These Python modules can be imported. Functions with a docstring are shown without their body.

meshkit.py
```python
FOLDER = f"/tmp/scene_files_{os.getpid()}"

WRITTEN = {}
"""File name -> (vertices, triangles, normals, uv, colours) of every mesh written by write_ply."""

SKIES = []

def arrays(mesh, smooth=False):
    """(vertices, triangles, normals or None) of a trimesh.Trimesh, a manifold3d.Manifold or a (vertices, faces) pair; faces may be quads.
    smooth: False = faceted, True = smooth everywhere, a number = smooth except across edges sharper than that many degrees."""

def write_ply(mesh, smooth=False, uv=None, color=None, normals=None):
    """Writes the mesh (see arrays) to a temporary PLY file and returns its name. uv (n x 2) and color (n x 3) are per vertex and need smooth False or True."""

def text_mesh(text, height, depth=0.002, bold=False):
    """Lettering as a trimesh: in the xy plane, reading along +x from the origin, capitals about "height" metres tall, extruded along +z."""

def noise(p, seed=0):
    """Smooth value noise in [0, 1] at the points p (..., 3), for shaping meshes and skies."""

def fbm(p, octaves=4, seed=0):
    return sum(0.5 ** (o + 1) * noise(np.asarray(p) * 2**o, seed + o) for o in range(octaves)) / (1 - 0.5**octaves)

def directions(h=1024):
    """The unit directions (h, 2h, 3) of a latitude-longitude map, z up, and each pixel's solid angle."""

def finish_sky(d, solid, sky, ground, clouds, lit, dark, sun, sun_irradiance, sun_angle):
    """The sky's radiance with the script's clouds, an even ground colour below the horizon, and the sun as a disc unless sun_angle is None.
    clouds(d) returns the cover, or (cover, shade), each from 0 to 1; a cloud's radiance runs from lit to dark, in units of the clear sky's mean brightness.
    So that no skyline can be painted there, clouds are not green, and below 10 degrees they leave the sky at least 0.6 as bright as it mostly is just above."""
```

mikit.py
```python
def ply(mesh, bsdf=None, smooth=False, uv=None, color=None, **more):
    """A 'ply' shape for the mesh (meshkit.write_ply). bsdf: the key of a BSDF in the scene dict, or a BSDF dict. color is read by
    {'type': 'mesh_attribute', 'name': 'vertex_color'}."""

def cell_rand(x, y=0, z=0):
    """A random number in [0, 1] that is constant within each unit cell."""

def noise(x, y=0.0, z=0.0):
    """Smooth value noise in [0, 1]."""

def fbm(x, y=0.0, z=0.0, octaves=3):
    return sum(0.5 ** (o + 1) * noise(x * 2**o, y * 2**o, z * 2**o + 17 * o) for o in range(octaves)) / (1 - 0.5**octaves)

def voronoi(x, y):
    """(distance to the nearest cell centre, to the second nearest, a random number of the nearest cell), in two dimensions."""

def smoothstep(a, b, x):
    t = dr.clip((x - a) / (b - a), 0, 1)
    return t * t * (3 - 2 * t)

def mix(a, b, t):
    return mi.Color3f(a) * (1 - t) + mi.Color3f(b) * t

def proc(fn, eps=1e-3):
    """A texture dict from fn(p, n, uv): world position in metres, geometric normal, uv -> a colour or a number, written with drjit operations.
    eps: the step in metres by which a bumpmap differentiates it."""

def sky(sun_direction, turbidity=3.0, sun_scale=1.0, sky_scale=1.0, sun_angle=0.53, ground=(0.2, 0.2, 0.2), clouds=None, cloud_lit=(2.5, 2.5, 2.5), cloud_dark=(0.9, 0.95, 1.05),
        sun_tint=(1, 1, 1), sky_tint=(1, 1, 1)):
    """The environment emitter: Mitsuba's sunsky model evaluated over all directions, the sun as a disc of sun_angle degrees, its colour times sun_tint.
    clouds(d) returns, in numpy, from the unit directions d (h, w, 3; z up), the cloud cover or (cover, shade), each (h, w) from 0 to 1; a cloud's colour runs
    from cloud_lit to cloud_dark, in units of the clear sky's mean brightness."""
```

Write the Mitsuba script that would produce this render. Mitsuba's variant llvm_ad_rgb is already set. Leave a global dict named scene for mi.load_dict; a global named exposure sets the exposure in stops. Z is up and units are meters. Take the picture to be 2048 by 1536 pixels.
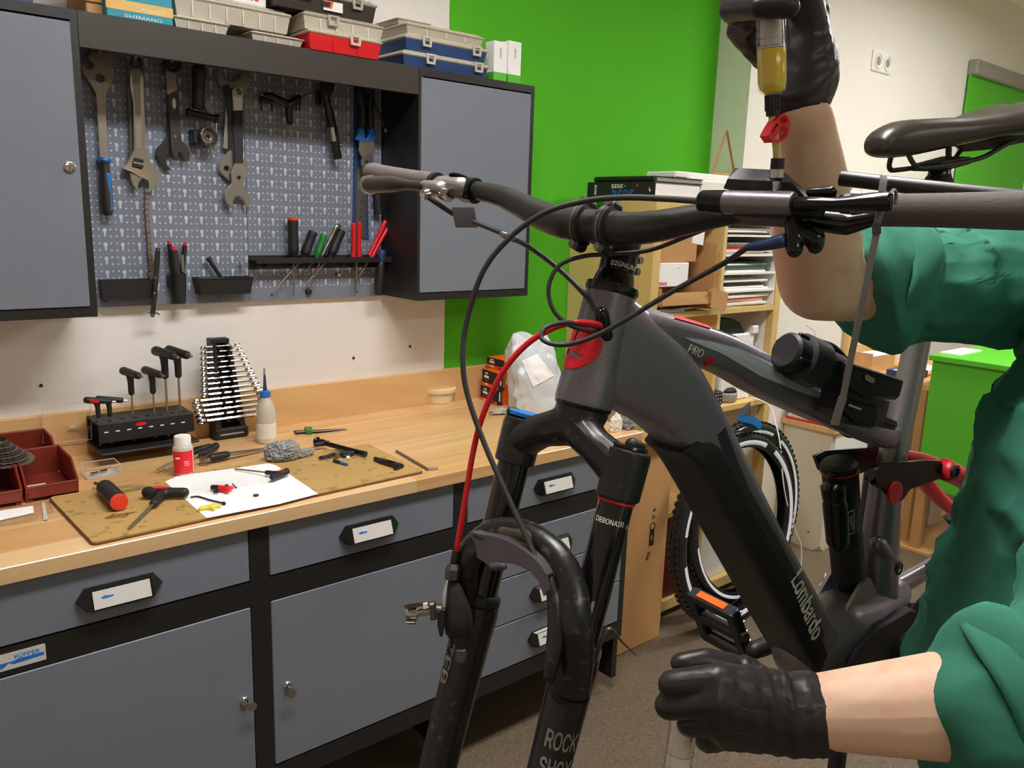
import math, random, numpy as np, trimesh, mitsuba as mi, mikit, meshkit, drjit as dr
from manifold3d import Manifold, CrossSection
from shapely.geometry import Polygon, LineString, Point, box as sbox
from shapely import affinity, unary_union
from scipy.spatial.transform import Rotation as Ro
random.seed(7); rng = np.random.default_rng(7)
T4 = mi.ScalarTransform4f
scene, labels = {}, {}
V = lambda *a: np.array(a, float)

# ---------------------------------------------------------------- camera, lights, exposure
EYE = V(0, 0, 1.41)
FPX = 1636.5
_yaw, _pit, _rol = np.radians([40.226, 11.652, -1.891])
_f = V(math.sin(_yaw)*math.cos(_pit), math.cos(_yaw)*math.cos(_pit), -math.sin(_pit))
_r0 = V(math.cos(_yaw), -math.sin(_yaw), 0); _d0 = np.cross(_f, _r0)
RIGHT = math.cos(_rol)*_r0 + math.sin(_rol)*_d0
DOWN = -math.sin(_rol)*_r0 + math.cos(_rol)*_d0
FWD = _f
scene['camera'] = {'type': 'perspective', 'fov_axis': 'x', 'fov': math.degrees(2*math.atan(1024/FPX)), 'near_clip': 0.02, 'far_clip': 50.0,
                   'to_world': T4().look_at(origin=EYE.tolist(), target=(EYE+FWD).tolist(), up=(-DOWN).tolist())}
exposure = 1.08
CEIL = 2.62
LAMP_RGB = (12.2, 12.0, 11.9)
LAMPS = [(0.8, 0.70, 1.25, 0.30, 1.45), (3.6, 0.75, 1.25, 0.30, 1.45), (0.4, -1.6, 1.25, 0.30, .5), (3.2, -1.6, 1.25, 0.30, .5)]

# ---------------------------------------------------------------- measured-point helpers (real planes of the room)
def ray(x, y): return (x-1024)/FPX*RIGHT + (y-768)/FPX*DOWN + FWD
def onZ(x, y, z): d = ray(x, y); return EYE + d*((z-EYE[2])/d[2])
def onY(x, y, Y): d = ray(x, y); return EYE + d*((Y-EYE[1])/d[1])
def onX(x, y, X): d = ray(x, y); return EYE + d*((X-EYE[0])/d[0])
def onD(x, y, t): return EYE + ray(x, y)*t

# ---------------------------------------------------------------- mesh helpers
cat = trimesh.util.concatenate
def tm(m):
    if isinstance(m, Manifold):
        q = m.to_mesh(); return trimesh.Trimesh(np.array(q.vert_properties[:, :3], float), np.array(q.tri_verts), process=False)
    return m
def mf(t):
    from manifold3d import Mesh
    t = t.copy(); t.merge_vertices()
    return Manifold(Mesh(np.asarray(t.vertices, np.float32), np.asarray(t.faces, np.uint32)))
def hullp(pts): return tm(Manifold.hull_points(np.asarray(pts, float)))
def box(x0, x1, y0, y1, z0, z1, r=0.0):
    x0, x1 = sorted((x0, x1)); y0, y1 = sorted((y0, y1)); z0, z1 = sorted((z0, z1))
    if r <= 0:
        return trimesh.creation.box(bounds=[[x0, y0, z0], [x1, y1, z1]])
    r = min(r, .49*(x1-x0), .49*(y1-y0), .49*(z1-z0)); p = []
    for a, X in ((1, x0), (-1, x1)):
        for b, Y in ((1, y0), (-1, y1)):
            for c, Z in ((1, z0), (-1, z1)):
                p += [(X, Y+b*r, Z+c*r), (X+a*r, Y, Z+c*r), (X+a*r, Y+b*r, Z)]
    return hullp(p)
def frame(o, u, v):
    u = np.asarray(u, float); u = u/np.linalg.norm(u); v = np.asarray(v, float); v = v-u*(u@v); v = v/np.linalg.norm(v)
    m = np.eye(4); m[:3, 0] = u; m[:3, 1] = v; m[:3, 2] = np.cross(u, v); m[:3, 3] = o; return m
def T_(x, y, z): m = np.eye(4); m[:3, 3] = x, y, z; return m
def mv(mesh, m): q = mesh.copy(); q.apply_transform(m); return q
def basis(d):
    d = np.asarray(d, float); d = d/np.linalg.norm(d)
    a = V(0, 0, 1) if abs(d[2]) < .9 else V(1, 0, 0)
    u = np.cross(a, d); u /= np.linalg.norm(u); return u, np.cross(d, u), d
def rings(C, N, closed=True, cap=True):
    """skin over rings of N points, given as array (k, N, 3)"""
    C = np.asarray(C, float); k = len(C); v = C.reshape(-1, 3); f = []
    i = np.arange(N); j = (i+1) % N
    for a in range(k-1):
        b = a*N; f += [np.stack([b+i, b+j, b+N+j], 1), np.stack([b+i, b+N+j, b+N+i], 1)]
    v = list(v)
    if cap:
        v += [C[0].mean(0), C[-1].mean(0)]; n = k*N
        f += [np.stack([j, i, 0*i+n], 1), np.stack([(k-1)*N+i, (k-1)*N+j, 0*i+n+1], 1)]
    return trimesh.Trimesh(np.array(v), np.vstack(f), process=False)
def spline(pts, n=8):
    p = np.asarray(pts, float)
    if len(p) < 3: return p
    q = np.vstack([2*p[0]-p[1], p, 2*p[-1]-p[-2]]); out = []
    for i in range(1, len(q)-2):
        for t in np.linspace(0, 1, n, endpoint=False):
            a, b, c, d = q[i-1:i+3]
            out.append(.5*((2*b)+(c-a)*t+(2*a-5*b+4*c-d)*t*t+(3*b-a-3*c+d)*t**3))
    return np.array(out+[p[-1]])
def tube(pts, r, n=14, smooth=8, flat=1.0, up=None):
    """round tube along points; r a number or one per given point; flat squashes along the second normal"""
    P = np.asarray(pts, float); R = np.broadcast_to(np.asarray(r, float), (len(P),))
    if smooth and len(P) > 2:
        Q = spline(np.hstack([P, R[:, None]]), smooth); P, R = Q[:, :3], np.maximum(Q[:, 3], 1e-4)
    tg = np.gradient(P, axis=0); tg /= np.linalg.norm(tg, axis=1)[:, None]+1e-12
    u, v, _ = basis(tg[0])
    if up is not None:
        u = np.cross(up, tg[0]); u /= np.linalg.norm(u)
    a = np.arange(n)/n*2*np.pi; C = []
    for p, t, q in zip(P, tg, R):
        u = u-t*(u@t); u /= np.linalg.norm(u); w = np.cross(t, u)
        C.append(p+q*(np.cos(a)[:, None]*u+flat*np.sin(a)[:, None]*w))
    return rings(C, n)
def cyl(p0, p1, r0, r1=None, n=24): return tube([p0, p1], [r0, r0 if r1 is None else r1], n=n, smooth=0)
def lathe(prof, o=(0, 0, 0), axis=(0, 0, 1), n=32):
    """prof: (radius, height) pairs from bottom to top"""
    u, v, d = basis(axis); a = np.arange(n)/n*2*np.pi; o = np.asarray(o, float)
    return rings([o+d*h+max(r, 1e-5)*(np.cos(a)[:, None]*u+np.sin(a)[:, None]*v) for r, h in prof], n)
def bend_ring(R, r, o, axis, n=48, m=12, a0=0, a1=2*np.pi, u0=None):
    u, v, d = basis(axis)
    if u0 is not None: u = np.asarray(u0)-d*(np.asarray(u0)@d); u /= np.linalg.norm(u); v = np.cross(d, u)
    full = abs(a1-a0-2*np.pi) < 1e-6
    A = np.linspace(a0, a1, n+1); o = np.asarray(o, float); b = np.arange(m)/m*2*np.pi
    C = [o+(R+r*np.cos(b))[:, None]*(math.cos(t)*u+math.sin(t)*v)+(r*np.sin(b))[:, None]*d for t in A]
    return rings(C, m, cap=not full)
def poly(pts): 
    p = Polygon(pts); return p if p.is_valid else p.buffer(0)
def prism(p, depth, m=None, bevel=0.0):
    """polygon (shapely or points) extruded along +z (bevelled front and back), then placed by the matrix"""
    if not hasattr(p, 'geoms') and not hasattr(p, 'exterior'): p = poly(p)
    out = []
    for g in getattr(p, 'geoms', [p]):
        if g.area < 1e-10: continue
        if bevel > 0:
            s = g.buffer(-bevel, join_style=2)
            if s.is_empty or s.geom_type != 'Polygon':
                out.append(trimesh.creation.extrude_polygon(g, depth, engine='earcut')); continue
            cs = lambda q: CrossSection([np.array(r.coords)[:-1] for r in [q.exterior, *q.interiors]])
            if not g.interiors and g.convex_hull.area < g.area*1.002:
                a = np.array(g.exterior.coords)[:-1]; b = np.array(s.exterior.coords)[:-1]
                out.append(hullp(np.vstack([np.c_[b, 0*b[:, 0]], np.c_[a, 0*a[:, 0]+bevel], np.c_[a, 0*a[:, 0]+depth-bevel], np.c_[b, 0*b[:, 0]+depth]])))
            else:
                body = trimesh.creation.extrude_polygon(g, depth-2*bevel, engine='earcut'); body.apply_translation([0, 0, bevel])
                full = trimesh.creation.extrude_polygon(s, depth, engine='earcut'); out += [body, full]
        else:
            out.append(trimesh.creation.extrude_polygon(g, depth, engine='earcut'))
    q = cat(out)
    if m is not None: q.apply_transform(m)
    return q
def balls(*pr):
    """convex hull of spheres (point, radius)"""
    return tm(Manifold.batch_hull([Manifold.sphere(r, 16).translate(tuple(map(float, p))) for p, r in pr]))
def flesh(bones, edge=.012, smooth=12):
    """one continuous skin over many tapered bones"""
    m = Manifold.batch_boolean([Manifold.batch_hull([Manifold.sphere(r, 20).translate(tuple(map(float, p))) for p, r in b]) for b in bones], __import__('manifold3d').OpType.Add)
    t = tm(m.refine_to_length(edge)); t.merge_vertices()
    return trimesh.smoothing.filter_taubin(t, lamb=.5, nu=.52, iterations=smooth)
def text(s, h, o, u, v, depth=.0006, bold=False, flip=False):
    m = meshkit.text_mesh(s, h, depth, bold); return mv(m, frame(o, u, v))
def textc(s, h, o, u, v, depth=.0006, bold=False, width=None):
    m = meshkit.text_mesh(s, h, depth, bold)
    b = m.bounds; m.apply_translation([-(b[0][0]+b[1][0])/2, -(b[0][1]+b[1][1])/2, 0])
    if width: m.apply_scale([width/(b[1][0]-b[0][0]), 1, 1])
    return mv(m, frame(o, u, v))

# ---------------------------------------------------------------- scene entries
used = set()
def key(name, parent=None):
    k = name if parent is None else parent+'__'+name; q = k; i = 0
    while q in used: i += 1; q = '%s_%03d' % (k, i)
    used.add(q); return q
def thing(name, label, category, group=None):
    k = key(name); labels[k] = {'label': label, 'category': category}
    if group: labels[k]['group'] = group
    return k
def put(k, mesh, m, smooth): scene[k] = mikit.ply(tm(mesh), 'mat_'+m, smooth=smooth)
def part(parent, name, mesh, m, smooth=35, label=None, kind=None):
    k = key(name, parent); put(k, mesh, m, smooth)
    if label or kind: labels[k] = {**({'label': label} if label else {}), **({'kind': kind} if kind else {})}
    return k
def solo(name, mesh, m, label, category, smooth=35, group=None, kind=None):
    k = thing(name, label, category, group); put(k, mesh, m, smooth)
    if kind: labels[k]['kind'] = kind
    return k
def struct(name, mesh, m, label, smooth=False):
    k = key(name); put(k, mesh, m, smooth); labels[k] = {'label': label, 'kind': 'structure', 'category': name.split('_')[0]}; return k

# ---------------------------------------------------------------- materials
def lin(r, g, b):
    c = np.array([r, g, b])/255.; return [float(x) for x in np.where(c < .04045, c/12.92, ((c+.055)/1.055)**2.4)]
def mat(name, rgb, rough=.5, metal=0., spec=.5, coat=0., fn=None, sheen=0., bump=None, **more):
    tex = mikit.proc(fn) if fn else {'type': 'rgb', 'value': lin(*rgb)}
    b = {'type': 'principled', 'base_color': tex, 'roughness': float(rough), 'metallic': float(metal), 'specular': float(spec)}
    if coat: b['clearcoat'] = float(coat); b['clearcoat_gloss'] = .9
    if sheen: b['sheen'] = float(sheen)
    b.update(more)
    if bump: b = {'type': 'bumpmap', 'arbitrary': mikit.proc(bump[0], eps=bump[2] if len(bump) > 2 else 1e-3), 'scale': bump[1], 'bsdf': b}
    scene['mat_'+name] = {'type': 'twosided', 'bsdf': b}
C3 = lambda r, g, b: mi.Color3f(*lin(r, g, b))
N, FB = mikit.noise, mikit.fbm

def f_wall(p, n, uv):
    w = mikit.mix(lin(229, 223, 216), lin(238, 232, 225), FB(p.x*3, p.y*3, p.z*3))
    g = mikit.mix(lin(82, 180, 36), lin(88, 186, 42), FB(p.x*4, p.y*4, p.z*4))
    return dr.select(p.x > 1.485, g, w)
mat('wall', 0, .85, spec=.2, fn=f_wall)
mat('white_wall', (236, 229, 219), .9, spec=.2)
mat('ceiling', (238, 236, 230), .9, spec=.1)
def f_floor(p, n, uv):
    a = FB(p.x*260, p.y*260, 0, octaves=2); b = FB(p.x*3, p.y*3, 1.); s = N(p.x*520, p.y*520, 3.)
    c = mikit.mix(lin(82, 70, 58), lin(122, 105, 86), a*.75+b*.25)
    c = mikit.mix(c, lin(170, 152, 128), mikit.smoothstep(.80, .92, s)*.7)
    return mikit.mix(c, lin(56, 48, 40), mikit.smoothstep(.82, .92, N(p.x*420, p.y*420, 8.))*.7)
mat('floor', 0, .55, spec=.3, fn=f_floor)
def f_wood(p, n, uv):
    q = N(p.x*1.2, p.y*9, p.z*9)
    plank = mikit.cell_rand(dr.floor((p.y+.02*N(p.x, 0, 0))*9.0), dr.floor(p.x*1.1+3.7*mikit.cell_rand(dr.floor(p.y*9.0), 2, 0)), 0)
    g = FB(p.x*3.5+plank*7, p.y*60+4*q, p.z*60, octaves=3)
    c = mikit.mix(lin(190, 146, 95), lin(222, 182, 130), g)
    c = mikit.mix(c, lin(200, 146, 88), mikit.smoothstep(.55, .95, plank)*.55)
    c = mikit.mix(c, lin(228, 194, 146), mikit.smoothstep(.35, .05, plank)*.5)
    return mikit.mix(c, lin(176, 104, 52), mikit.smoothstep(.66, .85, FB(p.x*2.2+5, p.y*11, 2.))*.45)
mat('beech', 0, .22, spec=.45, coat=.6, fn=f_wood)
def f_ply(p, n, uv):
    g = FB(p.x*4, p.y*40, p.z*14+p.x*2, octaves=3); return mikit.mix(lin(198, 152, 98), lin(222, 180, 124), g)
mat('plywood', 0, .5, fn=f_ply)
def f_birch(p, n, uv):
    g = FB(p.x*7, p.y*7, p.z*1.2, octaves=3); return mikit.mix(lin(205, 172, 105), lin(222, 192, 128), g)
mat('birch', 0, .5, fn=f_birch)
mat('steel_grey', (124, 130, 141), .5, spec=.4)
mat('black_metal', (27, 25, 24), .45)
mat('black_plastic', (26, 25, 25), .5)
mat('black_gloss', (18, 18, 19), .18)
mat('brown_black', (50, 43, 37), .4)
mat('dark_rubber', (38, 36, 35), .75)
mat('chrome', (205, 203, 198), .16, metal=1.)
mat('steel', (176, 172, 164), .34, metal=1.)
mat('old_steel', (150, 141, 128), .42, metal=.85)
mat('dark_steel', (96, 90, 84), .4, metal=.8)
mat('silver_label', (226, 222, 214), .25, metal=.25)
mat('white_plastic', (236, 232, 226), .4)
mat('white_paper', (238, 236, 233), .8)
mat('cream_paper', (226, 220, 204), .8)
mat('red_plastic', (206, 26, 34), .35)
mat('red_bright', (228, 32, 44), .4)
mat('orange', (234, 96, 20), .5)
mat('orange_cap', (226, 62, 34), .45)
mat('blue_plastic', (30, 112, 176), .4)
mat('navy', (38, 62, 104), .4)
mat('green_plastic', (28, 120, 46), .45)
mat('green_paint', (70, 172, 26), .6)
mat('green_board', (84, 180, 38), .6)
mat('yellow', (214, 206, 60), .45)
mat('cardboard', (186, 140, 88), .8)
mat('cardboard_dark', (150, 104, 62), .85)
mat('clear_plastic', (206, 200, 186), .25, spec=.5)
mat('logo_blue', (34, 110, 190), .4)
mat('grey_plastic', (150, 146, 140), .5)
mat('print_black', (30, 28, 28), .7)
mat('print_white', (232, 228, 220), .6)
mat('print_red', (214, 36, 48), .5)

# ---------------------------------------------------------------- the room
XL, XR, YF, YB, YR, XS = -2.4, 6.2, -3.4, 2.094, 1.937, 2.767
struct('floor', box(XL-.1, XR+.1, YF-.1, YB+.1, -.1, 0), 'floor', 'speckled brown grey workshop floor')
struct('ceiling', box(XL-.1, XR+.1, YF-.1, YB+.1, CEIL, CEIL+.1), 'ceiling', 'white ceiling')
struct('wall_back', box(XL, XS, YB, YB+.12, 0, CEIL), 'wall', 'back wall painted white on the left and bright green on the right')
struct('wall_right', box(XS, XR+.1, YR, YB+.12, 0, CEIL), 'white_wall', 'white wall stepping forward beside the green wall')
struct('wall_end', box(XR, XR+.12, YF-.1, YR, 0, CEIL), 'white_wall', 'white far end wall')
struct('wall_left', box(XL-.12, XL, YF-.1, YB+.12, 0, CEIL), 'white_wall', 'white left wall')
struct('wall_front', box(XL, XR, YF-.12, YF, 0, CEIL), 'white_wall', 'white wall behind the viewer')
for x, y, w, d, e in LAMPS:
    t = thing('ceiling_lamp', 'white rectangular ceiling lamp panel ' + ('above the workbench' if x < 1 and y > 0 else 'above the green counter' if y > 0 else 'at the rear of the room, nearer the left wall' if x < 1 else 'at the rear of the room, nearer the far end wall'), 'ceiling lamp', 'ceiling lamps')
    fr = sbox(x-w/2-.03, y-d/2-.03, x+w/2+.03, y+d/2+.03).difference(sbox(x-w/2, y-d/2, x+w/2, y+d/2))
    part(t, 'lamp_frame', prism(fr, .05, T_(0, 0, CEIL-.05)), 'white_plastic', False)
    k = key('diffuser', t)
    q = trimesh.Trimesh([[x-w/2, y-d/2, CEIL-.03], [x+w/2, y-d/2, CEIL-.03], [x+w/2, y+d/2, CEIL-.03], [x-w/2, y+d/2, CEIL-.03]], [[0, 2, 1], [0, 3, 2]], process=False)
    scene[k] = mikit.ply(q, 'mat_white_plastic', emitter={'type': 'area', 'radiance': {'type': 'rgb', 'value': [c*e for c in LAMP_RGB]}})
for x, y in ((82, 771), (707, 716), (820, 693)):
    part('wall_back', 'wall_plug', cyl(onY(x, y, YB+.002), onY(x, y, YB-.004), .0045, .003, 10), 'dark_rubber')
# socket plate on the right wall
c = onY(1762, 125, YR)
t = thing('wall_socket', 'white double wall socket plate beside the green blind', 'socket')
part(t, 'back_plate', box(c[0]-.088, c[0]+.088, YR-.009, YR, c[2]-.045, c[2]+.045, .006), 'white_plastic')
for s in (-1, 1):
    q = lathe([(.034, 0), (.034, .006), (.028, .006), (.024, .001), (0, .001)], (c[0]+s*.042, YR-.009, c[2]), (0, -1, 0), 28)
    k = part(t, 'socket_insert', q, 'white_plastic')
    part(k, 'dark_recess', cyl((c[0]+s*.042, YR-.0095, c[2]), (c[0]+s*.042, YR-.0112, c[2]), .019, .019, 20), 'grey_plastic')
# green roller blind
a, b = onY(1935, 135, YR), onY(1901, 364, YR)
t = thing('roller_blind', 'bright green blind with grey top rail on the white wall', 'blind')
part(t, 'top_rail', box(a[0], a[0]+.98, YR-.05, YR-.002, 2.195, 2.27, .006), 'grey_plastic')
part(t, 'fabric', box(a[0], a[0]+.94, YR-.022, YR-.012, 1.0, 2.2), 'green_board', False)
# ---------------------------------------------------------------- workbench
BT = .82          # bench top height
def f_door(p, n, uv): return mikit.mix(lin(110, 115, 124), lin(118, 123, 132), FB(p.x*5, p.y*5, p.z*5))
mat('steel_grey', 0, .42, spec=.4, fn=f_door)
solo('worktop', box(.03, 1.742, 1.475, 2.076, .79, BT, .0015), 'beech', 'long varnished beech worktop on the grey workbench', 'worktop', False)
solo('backsplash', box(.03, 1.742, 2.076, YB, .79, .925, .001), 'plywood', 'pale wooden upstand board along the back of the worktop', 'upstand board', False)
FY = 1.49         # plane of the bench fronts
def handle(parent, cx, cz, w=.146):
    h, dp = .034, .024
    a = w/2; b = a-.021
    fr = [(-a, 0), (-b-.006, h/2+.004), (b+.006, h/2+.004), (a, 0), (b+.006, -h/2-.004), (-b-.006, -h/2-.004)]
    top = [(-b, h/2-.003), (b, h/2-.003), (b, -h/2+.006), (-b, -h/2+.006)]
    pts = [(x, FY-.001, z) for x, z in fr]+[(x, FY-.006, z) for x, z in fr]+[(-b, FY-.012, h/2), (b, FY-.012, h/2), (b, FY-dp, -h/2), (-b, FY-dp, -h/2)]
    k = part(parent, "handle", mv(hullp(pts), T_(cx, 0, cz)), 'black_gloss', 25)
    n = V(0, -h, -(dp-.012)); n = np.cross(V(1, 0, 0), V(0, -(dp-.012), -h)); n /= np.linalg.norm(n)
    if n[1] > 0: n = -n
    P = [V(-b+.004, FY-.0125, h/2-.0015), V(b-.004, FY-.0125, h/2-.0015), V(b-.004, FY-dp+.0008, -h/2+.003), V(-b+.004, FY-dp+.0008, -h/2+.003)]
    q = hullp([p+n*.0002 for p in P]+[p+n*.0016 for p in P]); l = part(k, 'label_strip', mv(q, T_(cx, 0, cz)), 'silver_label', False)
    e = np.array(P[3]-P[0]); e /= np.linalg.norm(e)
    o = P[0]*.6+P[3]*.4+n*.0018+V(cx+.012, 0, cz)
    part(parent, 'handle_mark', prism([(0, 0), (.009, .003), (.012, .001), (.021, .001), (.021, -.002), (.004, -.003)], .0004, frame(o, (1, 0, 0), -e)), 'logo_blue', False)
def lock(parent, x, y, z, a, bent):
    k = part(parent, 'lock', lathe([(.009, 0), (.009, .002), (.0075, .004), (.0075, .007), (.005, .008)], (x, y, z), (0, -1, 0), 20), 'chrome')
    d = V(math.sin(a), 0, -math.cos(a)); o = V(x, y-.008, z)
    part(k, 'key', cat([cyl(o, o+V(0, -.012, 0), .0022, n=8), prism(Point(0, -.011).buffer(.0095, 12).union(sbox(-.003, -.006, .003, .003)), .0018, frame(o+V(0, -.012, 0)+V(bent, 0, 0), V(d[2]*-1, 0, d[0]), (-d)) )]), 'steel')
def base_unit(x0, x1, label, fronts, lx=None, ang=0, sticker=False):
    t = thing('base_cabinet', label, 'cabinet')
    body = cat([box(x0, x0+.02, FY+.012, 2.07, .05, .789), box(x1-.02, x1, FY+.012, 2.07, .05, .789), box(x0+.02, x1-.02, 2.05, 2.07, .05, .789), box(x0+.02, x1-.02, FY+.012, 2.05, .19, .215),
                box(x0, x0+.02, FY, FY+.012, .19, .789), box(x1-.02, x1, FY, FY+.012, .19, .789), box(x0+.02, x1-.02, FY, FY+.012, .622, .674), box(x0+.02, x1-.02, FY, FY+.012, .19, .24), box(x0+.02, x1-.02, FY+.03, FY+.04, .24, .789)])
    part(t, 'carcass', body, 'black_metal', False)
    for kind, z0, z1 in fronts:
        k = part(t, kind, box(x0+.0215, x1-.0215, FY-.001, FY+.018, z0, z1, .0015), 'steel_grey', False)
        if kind == 'drawer_front': handle(k, (x0+x1)/2, (z0+z1)/2-.008)
        elif lx: lock(k, lx, FY-.001, .42, ang, .0)
    return t
A = base_unit(.09, .612, 'left cupboard of the workbench with one drawer above a keyed door', [('drawer_front', .677, .788), ('cupboard_door', .243, .620)], .570, .9)
B = base_unit(.612, 1.112, 'middle cupboard of the workbench with one drawer above a keyed door', [('drawer_front', .677, .788), ('cupboard_door', .243, .620)], .664, .15)
Cb = base_unit(1.112, 1.72, 'right unit of the workbench with four grey drawers', [('drawer_front', .677, .788), ('drawer_front', .500, .620), ('drawer_front', .372, .497), ('drawer_front', .243, .369)])
# maker's sticker on the black rail
z0, x0 = .646, .191
k = part(A, 'sticker', prism(affinity.translate(sbox(-.034, -.013, .034, .013).buffer(.002), 0, 0), .0008, frame((x0, FY-.0005, z0+.002), (1, 0, 0), (0, 0, 1))), 'silver_label', False, 'silver and blue maker sticker')
part(k, 'blue_band', prism([(-.032, -.012), (-.026, -.008), (-.020, -.003), (-.012, -.007), (.033, -.005), (.033, .001), (-.005, .001), (-.012, -.001), (-.032, -.001)], .0004, frame((x0, FY-.0013, z0+.002), (1, 0, 0), (0, 0, 1))), 'logo_blue', False)
part(k, 'lettering', textc('KÜPPER', .007, (x0+.008, FY-.0013, z0+.0085), (1, 0, 0), (0, 0, 1), .0004, True), 'logo_blue', False)

# ---------------------------------------------------------------- wall cabinets, beam and perforated panels
CY, Z0, Z1 = 1.894, 1.17, 1.78
def wall_unit(x0, x1, label, lx):
    t = thing('wall_cabinet', label, 'wall cabinet')
    c = .014
    part(t, 'carcass', cat([box(x0, x0+c, CY, YB, Z0, Z1), box(x1-c, x1, CY, YB, Z0, Z1), box(x0+c, x1-c, CY, YB, Z0, Z0+.02), box(x0+c, x1-c, CY, YB, Z1-.02, Z1), box(x0+c, x1-c, YB-.01, YB, Z0+.02, Z1-.02)]), 'black_metal', False)
    k = part(t, 'door', box(x0+c-.006, x1-c+.0, CY-.002, CY+.016, Z0+.022, Z1-.024, .0015), 'steel_grey', False)
    if lx:
        q = part(k, 'turn_lock', lathe([(.0115, 0), (.0115, .003), (.009, .0045)], (lx, CY-.002, 1.476), (0, -1, 0), 20), 'chrome')
        part(q, 'slot', box(lx+.0005, lx+.003, CY-.009, CY-.006, 1.4675, 1.4845), 'steel', False)
wall_unit(.04, .441, 'grey-doored wall cabinet with a turn lock, left of the tool panels', .407)
wall_unit(1.249, 1.652, 'grey-doored wall cabinet in front of the green wall, right of the tool panels', None)
solo('overhead_beam', box(.442, 1.248, CY, CY+.018, 1.712, Z1), 'brown_black', 'dark brown beam bridging the two wall cabinets above the tool panels', 'beam', False)
solo('top_board', box(.442, 1.248, CY+.019, YB, Z1-.018, Z1-.001), 'brown_black', 'dark shelf board behind the beam, holding the small-parts boxes', 'shelf board', False)
PEG = 2.078       # front face of the perforated panels
def f_peg(p, n, uv):
    base = mikit.mix(lin(112, 118, 130), lin(122, 128, 140), FB(p.x*6, 0, p.z*6))
    u, v = (p.x-.455)/.0372, (p.z-1.195)/.0322
    cu, cv = u-dr.floor(u)-.5, v-dr.floor(v)-.5
    X, Z = cu*.0372, cv*.0322
    big = (X*X+dr.square(Z-.0055)) < .0045**2
    slot = (dr.abs(X) < .0022) & (Z < .0055) & (Z > -.0085)
    dot = mi.Bool(False)
    for ox in (-.0124, .0124):
        for oz in (-.008, .008): dot = dot | (dr.square(X-ox)+dr.square(Z-oz) < .0021**2)
    inside = (p.z > 1.198) & (p.z < 1.74) & (n.y < -.5)
    lite = mikit.mix(lin(168, 176, 192), lin(196, 200, 208), N(p.x*80, 0, p.z*80))
    return dr.select(inside & (big | slot | dot), lite, base)
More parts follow.
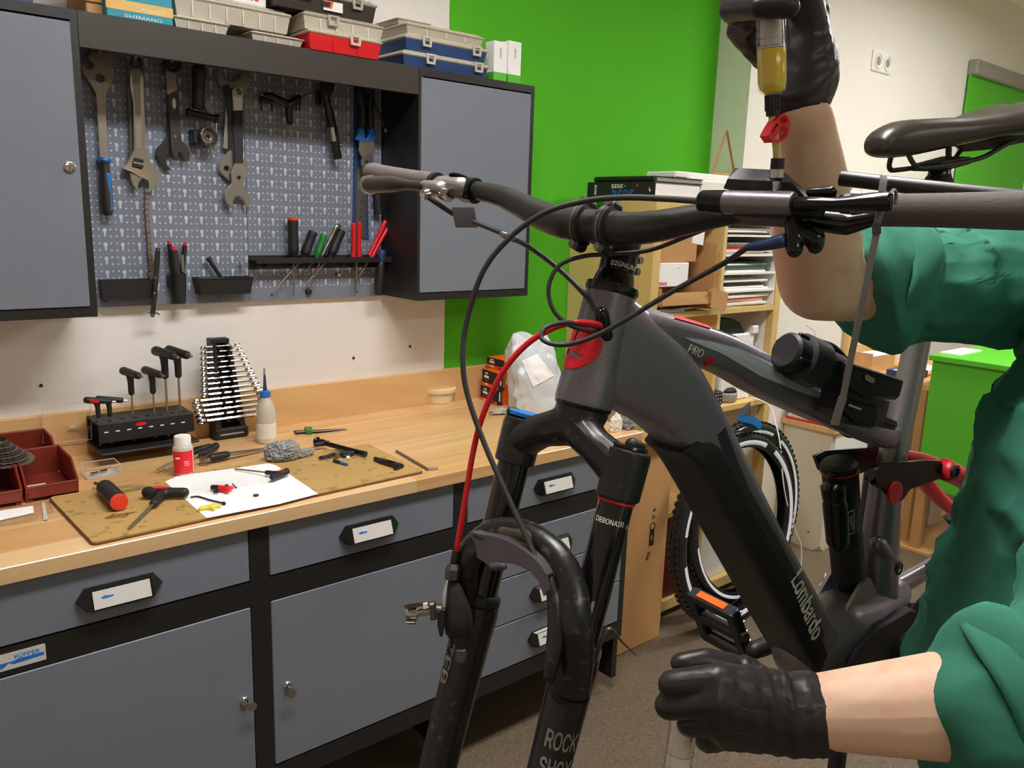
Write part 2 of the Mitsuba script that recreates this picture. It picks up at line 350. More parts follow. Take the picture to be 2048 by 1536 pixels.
mat('peg_panel', 0, .42, spec=.4, fn=f_peg)
for i, (x0, x1) in enumerate(((.443, .8495), (.8505, 1.247))):
    t = thing('perforated_panel', 'grey perforated tool panel, the %s of the two below the beam' % ('left one' if i == 0 else 'right one'), 'tool panel')
    part(t, 'panel', cat([box(x0, x1, PEG, PEG+.002, 1.168, 1.76), box(x0, x1, PEG+.002, YB-.001, 1.168, 1.178), box(x0, x0+.004, PEG+.002, YB-.001, 1.178, 1.76), box(x1-.004, x1, PEG+.002, YB-.001, 1.178, 1.76)]), 'peg_panel', False)
    for x in (x0+.06, x1-.08):
        part(t, 'screw', lathe([(.0035, 0), (.0035, .001), (.002, .002)], (x, PEG, 1.183), (0, -1, 0), 10), 'dark_steel')
# ---------------------------------------------------------------- things on the workbench
def BP(x, y, dz=0): return onZ(x, y, BT+dz)
ORD = ['first', 'second', 'third', 'fourth', 'fifth', 'sixth', 'seventh', 'eighth', 'ninth', 'tenth', 'eleventh', 'twelfth', 'thirteenth', 'fourteenth', 'fifteenth']
UZ = V(0, 0, 1)
def f_mat(p, n, uv):
    c = mikit.mix(lin(172, 136, 78), lin(190, 154, 94), FB(p.x*9, p.y*9, 1.))
    s = FB(p.x*16+3, p.y*30, 5.)
    near = mikit.smoothstep(.24, .02, dr.sqrt(dr.square(p.x-.40)+dr.square((p.y-1.66)*1.2)))
    c = mikit.mix(c, lin(74, 58, 38), mikit.smoothstep(.60, .72, s)*near*.85)
    r = dr.sqrt(dr.square(p.x-.385)+dr.square(p.y-1.60))
    c = mikit.mix(c, lin(84, 62, 40), mikit.smoothstep(.004, .001, dr.abs(r-.014))*mikit.smoothstep(.3, .6, N(p.x*90, p.y*90, 0))*.8)
    return mikit.mix(c, lin(96, 84, 54), mikit.smoothstep(.64, .8, FB(p.x*60, p.y*60, 9.))*.5)
mat('hardboard', 0, .5, spec=.4, fn=f_mat)
mat('hardboard_edge', (96, 62, 36), .7)
t = thing('hardboard_sheet', 'brown oil-stained hardboard sheet lying along the front of the worktop', 'board')
c4 = [V(.311, 1.487, 0), V(1.018, 1.507, 0), V(1.027, 1.775, 0), V(.300, 1.785, 0)]
sh = Polygon([(p[0], p[1]) for p in c4]).buffer(-.012).buffer(.012)
part(t, 'lower_layer', prism(sh, .0035, T_(0, 0, BT)), 'hardboard_edge', False)
part(t, 'upper_layer', prism(sh.buffer(-.0025), .003, T_(0, 0, BT+.0035)), 'hardboard', False)
HB = BT+.0066
def HP(x, y, dz=0): return onZ(x, y, HB+dz)
# transparent film over the worktop's front edge
def film(p2, z, m, name, label, category, h=.0006):
    return solo(name, prism(p2, h, T_(0, 0, z)), m, label, category, False)
# white paper with a grey smudge
pp = [HP(330, 964), HP(352, 954), HP(378, 949), HP(470, 937), HP(536, 927), HP(552, 931), HP(636, 988), HP(560, 1008), HP(413, 1036.5)]
def f_paper(p, n, uv):
    q = onp = dr.sqrt(dr.square((p.x-.60))+dr.square((p.y-1.66)*1.7)); s = mikit.smoothstep(.12, .0, q)*FB(p.x*30, p.y*30, 2.)
    return mikit.mix(lin(238, 236, 235), lin(176, 174, 174), s*.75)
mat('smudged_paper', 0, .8, fn=f_paper)
solo('paper_sheet', prism([(p[0], p[1]) for p in pp], .0008, T_(0, 0, HB)), 'smudged_paper', 'white paper sheet with grey smudges lying on the brown hardboard', 'paper', False)
PPZ = HB+.001
def PP(x, y, dz=0): return onZ(x, y, PPZ+dz)

# T-handle hex keys
def thandle(pfx, c, cross, shaft, L, label, s=1., bit=True, group=None, red=None):
    cross = np.asarray(cross, float)/np.linalg.norm(cross); shaft = np.asarray(shaft, float)/np.linalg.norm(shaft)
    t = thing(pfx, label, 'hex key', group); c = np.asarray(c, float)
    m = flesh([[(c-cross*.040*s, .0105*s), (c-cross*.012*s, .0105*s)], [(c-cross*.015*s, .011*s), (c+cross*.034*s, .0125*s)], [(c+cross*.004*s, .011*s), (c+shaft*.030*s, .0085*s)], [(c+shaft*.028*s, .0085*s), (c+shaft*.058*s, .0085*s)]], .006, 6)
    part(t, 'grip', m, 'black_plastic', True)
    part(t, 'shaft', cyl(c+shaft*.055*s, c+shaft*L, .0032*s, n=6), 'steel', False)
    if bit: part(t, 'short_bit', cyl(c-cross*.045*s, c-cross*.062*s, .0036*s, n=6), 'steel', False)
    sd = np.cross(cross, shaft); sd = sd if sd@(EYE-c) > 0 else -sd
    if red:
        o = c+sd*.0112*s+cross*.008*s
        part(t, 'emblem', prism(affinity.scale(Point(0, 0).buffer(1, 16), .017*s, .0058*s), .0016, frame(o-sd*.0005, cross, np.cross(sd, cross))), 'red_plastic', False, 'red oval emblem')
    return t
# wall-mounted holder with six T-handles
t = thing('hex_key_holder', 'black angled holder for T-handle hex keys against the wooden upstand', 'tool holder')
x0, x1 = .443, .658
part(t, 'front_plate', box(x0, x1, 1.972, 1.976, .868, .914, .0015), 'black_plastic', False)
part(t, 'top_plate', prism(sbox(x0, 1.976, x1, 2.075).difference(unary_union([Point(x, 2.0).buffer(.0055) for x in (.447+.028*i for i in range(8))])), .004, T_(0, 0, .910)), 'black_plastic', False)
part(t, 'base_plate', box(x0-.004, x1, 1.940, 2.075, .848, .853, .002), 'black_plastic', False)
part(t, 'rear_plate', box(x0, x1, 2.0715, 2.0755, .853, .910), 'black_plastic', False)
part(t, 'emblem', prism(affinity.scale(Point(0, 0).buffer(1, 20), .0125, .0042), .0012, frame((.535, 1.972, .904), (1, 0, 0), (0, 0, 1))), 'red_plastic', False, 'red oval emblem')
for i in range(8):
    part(t, 'size_mark', box(.455+i*.0245, .464+i*.0245, 1.9712, 1.972, .893, .8955), 'white_plastic', False)
for i, (x, y, hx, tx, ty, s, rd) in enumerate(((179, 803, 197, 203, 907, .62, 1), (218, 799, 220, 226, 905, .62, 1), (263, 746, 266, 270, 896, .8, 0), (308, 744, 309, 314, 891, .8, 0), (334, 706, 335, 338, 886, .95, 0), (363, 704, 361, 366, 884, .95, 0))):
    a = onY(x, y, 2.0); a[0] = onY(hx, 835, 2.0)[0]; z1 = .858
    cr = (-.95, .3, .12) if rd else (-.25, .95, .05)
    w = ['shortest T-handle hex key, leftmost in the black holder', 'short T-handle hex key, second from the left in the black holder', 'medium T-handle hex key, third from the left in the black holder', 'medium T-handle hex key, fourth from the left in the black holder', 'tall T-handle hex key, second from the right in the black holder', 'tallest T-handle hex key, rightmost in the black holder'][i]
    thandle('hex_key', a, cr, (0, 0, -1), a[2]-z1, w, s, True, None, rd)

# spanner rack
t = thing('spanner_rack', 'black upright plastic rack of combination spanners against the upstand', 'spanner rack')
part(t, 'spine', prism([(.727, .824), (.812, .824), (.808, .862), (.772, 1.078), (.730, 1.081)], .012, frame((0, 2.070, 0), (1, 0, 0), (0, 0, 1)), .002), 'black_plastic', False)
part(t, 'side_rail', prism([(.727, .830), (.744, .830), (.740, 1.070), (.730, 1.070)], .034, frame((0, 2.058, 0), (1, 0, 0), (0, 0, 1)), .002), 'black_plastic', False)
part(t, 'side_rail', prism([(.797, .830), (.812, .830), (.778, 1.066), (.766, 1.066)], .030, frame((0, 2.058, 0), (1, 0, 0), (0, 0, 1)), .002), 'black_plastic', False)
part(t, 'foot', box(.725, .815, 2.022, 2.058, BT+.0005, .850, .005), 'black_plastic', False)
part(t, 'top_cap', box(.728, .775, 2.03, 2.058, 1.068, 1.082, .003), 'black_plastic', False)
part(t, 'foot_groove', box(.738, .800, 2.0205, 2.022, .832, .836), 'grey_plastic', False)
def spanner(L, w):
    a, b = -L/2, L/2
    shank = Polygon([(a+w, -w*.36), (b-w, -w*.42), (b-w, w*.42), (a+w, w*.36)])
    ring = Point(a+w*.75, 0).buffer(w*.78).difference(Point(a+w*.75, 0).buffer(w*.48, 3))
    jaw = Point(b-w*.85, 0).buffer(w*1.0, 8).difference(affinity.rotate(sbox(b-w*.95, -w*.42, b+w, w*.42), 15, origin=(b-w*.85, 0)))
    return prism(unary_union([shank.difference(Point(a+w*.75, 0).buffer(w*.48, 3)), ring, jaw]), w*.34)
n = 15
for i in range(n):
    f = i/(n-1)
    z = 1.064-.187*f; xl = .700-.010*f if i < 10 else .672+(i-10)*.0025; xr = .800+.062*min(1, f*1.35)+.022*max(0, f-.6)
    w = .0085+.0085*f
    m = spanner(xr-xl, w); ang = .95
    m = mv(m, frame(((xl+xr)/2, 2.030-.003*f, z), (1, 0, .0), (0, -math.sin(ang), math.cos(ang)*.9)))
    solo('combination_spanner', m, 'chrome', 'chrome combination spanner, %s from the top of the black rack' % ORD[i], 'spanner', False)
    for q in (-.012, .014):
        part(t, 'prong', box((.757+.012*f)+q-.004, (.757+.012*f)+q+.004, 2.006, 2.032, z-.0060, z-.0035), 'black_plastic', False) if i % 2 == 0 else None

# squeeze bottle
mat('frosted', (198, 190, 172), .35, spec=.5)
o = onY(533, 882, 1.947); o[2] = BT
t = thing('squeeze_bottle', 'frosted squeeze bottle with blue cap and pointed blue nozzle', 'bottle')
part(t, 'body', lathe([(0, 0), (.0225, 0), (.0245, .003), (.0245, .072), (.0225, .088), (.017, .104), (.011, .116), (.0105, .124)], o, n=36), 'frosted', True)
part(t, 'liquid_stain', lathe([(.0247, .012), (.02475, .014), (.02475, .05), (.0247, .052)], o, n=36), 'cream_paper', True)
k = part(t, 'cap', lathe([(.0125, .119), (.0135, .121), (.0135, .131), (.0125, .134), (.006, .136)], o, n=20), 'logo_blue', 30)
part(k, 'nozzle', lathe([(.006, .136), (.005, .14), (.0022, .178), (.0018, .182), (.0, .182)], o, n=16), 'navy', 30)
part(k, 'tip_cap', lathe([(.0026, .176), (.003, .178), (.0026, .192), (.0, .193)], o, n=12), 'grey_plastic', 30)

# red and white bottle
o = HP(368, 946)
t = thing('fluid_bottle', 'small red-labelled plastic bottle with a white screw cap on the hardboard', 'bottle')
part(t, 'body', lathe([(0, 0), (.0195, 0), (.0215, .003), (.0215, .058), (.0195, .0635), (.0165, .066)], o, n=36), 'frosted', True)
for a0, a1 in ((.35, 2.55), (2.85, 5.9)):
    part(t, 'label_wrap', rings([[o+UZ*z+.0219*V(math.cos(a), math.sin(a), 0) for z in (.004, .055)]+[o+UZ*z+.0215*V(math.cos(a), math.sin(a), 0) for z in (.055, .004)] for a in np.linspace(a0+2.9, a1+2.9, 24)], 4), 'red_bright', 40, 'red printed label')
k = part(t, 'cap', lathe([(.0165, .065), (.0178, .066), (.0178, .083), (.0165, .086), (0, .087)], o, n=36), 'white_plastic', 30)
va = (EYE-o); va[2] = 0; va /= np.linalg.norm(va); sa = np.cross(UZ, va)
part(t, 'print_block', box(-.006, .006, 0, .0006, -.0025, .0025) if 0 else prism(sbox(-.005, -.002, .005, .002), .0005, frame(o+va*.0188+UZ*.040-sa*.0112, sa*.86+va*.5, UZ)), 'cream_paper', False)
for j in range(3):
    part(t, 'print_line', prism(sbox(-.005, -.0006, .005, .0006), .0004, frame(o+va*.0212+UZ*(.032-.004*j)+sa*.0065, sa*.95-va*.3, UZ)), 'cream_paper', False)

# parts bins
def f_bin(p, n, uv): return mikit.mix(lin(112, 36, 22), lin(128, 46, 30), FB(p.x*20, p.y*20, p.z*20))
mat('bin_red', 0, .38, fn=f_bin)
def parts_bin(x0, x1, y0, y1, zb, h, lip, label):
    t = thing('parts_bin', label, 'parts bin'); w = .0035
    ym = y0+(y1-y0)*.28
    prof = [(y0, zb), (y1, zb), (y1, zb+h), (ym, zb+h), (y0+.004, zb+lip+.006), (y0-.004, zb+lip)]
    part(t, 'floor', box(x0+.006, x1-.006, y0+.006, y1, zb+.001, zb+.006), 'bin_red', False)
    for x in (x0, x1-w): part(t, 'side_wall', prism(prof, w, frame((x, 0, 0), (0, 1, 0), (0, 0, 1))), 'bin_red', False)
    part(t, 'rear_wall', box(x0+w, x1-w, y1-w, y1, zb+.006, zb+h), 'bin_red', False)
    part(t, 'front_lip', box(x0+w, x1-w, y0-.004, y0+.001, zb+.004, zb+lip, .001), 'bin_red', False)
    rim = cat([tube([(x, y1, zb+h), (x, ym, zb+h), (x, y0-.003, zb+lip+.002)], .0026, 8, smooth=0) for x in (x0+.0015, x1-.0015)]+[tube([(x0, y0-.003, zb+lip+.001), (x1, y0-.003, zb+lip+.001)], .0028, 8, smooth=0), tube([(x0, y1, zb+h), (x1, y1, zb+h)], .0026, 8, smooth=0)])
    part(t, 'rim', rim, 'bin_red', 40)
    part(t, 'foot', cat([box(x0+.002, x0+.012, y0, y1, zb-.004, zb+.001), box(x1-.012, x1-.002, y0, y1, zb-.004, zb+.001)]), 'bin_red', False)
    return t
zb = BT+.0045
parts_bin(.262, .357, 1.787, 1.944, zb, .062, .026, 'dark red open-front parts bin holding small parts, at the right front of the group')
parts_bin(.160, .256, 1.782, 1.940, zb, .062, .026, 'dark red open-front parts bin underneath the bicycle cassette')
parts_bin(.250, .352, 1.955, 2.070, zb, .072, .045, 'dark red parts bin standing behind the others against the upstand')
o = V(.30, 1.83, zb+.0062)
solo('spare_card', box(.273, .309, 1.815, 1.850, zb+.0065, zb+.012, .001), 'cream_paper', 'small cream card lying in the dark red parts bin', 'card')
solo('spare_bolt', tube([V(.292, 1.803, zb+.010), V(.335, 1.815, zb+.010)], [.0028, .0022], 8, smooth=0), 'chrome', 'thin bright metal pin lying in the dark red parts bin', 'pin')
solo('round_plug', lathe([(.008, 0), (.009, .002), (.008, .006), (0, .007)], V(.284, 1.803, zb+.0063)), 'black_gloss', 'round black plug lying in the dark red parts bin', 'plug')
solo('spare_clip', cat([bend_ring(.006, .002, V(.333, 1.832, zb+.009), (0, .3, 1)), box(.336, .350, 1.828, 1.834, zb+.0064, zb+.011, .001)]), 'black_plastic', 'black clip lying at the right side inside the dark red parts bin', 'clip')
# cassette
c = V(.232, 1.893, zb+.071); ax = V(.10, -.06, 1)
t = thing('bicycle_cassette', 'worn grey bicycle cassette lying on top of the dark red parts bins', 'cassette')
def sprocket(R, nt, hole, th):
    a = np.linspace(0, 2*np.pi, nt*4, endpoint=False); r = np.tile([R-.0035, R-.0008, R, R-.0022], nt)
    return prism(Polygon(np.c_[r*np.cos(a), r*np.sin(a)]).difference(Point(0, 0).buffer(hole)), th)
u, v, d = basis(ax)
part(t, 'large_disc', mv(sprocket(.070, 46, .018, .002), frame(c-d*.005, u, v)), 'old_steel', False)
for i in range(9):
    part(t, 'sprocket', mv(sprocket(.060-.005*i, 30-2*i, .016, .0022), frame(c+d*(.0005+.0038*i), u, v)), 'dark_steel' if i % 2 else 'old_steel', False)
part(t, 'carrier', lathe([(.018, -.004), (.0185, .034), (.0165, .036), (.0165, -.004)], c, ax), 'dark_steel')

# clear bags and blister
mat('film', (235, 235, 235), .1); scene['mat_film'] = {'type': 'thindielectric', 'int_ior': 1.3}
def f_bag(p, n, uv): return mikit.mix(lin(196, 170, 132), lin(226, 214, 196), FB(p.x*26, p.y*26, p.z*26))
mat('bag_haze', 0, .3, spec=.6, fn=f_bag)
P = [onY(85, 812, 2.062), onY(183, 804, 2.062), onY(185, 880, 2.062), onY(86, 888, 2.062)]
t = thing('clear_blister', 'clear plastic sheet standing against the wooden upstand beside the hex key holder', 'plastic sheet')
q = [(p[0], p[2]) for p in P]
part(t, 'sheet', prism(q, .0008, frame((0, 2.066, 0), (1, 0, 0), (0, 0, 1))), 'film', False)
part(t, 'rim', prism(Polygon(q).difference(Polygon(q).buffer(-.0018)), .0015, frame((0, 2.0665, 0), (1, 0, 0), (0, 0, 1))), 'frosted', False)
part(t, 'smear', prism(affinity.translate(affinity.scale(Point(0, 0).buffer(1), .012, .0035), onY(150, 853, 2.06)[0], onY(150, 853, 2.06)[2]), .0006, frame((0, 2.0645, 0), (1, 0, 0), (0, 0, 1))), 'cream_paper', False)
t = thing('clear_box', 'small clear plastic box with silver bits beside the hex key holder', 'plastic box')
x0, x1, y0, y1 = .392, .462, 1.872, 1.930
part(t, 'walls', prism(sbox(x0, y0, x1, y1).difference(sbox(x0+.001, y0+.001, x1-.001, y1-.001)), .022, T_(0, 0, BT+.0005)), 'film', False)
part(t, 'base', box(x0, x1, y0, y1, BT+.0002, BT+.001), 'frosted', False)
part(t, 'upper_rim', prism(sbox(x0, y0, x1, y1).difference(sbox(x0+.0016, y0+.0016, x1-.0016, y1-.0016)), .0015, T_(0, 0, BT+.0225)), 'frosted', False)
for a, b in ((.404, 1.895), (.424, 1.902)):
    solo('silver_bit', tube([V(a, b, BT+.005), V(a+.016, b+.005, BT+.005)], [.004, .0035], 10, smooth=0), 'chrome', 'silver metal bit inside the clear box, %s of the two' % ('left' if a < .41 else 'right'), 'metal bit')
t = thing('zip_bag', 'clear zip bag with a white printed slip at the front left of the worktop', 'plastic bag')
g = [BP(-40, 1062), BP(-30, 1022), BP(100, 1003), BP(112, 1037)]
part(t, 'bag', prism([(p[0], p[1]) for p in g], .0016, T_(0, 0, BT+.0004), .0004), 'film', False)
g = [BP(-30, 1050), BP(-25, 1028), BP(66, 1014), BP(68, 1028)]
part(t, 'slip', prism([(p[0], p[1]) for p in g], .0006, T_(0, 0, BT+.0022)), 'white_paper', False)
g = [BP(83, 1009), BP(90, 1007.5), BP(96, 1041), BP(88, 1043)]
part(t, 'seal', prism([(p[0], p[1]) for p in g], .0009, T_(0, 0, BT+.0022)), 'frosted', False)

# screwdriver with orange end
a, b, e = HP(190, 961, .011), HP(207, 972, .015), HP(238, 1004, .018)
dirn = (e-b)/np.linalg.norm(e-b)
t = thing('screwdriver', 'stubby screwdriver with black grip and orange end cap on the hardboard', 'screwdriver')
part(t, 'shaft', cyl(a-V(0, 0, .006), b, .0035, n=10), 'dark_steel')
part(t, 'grip', tube([b-dirn*.004, b+dirn*.008, b+dirn*.022, e-dirn*.012, e-dirn*.001], [.0095, .0145, .0165, .0172, .0165], 20, 6), 'black_plastic', True)
part(t, 'end_cap', tube([e-dirn*.001, e+dirn*.003, e+dirn*.0045], [.0165, .0162, .013], 20, 0), 'orange_cap', 30)
# T-handle on the hardboard
c = HP(329, 985, .0135); tip = HP(258, 1057, .004); sv = tip-c
cr = HP(362, 983, .0135)-HP(292, 983, .0135)
thandle('hex_key', c, -cr, sv, np.linalg.norm(sv), 'T-handle hex key lying at the front of the hardboard, left of the white paper', .95, False, None, 1)
c = PP(560, 948, .012); sv = PP(470, 938, .003)-c
cr = PP(586, 940, .012)-PP(545, 957, .012)
thandle('hex_key', c, cr, sv, np.linalg.norm(sv), 'small T-handle hex key lying across the rear right edge of the white paper', .62, False, None, 1)
# loose T-handle pair behind the red bottle, flex-head spanner
c = BP(410, 898, .012)
for i, (px, py) in enumerate(((314, 939), (328, 938))):
    q = c+V(-.012+.022*i, .004-.012*i, 0); tp = HP(px, py, .004); sv = tp-q
    thandle('hex_key', q, (.75, .1, .02) if i == 0 else (.55, .45, .02), sv, np.linalg.norm(sv), ['T-handle hex key behind the red bottle, the rear one of the pair', 'T-handle hex key behind the red bottle, the front one of the pair'][i], .72, i == 0)
a, b, e = HP(410, 918, .008), HP(455, 909, .008), BP(545, 896, .006)
t = thing('flex_spanner', 'flex-head ratchet spanner with a long steel shank lying behind the paper', 'spanner')
d = (b-a)/np.linalg.norm(b-a); s2 = np.cross(UZ, d)
part(t, 'head', mv(prism(Point(0, 0).buffer(.013).difference(Point(0, 0).buffer(.006)), .009, None, .001), frame(a-UZ*.005, d, s2)), 'steel', False)
part(t, 'sleeve', tube([a+d*.010, a+d*.02, b-d*.005, b+d*.004], [.0065, .0092, .0088, .006], 14, 5), 'black_plastic', True)
part(t, 'shank', tube([b, (b+e)/2, e+(e-b)*.2], [.0052, .0042, .0036], 10, 0, ), 'steel')

# bits on the white paper
o = PP(447, 977, .008)
t = thing('caliper_bracket', 'small red anodised brake bracket with black bolt on the white paper', 'brake bracket')
ex, ey = V(.78, .62, 0), V(-.62, .78, 0)
part(t, 'body', flesh([[(o+ey*.010, .006), (o-ey*.004, .0072)], [(o-ey*.004, .0072), (o-ey*.014+ex*.008, .004)], [(o-ey*.004, .0072), (o-ey*.016-ex*.009, .004)], [(o, .006), (o+ex*.010+ey*.0, .005)]], .004, 4), 'red_bright', True)
part(t, 'bolt', cyl(o+ey*.010, o+ey*.027, .0062, .0052, 14), 'black_plastic')
part(t, 'ring', bend_ring(.0042, .0016, o+ex*-.012+ey*.010-UZ*.004, UZ, 20, 8), 'black_plastic')
part(t, 'screw', cyl(o-ey*.006+UZ*.0055, o-ey*.009+UZ*.0085, .0032, n=10), 'dark_steel')
a, b = PP(465, 967, .0012), PP(471, 974, .0016)
solo('tiny_screw', cat([cyl(a, b, .0011, n=8), cyl(b, b+(b-a)*.2, .002, n=8)]), 'dark_steel', 'tiny grey screw beside the red bracket on the white paper', 'screw')
solo('sealing_ring', bend_ring(.0045, .0016, PP(512, 990.5, .0018), UZ, 24, 8), 'dark_steel', 'small grey sealing ring on the right of the white paper', 'ring')
solo('black_pin', cat([tube([PP(381, 994.5, .0018), PP(396, 993, .002), PP(420, 1000, .0026), PP(447, 1006.5, .0026)], .0017, 8), balls((PP(447, 1006.5, .0034), .0036), (PP(449, 1007, .0034), .0030))]), 'black_plastic', 'bent black pin with a round head on the front left of the white paper', 'pin')
o = PP(420, 1015, .004)
solo('pad_spacer', flesh([[(o+V(-.018, .003, 0), .004), (o+V(.018, -.001, 0), .004)], [(o+V(-.014, .004, 0), .005), (o+V(.010, .004, 0), .005)], [(o, .004), (o+V(.003, -.012, 0), .0032)]], .004, 3), 'yellow', 'yellow plastic brake pad spacer at the front left of the white paper', 'spacer', True)
# grey rag
def blobmesh(c, r, seed, amp, n=3, flat=None, freq=5., fold=0.):
    m = trimesh.creation.icosphere(n+1); v = m.vertices.copy()
    d = meshkit.fbm(v*freq/2+10+seed, 4, seed)-.5; f = np.abs(meshkit.noise(v*freq*.8+3+seed, seed+5)-.5)*2
    v = v*(1+amp*d[:, None]-fold*(1-np.minimum(1, f*5))[:, None])*np.asarray(r); v += np.asarray(c)
    if flat is not None: v[:, 2] = np.maximum(v[:, 2], flat)
    m.vertices = v; return m
def f_rag(p, n, uv): return mikit.mix(lin(128, 126, 124), lin(160, 158, 155), FB(p.x*70, p.y*70, p.z*70))
mat('rag', 0, .9, fn=f_rag, sheen=.3)
c = HP(566, 912, .006)
solo('rag', cat([blobmesh(c+V(0, .002, .010), (.044, .040, .026), 3, .55, 4, HB+.0005, 6, .16), blobmesh(c+V(.040, -.012, .002), (.034, .014, .012), 9, .5, 3, HB+.0005, 6, .15)]), 'rag', 'crumpled grey rag lying at the rear edge of the hardboard', 'rag', True)
# folding hex set
a, b = BP(592, 862, .006), BP(694, 858, .006); d = (b-a)/np.linalg.norm(b-a); s2 = np.cross(UZ, d)
t = thing('hex_key_set', 'set of L-shaped hex keys in a green plastic clip at the back of the worktop', 'hex key set')
for i in range(7):
    q = a+s2*(.012-.0042*i)+UZ*(-.0035+.0006*i); L = np.linalg.norm(b-a)*(1-.085*i)
    part(t, 'key', tube([q-s2*(.018-.0015*i)+d*.004, q-s2*.004+d*.0, q+d*.008, q+d*L], .0023-.0001*i, 6, 4), 'dark_steel')
q = a+d*.032+UZ*.002
part(t, 'clip', mv(prism([(-.010, .016), (.011, .016), (.008, -.022), (-.006, -.022)], .013, None, .0015), frame(q-UZ*.008, d, s2)), 'green_plastic', False)
# black axle tool
a, b = HP(632, 882, .011), HP(731, 908, .008); d = (b-a)/np.linalg.norm(b-a)
t = thing('thru_axle', 'black bicycle thru axle with lever head lying behind the levers', 'axle')
part(t, 'shaft', cat([cyl(a+d*.03, b, .0062, n=18), cyl(b-d*.012, b+d*.001, .0068, n=18)]), 'black_gloss')
part(t, 'head', lathe([(0, 0), (.011, .001), (.0115, .005), (.008, .009), (.0065, .016), (.009, .019), (.009, .026), (.0064, .03)], a, d, 22), 'black_gloss')
s2 = np.cross(UZ, d)
part(t, 'lever_stub', flesh([[(a+d*.028, .0075), (a+d*.018-s2*.020-UZ*.002, .0045)], [(a+d*.028, .007), (a+d*.030+s2*.012, .004)]], .004, 3), 'black_plastic', True)
a, b = HP(643, 915, .006), HP(708, 905, .008)
t = thing('brake_lever_blade', 'black brake lever blade with a silver sticker lying in front of the axle', 'lever')
m = (a+b)/2
part(t, 'blade', tube([a, a*.7+m*.3+UZ*.001, m+V(0, .006, .002), b], [.0055, .0045, .0065, .007], 12, 6, .7), 'dark_rubber', True)
part(t, 'eye', bend_ring(.0048, .0022, a, UZ, 20, 8), 'black_plastic')
part(t, 'pivot', cyl(m+V(-.004, -.003, -.004), m+V(-.004, -.003, .0085), .006, n=16), 'old_steel')
part(t, 'sticker', box(-.008, .008, -.004, .004, 0, .001) if 0 else prism(sbox(-.0045, -.003, .0045, .003), .0008, frame(HP(696, 914, .009), V(1, .1, 0), V(0, .4, .9))), 'white_plastic', False)
part(t, 'clamp_half', box(*sum([[HP(693, 914)[i]-s, HP(693, 914)[i]+s] for i, s in ((0, .012), (1, .006))], []), HB+.0003, HB+.0085, .002), 'black_plastic')
a, b = HP(668, 921, .004), HP(695, 929, .0035)
t = thing('barb_fitting', 'tiny black and blue hose fitting beside the lever blade on the hardboard', 'fitting')
part(t, 'stem', tube([a, a*.5+b*.5], [.0042, .003], 10, 0), 'black_plastic')
part(t, 'blue_end', tube([a*.5+b*.5, b], [.0034, .003], 10, 0), 'logo_blue')
part(t, 'spring', cat([bend_ring(.003, .0008, a+V(-.002, -.006, -.002), (1, .4, .3), 14, 6), bend_ring(.003, .0008, a+V(.002, -.009, -.002), (1, .4, .3), 14, 6)]), 'dark_steel')
a, b = HP(748, 917, .006), HP(802, 933, .006); d = (b-a)/np.linalg.norm(b-a)
t = thing('plastic_clip', 'flat black wedge-shaped plastic clip at the right of the hardboard', 'clip')
s2 = np.cross(UZ, d); L = np.linalg.norm(b-a)
part(t, 'body', mv(prism(Polygon([(0, .003), (L*.3, .009), (L, .0095), (L, -.0085), (L*.3, -.008), (0, -.002)]).difference(sbox(L*.50, -.003, L*.72, .004)), .010, None, .002), frame(a-UZ*.0055, d, s2)), 'black_plastic', False)
part(t, 'hook', bend_ring(.005, .0022, b+d*-.004-s2*.011-UZ*.003, UZ, 18, 8), 'black_plastic')
a, b, e = BP(793, 902, .0032), BP(855, 938, .0032), BP(876, 936.5, .0032)
solo('hex_key_bar', tube([a, b*.94+a*.06, b, b*.5+e*.5, e], .0032, 6, 4), 'old_steel', 'single L-shaped hex key lying on the worktop right of the hardboard', 'hex key', 30)
# round tub
mat('translucent', (228, 214, 172), .3, spec=.5)
o = BP(877, 803)
t = thing('plastic_tub', 'round translucent yellowish tub with lid beside the orange boxes', 'tub')
part(t, 'cup', lathe([(0, 0), (.040, 0), (.0425, .003), (.048, .038), (.046, .038), (.040, .004)], o, n=40), 'translucent', 30)
part(t, 'lid', lathe([(.0495, .033), (.0545, .036), (.0545, .046), (.052, .047), (.047, .044), (0, .044)], o, n=40), 'translucent', 30)
